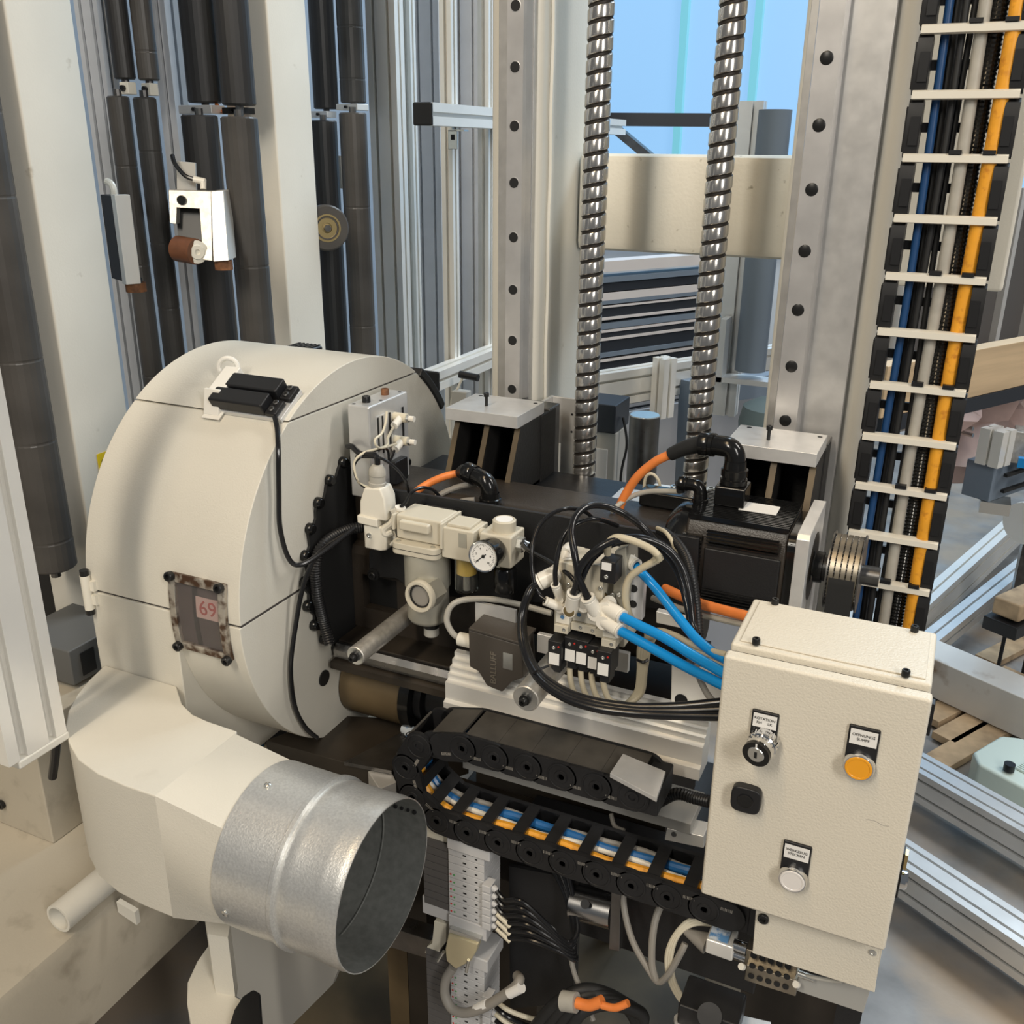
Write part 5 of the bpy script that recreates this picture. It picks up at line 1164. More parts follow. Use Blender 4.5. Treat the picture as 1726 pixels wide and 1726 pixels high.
obj('gland', MB().cyl(gc + Vector((.016, 0, .0)), gc + Vector((-.006, 0, 0)), .0095, n=16), 'plastic_white', bs)
one('switch_cable', MB().tube([gc + Vector((-.006, 0, 0)), P(762, 1066, Y=1.015), P(753, 1045, Y=1.015), P(760, 1022, Y=1.02), P(782, 1011, Y=1.03), P(830, 1010, Y=1.05), P(880, 1020, Y=1.06), P(930, 1034, Y=1.06)], .0042, n=10), 'cable_lightgrey', 'light grey cable looping from the brown limit switch to the valves', 'cable')
# ---- white stepped bar
wb_ = thing('white_bar', 'long white grooved aluminium bar below the valves', 'bar', (-.38, 1.03, .92))
secw = [(.994, .922), (.994, .938), (1.000, .941), (1.000, .966), (1.008, .968), (1.008, .975), (1.014, .976), (1.014, .983), (1.021, .984), (1.021, .991), (1.028, .992), (1.028, .999), (1.036, 1.0), (1.036, .922)]
obj('bar', MB().prism([(-.556, a, b) for a, b in secw], (.358, 0, 0)), 'alu_white', wb_)
obj('foot', MB().box((-.50, 1.037, .925), (-.24, 1.12, .945)), 'black_paint', wb_)

# ================================================================== valve island
vi = thing('valve_manifold', 'beige pneumatic valve manifold block with fittings and solenoid coils', 'valve', (-.35, .98, 1.03))
def vbx(name, px0, py0, px1, py1, Yv, depth, m, parent=vi, bevel=.0012, sk=True):
    a, b_ = P(px0, py0, Y=Yv), P(px1, py1, Y=Yv)
    return obj(name, MB().box((a.x, Yv, b_.z), (b_.x, Yv + depth, a.z)), m, parent, bevel=bevel)
vbx('manifold_base', 935, 1000, 1052, 1092, .975, .05, 'smc_beige')
vbx('sub_plate', 905, 1068, 1058, 1135, 1.03, .008, 'alu_mill')
for k, (px, py) in enumerate(((947, 945), (968, 950), (990, 956))):
    a = P(px, py, Y=.965); obj('valve_body', MB().box((a.x - .0095, .965, a.z - .044), (a.x + .0090, 1.02, a.z - .002)), 'smc_beige', vi, bevel=.0015)
a = P(1003, 965, Y=.96); obj('valve_body', MB().box((a.x - .011, .955, a.z - .05), (a.x + .012, 1.02, a.z + .012)), 'smc_beige', vi, bevel=.0015)
rb = obj('right_body', MB().prism([P(x, y, Y=.965) for x, y in [(1036, 930), (1055, 922), (1056, 1000), (1046, 1060), (1030, 1060), (1034, 985)]], (0, .045, 0)), 'smc_grey', vi, bevel=.001)
gp = obj('port_plate', MB().prism([P(x, y, Y=.985) for x, y in [(1062, 966), (1086, 972), (1082, 1046), (1062, 1040)]], (0, .012, 0)), 'module_grey', vi, bevel=.0008)
for px, py in ((1068, 992), (1067, 1018)):
    q = P(px, py, Y=.985); obj('port', MB().cyl(q + Vector((0, .001, 0)), q + Vector((0, -.0006, 0)), .0048, n=18), 'ink', gp)
# upper solenoid
us = vbx('upper_coil', 1012, 944, 1036, 986, .940, .025, 'black_plastic')
vbx('coil_label', 1014.5, 947, 1030, 963, .9396, .0003, 'label_white', us, 0)
b = MB(); bolt(b, P(1022, 972, Y=.9400), (0, -1, 0), .0026, .0015); obj('coil_screw', b, 'zinc', us)
# pilot blocks with blue dots and coils
for k, (px, py, Yv, cx_, cy_, wv) in enumerate(((948, 1040, .950, 935, 1084, .0175), (976, 1036, .958, 962, 1078, .0165), (996, 1041, .958, 981, 1083, .0165), (1017, 1048, .958, 1001, 1091, .0165), (1028, 1064, .944, 1018, 1101, .0175))):
    a = P(px, py, Y=Yv)
    pb_ = obj('pilot_block', MB().box((a.x - wv / 2, Yv, a.z - .009), (a.x + wv / 2, Yv + .05, a.z + .007)), 'plastic_white', vi, bevel=.0008)
    obj('blue_dot', MB().cyl(a + Vector((0, -.0001, 0)), a + Vector((0, -.0006, 0)), .0026, n=14), 'blue_dot', pb_)
    st_ = obj('pilot_step', MB().box((a.x - wv / 2, Yv - .004, a.z - .020), (a.x + wv / 2, Yv + .045, a.z - .0095)), 'smc_beige', vi, bevel=.001)
    b = MB(); bolt(b, a + Vector((.004, -.004, -.014)), (0, -1, 0), .0022, .001, 10); obj('step_screw', b, 'zinc', st_)
    Yc_ = Yv - .016; q = P(cx_, cy_, Y=Yc_)
    co_ = obj('solenoid_coil', MB().box((q.x - wv / 2, Yc_, q.z - .030), (q.x + wv / 2, Yc_ + .030, q.z + .002)), 'black_plastic', vi, bevel=.001)
    obj('coil_foot', MB().box((q.x - wv / 2 + .003, Yc_ + .006, q.z - .042), (q.x + wv / 2 - .003, Yc_ + .026, q.z - .0302)), 'black_plastic', co_)
    obj('coil_label', MB().box((q.x - wv * .40, Yc_ - .0003, q.z - .029), (q.x + wv * .36, Yc_ - .0001, q.z - .0135)), 'label_white', co_)
    b = MB(); bolt(b, (q.x - .001, Yc_, q.z - .006), (0, -1, 0), .0022, .0012, 10); obj('coil_screw', b, 'zinc', co_)
    obj('coil_led', MB().cyl((q.x + .005, Yc_, q.z - .004), (q.x + .005, Yc_ - .0008, q.z - .004), .0012, n=8), 'red_led', co_)
# body screws, plugs
for px, py, Yv in ((944, 986, .963), (958, 986, .963), (998, 985, .963), (1012, 992, .953), (1033, 1003, .963), (1044, 1002, .963)):
    b = MB(); bolt(b, P(px, py, Y=Yv), (0, -1, 0), .0030, .0018, 10); obj('body_screw', b, 'zinc', vi)
for px, py, r in ((1013, 1005, .0085), (1026, 1018, .0085)):
    q = P(px, py, Y=.966); obj('brass_plug', MB().lathe(q, (0, -1, 0), [(0, .0), (r, 0), (r, .003), (r * .4, .003), (r * .35, .001), (0, .001)], 20), 'brass', vi)
# push-in fittings, each turned its own way
fits = [((945, 1008, .955), (937, 988), .0058, 'small white push fitting at the left front of the manifold'),
        ((946, 1024, .950), (922, 1014), .0058, 'small white push fitting pointing left off the manifold'),
        ((963, 1026, .940), (967, 1002), .0085, 'white push fitting with brass end standing at the manifold front'),
        ((986, 1020, .945), (976, 1000), .0072, 'white push fitting behind the brass-ended one'),
        ((1005, 1032, .940), (992, 1010), .0085, 'thick white push fitting leaning left at the manifold middle'),
        ((1022, 1022, .945), (1046, 1038), .0090, 'upper white push fitting holding the middle blue tube'),
        ((1020, 1046, .940), (1043, 1062), .0090, 'lower white push fitting holding the front blue tube'),
        ((1054, 942, .985), (1070, 952), .0085, 'white push fitting holding the rear blue tube'),
        ((935, 968, .965), (911, 980), .0105, 'thick beige push fitting on the left end of the manifold'),
        ((955, 930, .985), (957, 945), .0085, 'upright white push fitting at the top of the manifold')]
for (bx, by, Yv), (tx, ty), r, lb in fits:
    base = P(bx, by, Y=Yv); tip = P(tx, ty, Y=Yv - .008); d_ = (tip - base).normalized()
    t = thing('push_fitting', lb, 'fitting', base, 'push-in fittings on the valve manifold')
    obj('swivel', MB().cyl(base + BACK * .012, base - BACK * (r * .9), r * .95, n=18), 'fitting_white', t)
    obj('body', MB().tube([base, base + d_ * r * .4, tip], r, n=18, smooth=False), 'fitting_white', t, bevel=.0012)
    obj('collet', MB().lathe(tip, d_, [(r * .6, 0), (r * .95, .0002), (r * 1.0, .001), (r * 1.0, .003), (r * .6, .003)], 18), 'fitting_white', t)
    if r == .0085 and 'brass' in lb and 'behind' not in lb: obj('brass_cap', MB().cyl(base - BACK * r * .9, base - BACK * (r * .9 + .0006), r * .8, n=20), 'brass', t)
# ---- blue tubes
def cable(pts, r, m, label, name='air_tube', cat='tube', n=12, group=None): return one(name, MB().tube(pts, r, n=n), m, label, cat, group)
cable([P(1068, 951, Y=.98), P(1082, 966, Y=.975), P(1104, 990, Y=.97), P(1140, 1036, Y=.95), P(1172, 1075, Y=.93), P(1202, 1100, Y=.915), P(1225, 1112, Y=.90)], .0056, 'tube_blue', 'rear blue air tube curving down from the manifold top to the box')
cable([P(1044, 1037, Y=.937), P(1075, 1053, Y=.93), P(1120, 1075, Y=.92), P(1170, 1106, Y=.905), P(1230, 1140, Y=.885)], .0058, 'tube_blue', 'middle blue air tube running from the manifold into the box')
cable([P(1041, 1061, Y=.932), P(1075, 1079, Y=.925), P(1120, 1104, Y=.915), P(1170, 1131, Y=.90), P(1230, 1160, Y=.88)], .0058, 'tube_blue', 'front blue air tube running lowest into the box')
# ---- black air tubes
BT = 'black_tube'
cable([P(880, 916, Y=1.045), P(892, 928, Y=1.02), P(925, 946, Y=.985), P(955, 965, Y=.965), P(978, 990, Y=.955)], .0030, BT, 'thin black tube straight from the regulator to the manifold')
cable([P(937, 986, Y=.945), P(936, 962, Y=.945), P(944, 920, Y=.955), P(958, 893, Y=.965), P(985, 878, Y=.98), P(1012, 876, Y=1.0), P(1040, 886, Y=1.06)], .0030, BT, 'thin black tube arching from the small left fitting to the plate')
cable([P(967, 1000, Y=.930), P(974, 972, Y=.93), P(968, 930, Y=.935), P(963, 895, Y=.95), P(972, 868, Y=.97), P(992, 853, Y=.99), P(1020, 853, Y=1.01), P(1052, 866, Y=1.02), P(1085, 890, Y=1.02), P(1115, 925, Y=1.03), P(1135, 940, Y=1.05)], .0042, BT, 'tall black tube loop above the valve manifold')
cable([P(991, 1008, Y=.932), P(980, 985, Y=.93), P(974, 966, Y=.93), P(988, 942, Y=.935), P(1012, 922, Y=.94), P(1045, 909, Y=.95), P(1085, 908, Y=.96), P(1125, 925, Y=.97), P(1150, 958, Y=.97), P(1162, 1000, Y=.96), P(1168, 1050, Y=.95), P(1175, 1070, Y=.94)], .0044, BT, 'black tube sweeping right over the manifold and down behind the blue tubes')
cable([P(976, 1000, Y=.94), P(982, 972, Y=.94), P(1000, 940, Y=.95), P(1035, 916, Y=.96), P(1080, 913, Y=.975), P(1118, 932, Y=.985), P(1142, 965, Y=.985), P(1156, 1010, Y=.975), P(1165, 1060, Y=.955)], .0040, BT, 'second black tube running alongside the sweeping one')
cable([P(922, 1013, Y=.942), P(908, 1000, Y=.945), P(898, 968, Y=.95), P(897, 925, Y=.96), P(908, 888, Y=.98), P(930, 866, Y=1.0), P(958, 857, Y=1.02), P(985, 862, Y=1.05), P(1000, 874, Y=1.08)], .0026, BT, 'thin spiral-marked black tube looping at the left of the manifold')
for k in range(3):
    o2 = k * 5.5; yk = .955 - .008 * k
    cable([P(911 + k, 980, Y=.957), P(895 - k, 996, Y=yk), P(882 - k * 1.5, 1030 + o2, Y=yk - .015), P(884 - k, 1080 + o2, Y=yk - .04), P(905, 1130 + o2, Y=yk - .07), P(945, 1162 + o2, Y=yk - .085), P(1000, 1182 + o2, Y=yk - .09), P(1070, 1192 + o2, Y=yk - .085), P(1140, 1191 + o2 * 1.4, Y=yk - .075), P(1215, 1184 + o2 * 2.2, Y=yk - .065)], (.0052, .0046, .0046)[k], BT, ['inner black tube of the big loop left of the manifold', 'middle black tube of the big loop left of the manifold', 'outer black tube of the big loop left of the manifold'][k], group='black tubes of the big loop')
one('cable_tie', MB().tube([P(899, 1135, Y=.868), P(908, 1129, Y=.860), P(925, 1122, Y=.87)], .0014, n=6), 'black_plastic', 'black cable tie around the big tube loop', 'cable tie')
one('corrugated_conduit', conduit([P(1112, 893, Y=1.085), P(1135, 908, Y=1.06), P(1155, 935, Y=1.03), P(1166, 970, Y=1.0), P(1172, 1010, Y=.98), P(1176, 1050, Y=.96), P(1178, 1085, Y=.94)], .0062), 'black_plastic', 'black corrugated conduit descending beside the servo motor', 'conduit')
cable([P(1108, 890, Y=1.08), P(1122, 897, Y=1.06), P(1134, 915, Y=1.05), P(1139, 935, Y=1.05)], .0026, 'cable_beige', 'short beige wire at the top of the corrugated conduit', 'wire', 'cable')
# ---- beige cables
CB = 'cable_beige'
cable([P(1024, 934, Y=.955), P(1026, 915, Y=.95), P(1040, 906, Y=.95), P(1068, 912, Y=.95), P(1098, 926, Y=.95), P(1110, 940, Y=.95), P(1100, 948, Y=.95), P(1078, 960, Y=.95), P(1060, 976, Y=.95), P(1054, 1002, Y=.95), P(1059, 1032, Y=.955), P(1068, 1048, Y=.97)], .0042, CB, 'beige coil cable looping over the grey port plate', 'coil_cable', 'cable')
one('cable_mark', MB().prism([P(x, y, Y=.944) for x, y in [(1096, 942), (1112, 936), (1117, 946), (1102, 953)]], (0, .008, 0)), 'clear', 'clear label sleeve on the looping beige cable', 'sleeve', bevel=.0015)
for k, x_ in enumerate((962, 981, 999, 1018)):
    yv = .945
    cable([P(x_ - 2, 1126 + 4 * k, Y=.95), P(x_, 1148 + 3 * k, Y=.95), P(x_ + 8, 1172 + 2 * k, Y=.955), P(x_ + 24, 1186, Y=.965), P(1045 + 4 * k, 1190 - k, Y=.975), P(1072 + 3 * k, 1168, Y=.985), P(1078 + 3 * k, 1130, Y=.985), P(1078 + 5 * k, 1095, Y=.985), P(1084 + 6 * k, 1075, Y=.99)], .0036, CB, ['leftmost beige coil cable under the solenoid row', 'second beige coil cable under the solenoid row', 'third beige coil cable under the solenoid row', 'rightmost beige coil cable under the solenoid row'][k], 'coil_cable', 'cable', group='beige cables below the solenoids')
one('cable_tie', MB().tube([P(1074, 1112, Y=.978), P(1084, 1116, Y=.974), P(1092, 1112, Y=.98)], .0018, n=6), 'black_plastic', 'black cable tie on the upright beige cable bundle', 'cable tie')
for k in range(3):
    cable([P(1090, 1068 + 3 * k, Y=.985), P(1112, 1063 + 5 * k, Y=.97), P(1140, 1072 + 6 * k, Y=.95), P(1175, 1090 + 7 * k, Y=.93), P(1225, 1104 + 8 * k, Y=.90)], .0036, CB, ['upper beige cable entering the box between the blue tubes', 'middle beige cable entering the box between the blue tubes', 'lower beige cable entering the box between the blue tubes'][k], 'box_cable', 'cable', group='beige cables into the control box')
cable([P(1172, 1120, Y=.93), P(1182, 1150, Y=.92), P(1196, 1175, Y=.91), P(1215, 1192, Y=.90)], .0036, 'cable_grey', 'grey cable hanging left of the control box edge', 'box_cable', 'cable')
# white plates behind the tubes
one('mount_plate', MB().prism([P(x, y, Y=1.0) for x, y in [(1106, 1030), (1160, 1044), (1162, 1062), (1106, 1050)]], (0, .01, 0)), 'alu_white', 'bright aluminium plate behind the rear blue tube', 'plate', bevel=.001)
mp2 = thing('mount_plate', 'white upright plate with dark slot behind the control box edge', 'plate', P(1160, 1200, Y=.985))
obj('plate', MB().prism([P(x, y, Y=.985) for x, y in [(1132, 1118), (1230, 1140), (1230, 1225), (1130, 1200)]], (0, .008, 0)), 'alu_white', mp2, bevel=.001)
q = P(1148, 1180, Y=.9848); obj('slot', MB().cyl(q, q - BACK * .0005, .008, n=20), 'ink', mp2)
# ================================================================== control box
bx0, bx1, by0, by1, bz0, bz1 = -.156, .036, .868, .982, .884, 1.187
cbx = thing('control_box', 'cream control box with key switch, amber and white push buttons', 'control box', ((bx0 + bx1) / 2, .92, bz0))
obj('body', MB().box((bx0 + .002, by0, bz0 + .004), (bx1 - .002, by1, bz1)), 'box_paint', cbx, bevel=.003)
obj('door_gap', MB().box((bx0 + .004, by0 - .004, bz0 + .006), (bx1 - .004, by0 + .001, bz1 - .008)), 'ink', cbx)
dr = obj('door', MB().box((bx0, .848, bz0), (bx1, by0 - .0035, bz1 - .005)), 'box_paint', cbx, bevel=.0035)
rim = obj('top_flange', MB().box((bx0 + .010, by0 + .007, bz1), (bx1 - .008, by1 - .006, bz1 + .0018)), 'box_paint', cbx, bevel=.001)
for px, py in ((1306, 1018), (1541, 1064), (1274, 1085), (1526, 1139)):
    q = P(px, py, Z=bz1 + .0018); b = MB(); bolt(b, q, UP, .0040, .0065); obj('lid_screw', b, 'bolt_black', cbx)
obj('lock_strip', MB().box((bx1 - .001, .872, 1.13), (bx1 + .004, .884, 1.165)), 'black_plastic', cbx, bevel=.001)
lk = Vector((bx1, .880, P(1522, 1480, Y=.872).z))
lh = obj('side_latch', MB().box((bx1 - .001, lk.y - .006, lk.z - .028), (bx1 + .003, lk.y + .008, lk.z + .028)), 'black_plastic', cbx)
obj('latch_knob', MB().lathe((bx1 + .003, lk.y, lk.z - .008), EX, [(0, 0), (.010, 0), (.010, .005), (.008, .007), (0, .007)], 24), 'chrome', lh)
obj('latch_tab', MB().box((bx1 + .003, lk.y - .005, lk.z + .008), (bx1 + .006, lk.y + .005, lk.z + .026)), 'brass', lh)
Yd = .848
def onbox(px, py): return P(px, py, Y=Yd)
def legend(c, w, h, lines, dy, lab):
    t = obj('legend_plate', MB().box((c.x - w / 2, Yd - .0032, c.z - h * .52), (c.x + w / 2, Yd + .0004, c.z + h * .48)), 'black_plastic', cbx, bevel=.0015)
    obj('legend_insert', MB().box((c.x - w * .43, Yd - .0036, c.z + h * .09), (c.x + w * .44, Yd - .0031, c.z + h * .42)), 'label_white', t)
    for k, (s, ox) in enumerate(lines):
        text('legend_text', s, face_M((c.x + ox, Yd - .0039, c.z + h * .305 - k * .0046), (1, 0, 0), (0, 0, 1)), .0040, 'ink', t, ext=.0001)
    return t
# key switch
k0 = onbox(1288, 1230)
lg1 = legend(k0, .0265, .046, (('ROTATION', 0), ('RH     LK', 0)), 0, '')
kc = onbox(1290, 1246); 
kn = Vector((-.16, -1, -.10)).normalized()
ks = obj('key_switch', MB().lathe(Vector((kc.x, Yd - .003, kc.z)), kn, [(.0150, 0), (.0150, .010), (.0138, .0115), (.0138, .022), (.0128, .024)], 36), 'chrome', cbx)
kt = Vector((kc.x, Yd - .003, kc.z)) + kn * .0235
obj('key_collar', MB().lathe(kt, kn, [(.0085, .001), (.0138, .001), (.0138, -.004)], 36), 'gloss_black', ks)
obj('key_core', MB().lathe(kt, kn, [(0, .0018), (.0078, .0018), (.0085, .001)], 28), 'zinc', ks)
ku = (UP - kn * UP.dot(kn)).normalized(); kr = kn.cross(ku)
obj('key_slot', MB().bar(kt + kn * .0021 - ku * .0035, kt + kn * .0021 + ku * .0035, .0026, .0006, up=kn), 'ink', ks)
obj('key_mark', MB().bar(kt + kn * .0014 + ku * .0088, kt + kn * .0014 + ku * .0132, .0016, .0006, up=kn), 'label_white', ks)
kn1 = obj('knurl', MB().box((kc.x - .0006, Yd - .016, kc.z + .0142), (kc.x + .0006, Yd - .004, kc.z + .0158)), 'chrome', ks)
for k in range(-4, 5):
    if k == 0: continue
    a = math.radians(k * 18); d_ = dup(kn1, (.0150 * math.sin(a), 0, .0150 * (math.cos(a) - 1)))
# amber and white push buttons
def push(px, py, lx, ly, lines, m, nm):
    c = onbox(px, py); l0 = onbox(lx, ly)
    t = legend(Vector((c.x, Yd, (c.z + l0.z) / 2 + .004)), .0285, .050, lines, 0, '')
    pb = obj(nm, MB().lathe((c.x, Yd - .003, c.z), (0, -1, 0), [(.0146, 0), (.0146, .006), (.0136, .008), (.0126, .008)], 40), 'chrome', cbx)
    obj('button_cap', MB().lathe((c.x, Yd - .003, c.z), (0, -1, 0), [(.0128, .004), (.0128, .0078), (.0120, .0088), (.0105, .0088), (.0100, .0083), (0, .0083)], 40), m, pb)
    return pb
push(1449, 1285, 1458, 1248, (('OFFNUNGS', 0), ('SUMPF', 0)), 'button_amber', 'amber_button')
push(1338, 1474, 1345, 1440, (('WERKZEUG', 0), ('STECKEN', 0)), 'button_white', 'white_button')
# square black blank knob
sb = onbox(1260, 1340); pts = []
for k in range(40):
    a = 2 * PI * k / 40; c, s = math.cos(a), math.sin(a); r = .0152 / (abs(c) ** 4 + abs(s) ** 4) ** .25; pts.append((sb.x + r * c, Yd - .0002, sb.z + r * s))
bk = obj('buzzer', MB().prism(pts, (0, -.011, 0)), 'black_plastic', cbx, bevel=.002)
obj('buzzer_centre', MB().lathe((sb.x, Yd - .0112, sb.z), (0, -1, 0), [(.0085, -.0001), (.0085, .0004), (.0075, .0008), (.0055, .0003), (.004, .0008), (.002, .0003), (0, .0003)], 28), 'gloss_black', bk)
scr = obj('scratch', MB().tube([onbox(1460, 1381), onbox(1475, 1384), onbox(1488, 1391), onbox(1499, 1393)], .00028, n=5), 'cable_grey', cbx)
# bracket under the box
lb_ = thing('box_bracket', 'cream sheet bracket under the control box', 'bracket', P(1390, 1660, Y=.872))
obj('front_sheet', MB().prism([P(1275, 1520, Y=.872), Vector((.032, .872, P(1515, 1590, Y=.872).z)), Vector((.035, .872, P(1482, 1676, Y=.872).z)), P(1268, 1607, Y=.872)], (0, .004, 0)), 'box_paint', lb_, bevel=.001)
obj('side_sheet', MB().box((.0315, .8765, P(1482, 1676, Y=.876).z), (.0345, .978, bz0 + .003)), 'box_paint', lb_)
obj('lower_sheet', MB().prism([P(x, y, Y=.90) for x, y in [(1335, 1640), (1468, 1665), (1455, 1708), (1335, 1668)]], (0, .004, 0)), 'grey_plate', lb_, bevel=.001)
b = MB(); q = P(1287, 1547, Y=.872); bolt(b, q, (0, -1, 0), .0062, .004); obj('bracket_bolt', b, 'bolt_black', lb_)
b = MB(); q = P(1471, 1605, Y=.872); bolt(b, q, (0, -1, 0), .0040, .0015); obj('bracket_screw', b, 'zinc', lb_)
obj('rear_post', MB().box((.0, .984, .0), (.03, 1.02, .95)), 'black_paint', lb_)

# ================================================================== horizontal cable chain
CP, cYf, cYb, cZt, cZb = .0445, .895, .962, .9485, .8215
R_ = (cZt - cZb) / 2; cxm = -.4965; czm = (cZt + cZb) / 2
pins = [(-.253 - CP * k, cZt) for k in range(0, 6)]
a = 2 * math.asin(CP / 2 / R_)
# walk round the bend, then straight to the right
xstart = pins[-1][0]
ang = 90.0
bend = []
k = 0
while True:
    ang += math.degrees(a)
    if ang > 262: break
    bend.append((cxm + R_ * math.cos(math.radians(ang)), czm + R_ * math.sin(math.radians(ang))))
pins += bend
x_ = pins[-1][0] + math.sqrt(max(0, CP ** 2 - (pins[-1][1] - cZb) ** 2))
while x_ < -.10: pins.append((x_, cZb)); x_ += CP
ch = thing('cable_chain', 'black cable drag chain folded in a U below the white bar', 'cable chain', (-.35, .93, .80))
hgt = .040
def stadium(cx0, cx1, r, n=10):
    return [(cx1 + r * math.cos(t), r * math.sin(t)) for t in [(-90 + 180 * i / n) * PI / 180 for i in range(n + 1)]] + [(cx0 + r * math.cos(t), r * math.sin(t)) for t in [(90 + 180 * i / n) * PI / 180 for i in range(n + 1)]]
def link_mesh(name, y0, y1, x0, x1, r, m, hub=0, out=-1):
    mb = MB().prism([(x, y0, z) for x, z in stadium(x0, x1, r)], (0, y1 - y0, 0))
    if hub:
        yo = y0 if out < 0 else y1
        mb.lathe((0, yo, 0), (0, out, 0), [(r * .9, -.0005), (r * .9, .0008), (r * .8, .0012), (r * .78, .0004), (r * .42, .0004), (r * .40, .0016), (r * .22, .0016), (r * .20, -.001), (0, -.001)], 24)
    return mesh(name, mb, m, angle=30)
rr = hgt / 2
m_out = link_mesh('link_plate', cYf, cYf + .004, 0, CP * .62, rr, 'black_chain', 1, -1)
m_in = link_mesh('link_plate', cYf + .0042, cYf + .008, CP * .3, CP, rr * .96, 'black_chain')
m_back = link_mesh('link_plate', cYb - .006, cYb, 0, CP, rr, 'black_chain')
mb = MB(); mb.box((CP * .36, cYf + .0081, rr * .80), (CP * .72, cYb - .0061, rr * 1.0)); m_bar = mesh('crossbar', mb, 'black_chain')
mb = MB(); mb.box((-.004, cYf + .0045, -rr * 1.02), (CP * .97 - .003, cYb - .0061, -rr * .88)); m_lid = mesh('link_lid', mb, 'chain_lid')
mb = MB()
for k in range(9): mb.box((CP * .42 + k * .0016, cYf - .0001, rr * .35), (CP * .42 + k * .0016 + .0006, cYf - .0006, rr * .55))
m_gr = mesh('link_grip', mb, 'cable_grey')
def put(me, name, p, ang, parent, kind=None):
    o = bpy.data.objects.new(name, me); COL.objects.link(o); o.parent = parent
    o.location = Vector((p[0], 0, p[1])) - Vector((world_loc(parent).x, world_loc(parent).y, world_loc(parent).z)); o.rotation_euler = (0, -ang, 0)
    if kind: o['kind'] = kind
    return o
for i in range(len(pins) - 1):
    p, q = pins[i], pins[i + 1]; an_ = math.atan2(q[1] - p[1], q[0] - p[0])
    l0 = put(m_out, 'link_plate', p, an_, ch); put(m_in, 'inner_link_plate', p, an_, ch); put(m_back, 'rear_link_plate', p, an_, ch)
    put(m_bar, 'crossbar', p, an_, ch); put(m_lid, 'link_lid', p, an_, ch)
    g_ = put(m_gr, 'link_grip', p, an_, ch, 'stuff')
obj('chain_end', MB().box((pins[0][0] + .005, cYf + .004, cZt - .022), (pins[0][0] + .030, cYb, cZt + .012)), 'black_chain', ch, bevel=.002)
obj('chain_anchor', MB().box((pins[-1][0] + .006, cYf + .002, cZb - .02), (pins[-1][0] + .045, cYb, cZb + .02)), 'black_chain', ch, bevel=.002)
ap = [P(x, y, Z=.9765) for x, y in [(1028, 1303), (1050, 1270), (1122, 1300), (1107, 1345)]]
one('anchor_plate', MB().prism(ap, (0, 0, -.006)), 'alu_mill', 'bright aluminium anchor plate at the upper end of the drag chain', 'plate', bevel=.0006)
# cables lying in the lower run of the chain
runs = [('cable_amber', .0068, cYf + .022, 'orange cable lying in the folded drag chain'), ('plastic_white', .0042, cYf + .0125, 'front pale cable lying in the folded drag chain'), ('cable_blue_bright', .0062, cYf + .044, 'blue cable lying in the folded drag chain'), ('plastic_white', .0038, cYf + .0335, 'rear pale cable lying in the folded drag chain'), ('cable_grey', .0042, cYf + .052, 'dark grey cable at the back of the folded drag chain')]
for m_, r, yy, lb in runs:
    pts = []
    for j, (x, z) in enumerate(pins):
        if j < 2: continue
        w_ = .003 * math.sin(j * 1.3 + yy * 300); d_ = Vector((cxm - x if x < cxm else 0, 0, czm - z)); d_ = d_ * (.0075 / max(d_.length, 1e-6)); pts.append((x + d_.x, yy + w_, z + d_.z + (.001 if j % 2 else -.001)))
    one('chain_cable', MB().tube(pts, r, n=10, res=4), m_, lb, 'cable', 'cables in the folded drag chain')
# ================================================================== upright cable chain on the right
vY, vP = 1.40, .0741
vX = lambda px, py: P(px, py, Y=vY).x
xa, xb_ = -.0955, .0285
vc = thing('cable_chain', 'tall black cable chain with white crossbars right of the machine column', 'cable chain', ((xa + xb_) / 2, vY + .03, .85))
zb0 = P(1520, 828, Y=vY).z
mb = MB().prism([(xa, vY + .002, -.033), (xa, vY + .010, -.037), (xa, vY + .040, -.034), (xa, vY + .040, .030), (xa, vY + .010, .033), (xa, vY + .002, .028), (xa, vY - .001, .012), (xa, vY - .001, -.016)], (.017, 0, 0))
mb.box((xa - .0025, vY + .008, -.030), (xa + .001, vY + .038, .024)); mL = mesh('side_link', mb, 'black_chain')
mb = MB().box((xa + .005, vY - .0025, -.022), (xa + .016, vY + .0005, .012)); mLr = mesh('link_recess', mb, 'black_plastic')
W_ = xb_ - xa
mR = mL.copy(); mR.transform(Matrix.Translation((W_ - .014, 0, 0))); mRr = mLr.copy(); mRr.transform(Matrix.Translation((W_ - .018, 0, 0)))
mb = MB().prism([(xa + .002, b_, z_) for b_, z_ in [(vY - .004, -.0045), (vY - .004, .0035), (vY - .001, .0055), (vY + .010, .0055), (vY + .010, -.0055), (vY - .001, -.0055)]], (W_ - .002, 0, 0)); mB = mesh('crossbar', mb, 'plastic_white')
mb = MB().box((xa + .055, vY - .006, .005), (xa + .070, vY + .004, .010)); mC = mesh('divider_clip', mb, 'black_plastic')
mb = MB().box((xa + .004, vY + .046, -.006), (xb_ - .002, vY + .052, .006)); mK = mesh('rear_crossbar', mb, 'black_chain')
def put2(me, name, z, parent):
    o = bpy.data.objects.new(name, me); COL.objects.link(o); o.parent = parent; o.location = Vector((0, 0, z)) - world_loc(parent); return o
for k in range(-5, 17):
    z = zb0 + vP * k
    put2(mB, 'crossbar', z, vc)
    for me, nm in ((mL, 'side_link'), (mR, 'side_link')):
        s_ = put2(me, nm, z + vP / 2, vc)
    put2(mLr, 'link_recess', z + vP / 2, vc); put2(mRr, 'link_recess', z + vP / 2, vc)
    if k % 2 == 0:
        for dx in (.0, .039):
            cl_ = put2(mC, 'divider_clip', z, vc); cl_.location.x += dx
    put2(mK, 'rear_crossbar', z + vP / 2, vc)
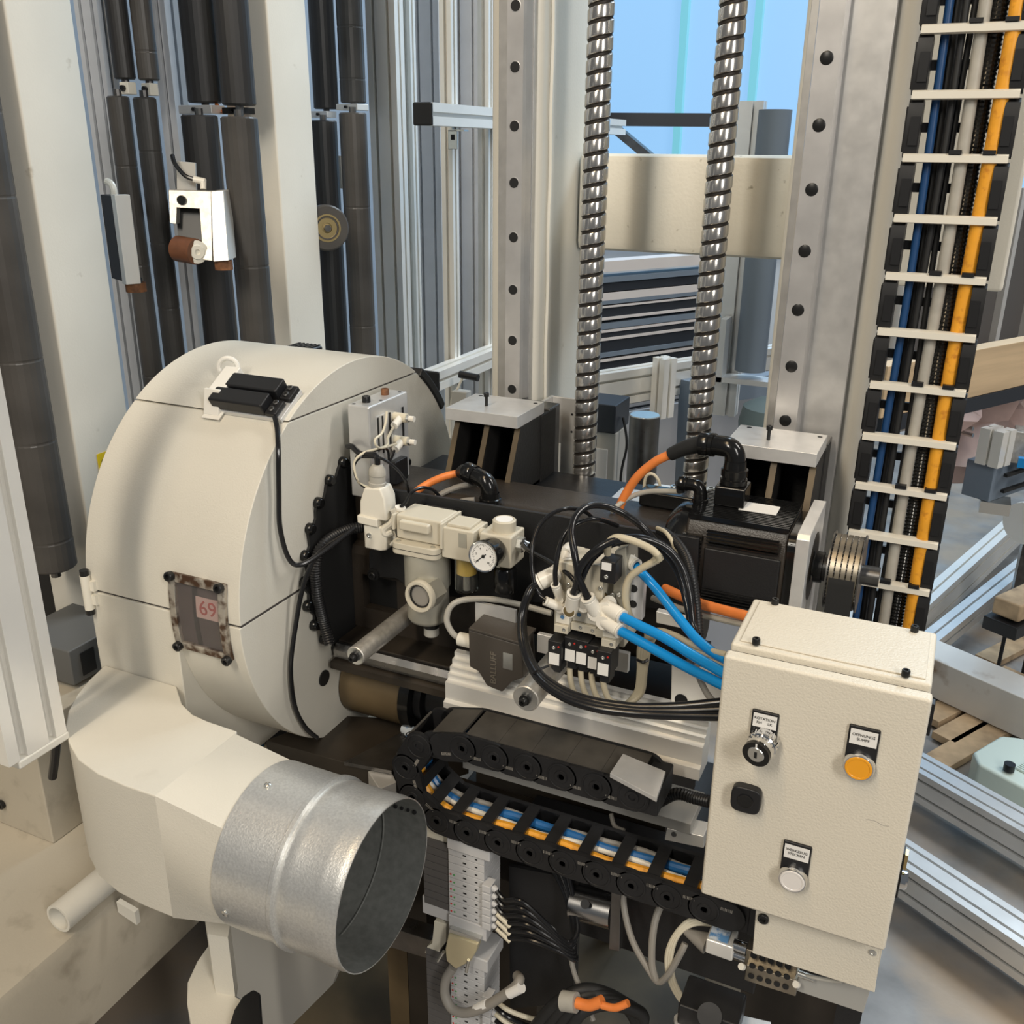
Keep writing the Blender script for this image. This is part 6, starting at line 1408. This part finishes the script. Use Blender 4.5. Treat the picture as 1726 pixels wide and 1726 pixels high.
zl_, zh_ = .86, 2.5
def vcab(px, py, r, m, label, y=vY + .022, wob=.002, corr=False):
    x = P(px, py, Y=y).x
    pts = [(x + wob * math.sin(j * .9 + px), y + .002 * math.cos(j * 1.1 + px), zl_ + (zh_ - zl_) * j / 14) for j in range(15)]
    if corr: return one('corrugated_hose', conduit(pts, r, .0055, 14), m, label, 'hose')
    return one('chain_cable', MB().tube(pts, r, n=12, res=4), m, label, 'cable', 'cables in the upright chain')
vcab(1561, 276, .0052, 'cable_blue', 'dark blue cable at the left of the upright chain')
vcab(1585, 276, .0046, 'black_rubber', 'left black cable beside the blue one in the upright chain')
vcab(1601, 276, .0040, 'black_rubber', 'right thin black cable in the upright chain', y=vY + .030)
vcab(1573, 276, .0050, 'black_rubber', 'rear black cable half hidden in the upright chain', y=vY + .036)
vcab(1617, 276, .0078, 'cable_lightgrey', 'light grey cable with dark scuffs in the upright chain', y=vY + .015)
vcab(1639, 276, .0115, 'gloss_black', 'black corrugated hose in the middle of the upright chain', y=vY + .024, wob=.001, corr=True)
vcab(1666, 276, .0092, 'cable_amber', 'orange yellow cable at the right of the upright chain', y=vY + .010, wob=.002)

# ================================================================== terminal modules and lower wiring
Ym = .905
tm = thing('terminal_block', 'upper stack of grey bus terminal modules under the drag chain', 'terminal block', (-.49, Ym + .02, .66))
xA, xB, xC = P(712, 1470, Y=Ym).x, P(756, 1470, Y=Ym).x, P(816, 1470, Y=Ym).x
ztop = P(758, 1428, Y=Ym).z; zbot = P(758, 1540, Y=Ym).z
obj('end_clamp', MB().box((xB, Ym - .004, ztop), (xC + .01, Ym + .05, ztop + .030)), 'module_grey', tm, bevel=.002)
obj('side_clamp', MB().box((xA - .02, Ym + .006, ztop - .004), (xB - .001, Ym + .05, ztop + .042)), 'module_cream', tm, bevel=.003)
nmod = 9; hm = (ztop - zbot) / nmod
def stack(t, ztop, n, hm, dark=True, led0=3):
    md = obj('module', MB().box((xB, Ym, ztop - hm + .0006), (xC, Ym + .05, ztop - .0004)), 'module_grey', t, bevel=.0006)
    mdk = obj('module_marker', MB().box((xA, Ym + .003, ztop - hm + .0005), (xB - .0004, Ym + .05, ztop - .0003)), 'module_dark', t, bevel=.0005)
    for k in range(n):
        if k: dup(md, (0, 0, -hm * k)); dup(mdk, (0, 0, -hm * k))
        zc = ztop - hm * (k + .5)
        pr = obj('print', MB().box((xB + .022, Ym - .0003, zc - .0012), (xB + .027, Ym + .0001, zc + .0012)).box((xB + .040, Ym - .0003, zc - .001), (xB + .0435, Ym + .0001, zc + .001)), 'ink', t); pr['kind'] = 'stuff'
        if k >= led0:
            obj('red_led', MB().cyl((xB + .0035, Ym + .0002, zc), (xB + .0035, Ym - .0006, zc), .0014, n=8), 'red_led', t)
            obj('green_led', MB().cyl((xB + .0085, Ym + .0002, zc), (xB + .0085, Ym - .0006, zc), .0014, n=8), 'green_led', t)
        if k >= 3:
            sp2 = Vector((xC, Ym + .004, zc))
            obj('spring_plug', MB().box((xC - .001, Ym - .006, zc - hm * .42), (xC + .012, Ym + .012, zc + hm * .42)), 'module_grey', t, bevel=.001)
            obj('plug_collar', MB().lathe((xC + .012, Ym + .002, zc), (1, -.2, -.25), [(.0042, 0), (.0048, .003), (.004, .006), (.0026, .008)], 12), 'module_grey', t)
stack(tm, ztop, nmod, hm)
obj('foot_module', MB().box((xB, Ym - .002, zbot - .024), (xC + .004, Ym + .05, zbot - .0004)), 'module_grey', tm, bevel=.001)
obj('foot_clamp', MB().box((xA - .004, Ym + .004, zbot - .020), (xB - .0006, Ym + .05, zbot + .010)), 'module_grey', tm, bevel=.001)
tm2 = thing('terminal_block', 'lower stack of grey bus terminal modules at the bottom edge', 'terminal block', (-.49, Ym + .02, .4))
z2 = P(770, 1620, Y=Ym).z
obj('end_clamp', MB().box((xB + .008, Ym - .002, z2), (xC + .006, Ym + .05, z2 + .022)), 'module_grey', tm2, bevel=.002)
obj('side_clamp', MB().prism([P(x, y, Y=Ym + .004) for x, y in [(732, 1552), (752, 1558), (752, 1588), (742, 1600), (740, 1612), (762, 1620), (716, 1606), (720, 1595), (728, 1590)]], (0, .04, 0)), 'module_cream', tm2, bevel=.002)
stack(tm2, z2, 12, hm, led0=2)
# D-sub plug
Yp = Ym - .012
ds = thing('dsub_plug', 'champagne coloured D-sub plug hanging on the terminal block', 'plug', P(780, 1630, Y=Yp))
obj('hood', MB().prism([P(x, y, Y=Yp) for x, y in [(755, 1575), (806, 1592), (802, 1605), (792, 1622), (768, 1634), (752, 1620), (750, 1600)]], (0, .012, 0)), 'dsub', ds, bevel=.002)
obj('shell', MB().prism([P(x, y, Y=Yp + .003) for x, y in [(757, 1565), (810, 1583), (806, 1592), (755, 1575)]], (0, .008, 0)), 'zinc', ds, bevel=.001)
b = MB(); q = P(748, 1604, Y=Yp); b.cyl(q, P(738, 1620, Y=Yp), .0025, n=10); obj('thumb_screw', b, 'zinc', ds)
b = MB(); b.cyl(P(790, 1618, Y=Yp), P(786, 1638, Y=Yp), .0025, n=10); obj('thumb_screw', b, 'zinc', ds)
one('dsub_cable', MB().tube([P(764, 1630, Y=Yp + .006), P(752, 1650, Y=Yp), P(750, 1676, Y=Yp - .006), P(762, 1700, Y=Yp - .012), P(785, 1707, Y=Yp - .014), P(815, 1698, Y=Yp - .014), P(845, 1680, Y=Yp - .012), P(866, 1665, Y=Yp - .01), P(876, 1652, Y=Yp - .005), P(872, 1645, Y=Yp + .01)], .0068, n=12), 'cable_grey', 'thick grey cable looping below the champagne plug', 'cable')
for k, (x_, y_) in enumerate(((812, 1698), (868, 1670))):
    one('cable_mark', MB().cyl(P(x_ - 9, y_ + 4, Y=Yp - .013), P(x_ + 11, y_ - 6, Y=Yp - .013), .0074, n=14), 'label_white', ['white marker sleeve on the low bend of the looped grey cable', 'white marker sleeve near the end of the looped grey cable'][k], 'sleeve')
# black field cables from the modules
zc_ = lambda k: ztop - hm * (k + .5)
for k in range(6):
    s = Vector((xC + .018, Ym, zc_(3 + k) - .002))
    cable([s, s + Vector((.015, -.004, -.006)), P(880 + 3 * k, 1520 + 13 * k, Y=.90), P(925 + 4 * k, 1560 + 9 * k, Y=.905), P(955 + 3 * k, 1588 + 6 * k, Y=.915), P(972 - k, 1575 + 4 * k, Y=.93), P(972 - 2 * k, 1545, Y=.945), P(964 - 3 * k, 1500, Y=.96), P(955 - 6 * k, 1455, Y=.975)], .0032, 'black_tube', ['first', 'second', 'third', 'fourth', 'fifth', 'sixth'][k] + ' black field cable from the top in the sagging bundle right of the modules', 'field_cable', 'cable', 10, 'black cable bundle right of the terminal modules')
for k in range(3):
    s = Vector((xC + .020, Ym - .002, zc_(6 + k)))
    one('wire_ferrule', MB().cyl(s, s + Vector((.022, -.004, -.010)), .0034, n=10), 'plastic_beige', ['upper beige wire sleeve at the module plugs', 'middle beige wire sleeve at the module plugs', 'lower beige wire sleeve at the module plugs'][k], 'sleeve', 'wire sleeves at the upper module plugs')
for k in range(5):
    z = z2 - hm * (k + 3.5); s = Vector((xC + .018, Ym, z)); cable([s, s + Vector((.02, -.004, -.004)), s + Vector((.05, .01, -.02 - .004 * k)), s + Vector((.10, .03, -.03 - .006 * k))], .0034, 'plastic_beige' if k % 2 == 0 else 'black_tube', ['first', 'second', 'third', 'fourth', 'fifth'][k] + ' short lead from the top on the lower module stack', 'field_cable', 'cable', 10, 'leads of the lower terminal modules')
# ---- dark machine bed and steel parts below
mbd = thing('machine_bed', 'dark oily machine bed behind the drag chain and modules', 'machine bed', (-.3, 1.2, .013))
obj('bed_body', MB().box((-.60, 1.06, .60), (.02, 1.36, .698)), 'black_paint', mbd, bevel=.004)
obj('bed_front', MB().box((-.44, .985, P(1050, 1600, Y=.985).z), (-.10, 1.058, .78)), 'black_plate', mbd, bevel=.002)
obj('bed_rail', MB().box((-.60, 1.0, .742), (-.10, 1.055, .772)), 'oily_dark', mbd, bevel=.001)
obj('bed_leg', MB().box((-.60, 1.10, .013), (-.45, 1.30, .60)), 'oily_dark', mbd)
obj('bed_leg', MB().box((-.13, 1.10, .013), (.0, 1.30, .60)), 'oily_dark', mbd)
obj('back_shelf', MB().box((-.52, .98, .850), (-.20, 1.05, .866)), 'grey_plate', mbd, bevel=.001)
tr = one('dark_floor_patch', MB().box((-1.02, .75, .0), (-.02, 2.2, .012)), 'oily_brown', 'brown oily floor patch under the machine, darkened for shade', 'tray')  # brown floor, with the shade under the machine put into its colour
for k, px in enumerate((672, 706)):
    q = P(px, 1650, Y=1.02); one('bed_post', MB().box((q.x - .02, 1.02, .012), (q.x + .018, 1.055, .74)), 'oily_brown' if k == 0 else 'oily_dark', ['olive stained upright behind the pipe mouth', 'dark stained upright left of the lower modules'][k], 'post')
one('cable_duct', MB().prism([P(x, y, Y=.955) for x, y in [(640, 1558), (745, 1592), (740, 1622), (635, 1590)]], (0, .03, 0)), 'steel_dark', 'dark steel cross strip with two screws behind the pipe mouth', 'strip', bevel=.001)
bk_ = thing('steel_pivot', 'steel pivot cylinder with flat arm below the drag chain', 'pivot', P(1000, 1540, Y=.955))
pa_, pb2 = P(966, 1520, Y=.965), P(1034, 1538, Y=.965)
obj('barrel', MB().cyl(pa_, pb2, .022, n=28), 'steel', bk_)
obj('arm', MB().prism([P(x, y, Y=.94) for x, y in [(1030, 1500), (1046, 1504), (1044, 1604), (1026, 1600)]], (0, .012, 0)), 'steel_dark', bk_, bevel=.001)
obj('bore', MB().cyl(P(986, 1524, Y=.9425), P(986, 1524, Y=.9405), .006, n=16), 'ink', bk_)
one('black_sheet', MB().prism([P(x, y, Y=.972) for x, y in [(858, 1460), (960, 1480), (965, 1690), (860, 1700)]], (0, .006, 0)), 'black_plate', 'black sheet behind the sagging cable bundle', 'sheet')
# grey cable loops
one('loop_cable', MB().tube([P(1050, 1480, Y=.955), P(1052, 1530, Y=.94), P(1066, 1585, Y=.92), P(1092, 1632, Y=.905), P(1110, 1655, Y=.90), P(1128, 1640, Y=.90), P(1148, 1605, Y=.905), P(1155, 1590, Y=.91)], .0042, n=10), 'cable_grey', 'grey cable sagging in a pointed loop left of the white cylinder', 'cable')
one('loop_cable', MB().tube([P(1128, 1500, Y=.95), P(1108, 1540, Y=.93), P(1100, 1580, Y=.915), P(1099, 1625, Y=.905), P(1106, 1652, Y=.90)], .0046, n=10), 'cable_grey', 'grey cable descending to the bottom of the pointed loop', 'cable')
for k in range(3):
    one('loop_cable', MB().tube([P(1200, 1552 + 3 * k, Y=.93), P(1165 + 2 * k, 1550 + 4 * k, Y=.92), P(1138 + 3 * k, 1575, Y=.91), P(1124 + 4 * k, 1610, Y=.905), P(1128 + 4 * k, 1650, Y=.905), P(1146 + 4 * k, 1685, Y=.91), P(1166 + 4 * k, 1700 + 2 * k, Y=.92)], .0028, n=8), 'plastic_beige', ['outer cream wire of the bowed bundle', 'middle cream wire of the bowed bundle', 'inner cream wire of the bowed bundle'][k] + ' left of the white cylinder', 'cable', 'cream wires bowing at the bottom')
one('loop_cable', MB().tube([P(960, 1600, Y=.95), P(968, 1640, Y=.94), P(985, 1680, Y=.93), P(1000, 1720, Y=.92)], .0036, n=8), 'cable_grey', 'grey wire dropping from the sagging bundle to the bottom edge', 'cable')
one('loop_cable', MB().tube([P(1030, 1372, Y=1.0), P(1036, 1392, Y=.99), P(1052, 1400, Y=.985)], .003, n=8), 'cable_grey', 'short grey wire under the chain end', 'cable')
# white cylinder, manifold, plates
wc_ = thing('small_cylinder', 'small white pneumatic cylinder with smudged blue sticker under the control box', 'cylinder', P(1215, 1610, Y=.90))
obj('barrel', MB().prism([P(x, y, Y=.895) for x, y in [(1190, 1583), (1236, 1598), (1234, 1622), (1188, 1606)]], (0, .03, 0)), 'alu_white', wc_, bevel=.002)
ws = [P(x, y, Z=P(1190, 1583, Y=.895).z + .0004) for x, y in [(1197, 1580), (1228, 1590), (1224, 1568 + 12), (1200, 1568)]]
obj('sticker', MB().prism([P(1194, 1581, Y=.896) + Vector((0, 0, .0006)), P(1226, 1591, Y=.896) + Vector((0, 0, .0006)), P(1226, 1591, Y=.896) + Vector((0, .026, .0006)), P(1194, 1581, Y=.896) + Vector((0, .026, .0006))], (0, 0, .0003)), 'sticker_blue', wc_)
obj('nose_cone', MB().cyl(P(1192, 1590, Y=.91), P(1155, 1570, Y=.915), .013, .004, n=20), 'cable_grey', wc_)
obj('fittings', MB().cyl(P(1236, 1592, Y=.905), P(1258, 1600, Y=.905), .008, n=14), 'chrome', wc_)
obj('lower_fitting', MB().cyl(P(1236, 1608, Y=.905), P(1258, 1616, Y=.905), .006, n=14), 'chrome', wc_)
mf = thing('port_manifold', 'bronze coloured manifold block with rows of ports under the control box', 'manifold', P(1300, 1665, Y=.89))
for k, (y_, Yq) in enumerate(((1600, .897), (1626, .889))):
    obj('port_bar', MB().prism([P(1258, y_, Y=Yq), P(1344, y_ + 28, Y=Yq), P(1341, y_ + 54, Y=Yq), P(1254, y_ + 26, Y=Yq)], (0, .02, 0)), 'manifold', mf, bevel=.001)
for r_ in range(3):
    for k in range(5):
        q = P(1270 + k * 14.5 - r_ * 2, 1611 + k * 4.6 + r_ * 17, Y=.8955 if r_ == 0 else .8885); obj('port', MB().cyl(q + BACK * .001, q - BACK * .0006, .0036, n=14), 'ink', mf)
for px, py in ((1252, 1630), (1344, 1660)): obj('end_screw', MB().cyl(P(px, py, Y=.888), P(px - 3, py - 1, Y=.885), .004, n=12), 'fitting_white', mf)
one('sensor_lead', MB().tube([P(1345, 1640, Y=.895), P(1365, 1646, Y=.89), P(1395, 1652, Y=.89), P(1420, 1655, Y=.89)], .0022, n=8), 'cable_lightgrey', 'thin pale sensor lead along the lower bracket edge', 'cable')
one('inductive_sensor', MB().cyl(P(1345, 1640, Y=.892), P(1372, 1650, Y=.892), .004, n=12), 'zinc', 'small steel sensor at the right end of the bronze manifold', 'sensor')
bpl = thing('bottom_bracket', 'pale metal bracket with black chain end at the bottom edge', 'bracket', P(1160, 1720, Y=.86))
obj('plate', MB().prism([P(x, y, Z=P(1150, 1712, Y=.86).z) for x, y in [(1136, 1712), (1160, 1690), (1300, 1722), (1300, 1780), (1140, 1740)]], (0, 0, -.008)), 'alu_mill', bpl, bevel=.001)
obj('chain_end', MB().cbox(P(1200, 1700, Y=.87), (.07, .05, .03)), 'black_chain', bpl, bevel=.003)
obj('boss', MB().cyl(P(1196, 1712, Y=.846), P(1196, 1712, Y=.842), .014, n=20), 'black_chain', bpl)
# orange plugs low centre
for k, (px, py) in enumerate(((972, 1690), (1014, 1694))):
    q = P(px, py, Y=.90)
    oh = thing('hose_end', ['orange hose end with grey collar near the bottom edge', 'small orange hose end among black hoses at the bottom edge'][k], 'hose', q)
    obj('hose', MB().tube([q, q + Vector((.018, .0, .004)), q + Vector((.034, .004, .016))], .0075 if k == 0 else .005, n=12), 'cable_orange', oh)
    if k == 0: obj('collar', MB().cyl(q + Vector((-.02, 0, -.006)), q, .013, n=18), 'cable_lightgrey', oh)
for k in range(4):
    cable([P(900 + 20 * k, 1735, Y=.90), P(940 + 14 * k, 1690 + 5 * k, Y=.91), P(990 + 12 * k, 1668 + 8 * k, Y=.93), P(1050 + 10 * k, 1690 + 6 * k, Y=.95), P(1080, 1735, Y=.95)], .009, 'black_rubber', ['hindmost', 'third', 'second', 'foremost'][k] + ' thick black hose curving along the bottom edge', 'thick_hose', 'hose', 12, 'thick black hoses at the bottom edge')
one('corrugated_conduit', conduit([P(1110, 1352, Y=.99), P(1140, 1338, Y=.985), P(1170, 1345, Y=.98), P(1200, 1352, Y=.97)], .008), 'black_plastic', 'black corrugated conduit left of the control box under the anchor plate', 'conduit')
pw = thing('pale_plate', 'bluish white plate with a small screw left of the control box', 'plate', P(1150, 1420, Y=.99))
obj('plate', MB().prism([P(x, y, Y=.985) for x, y in [(1124, 1396), (1186, 1410), (1186, 1430), (1120, 1416)]], (0, .03, 0)), 'alu_white', pw, bevel=.001)
obj('screw', MB().cyl(P(1135, 1406, Y=.9849), P(1135, 1406, Y=.982), .003, n=10), 'bolt_black', pw)
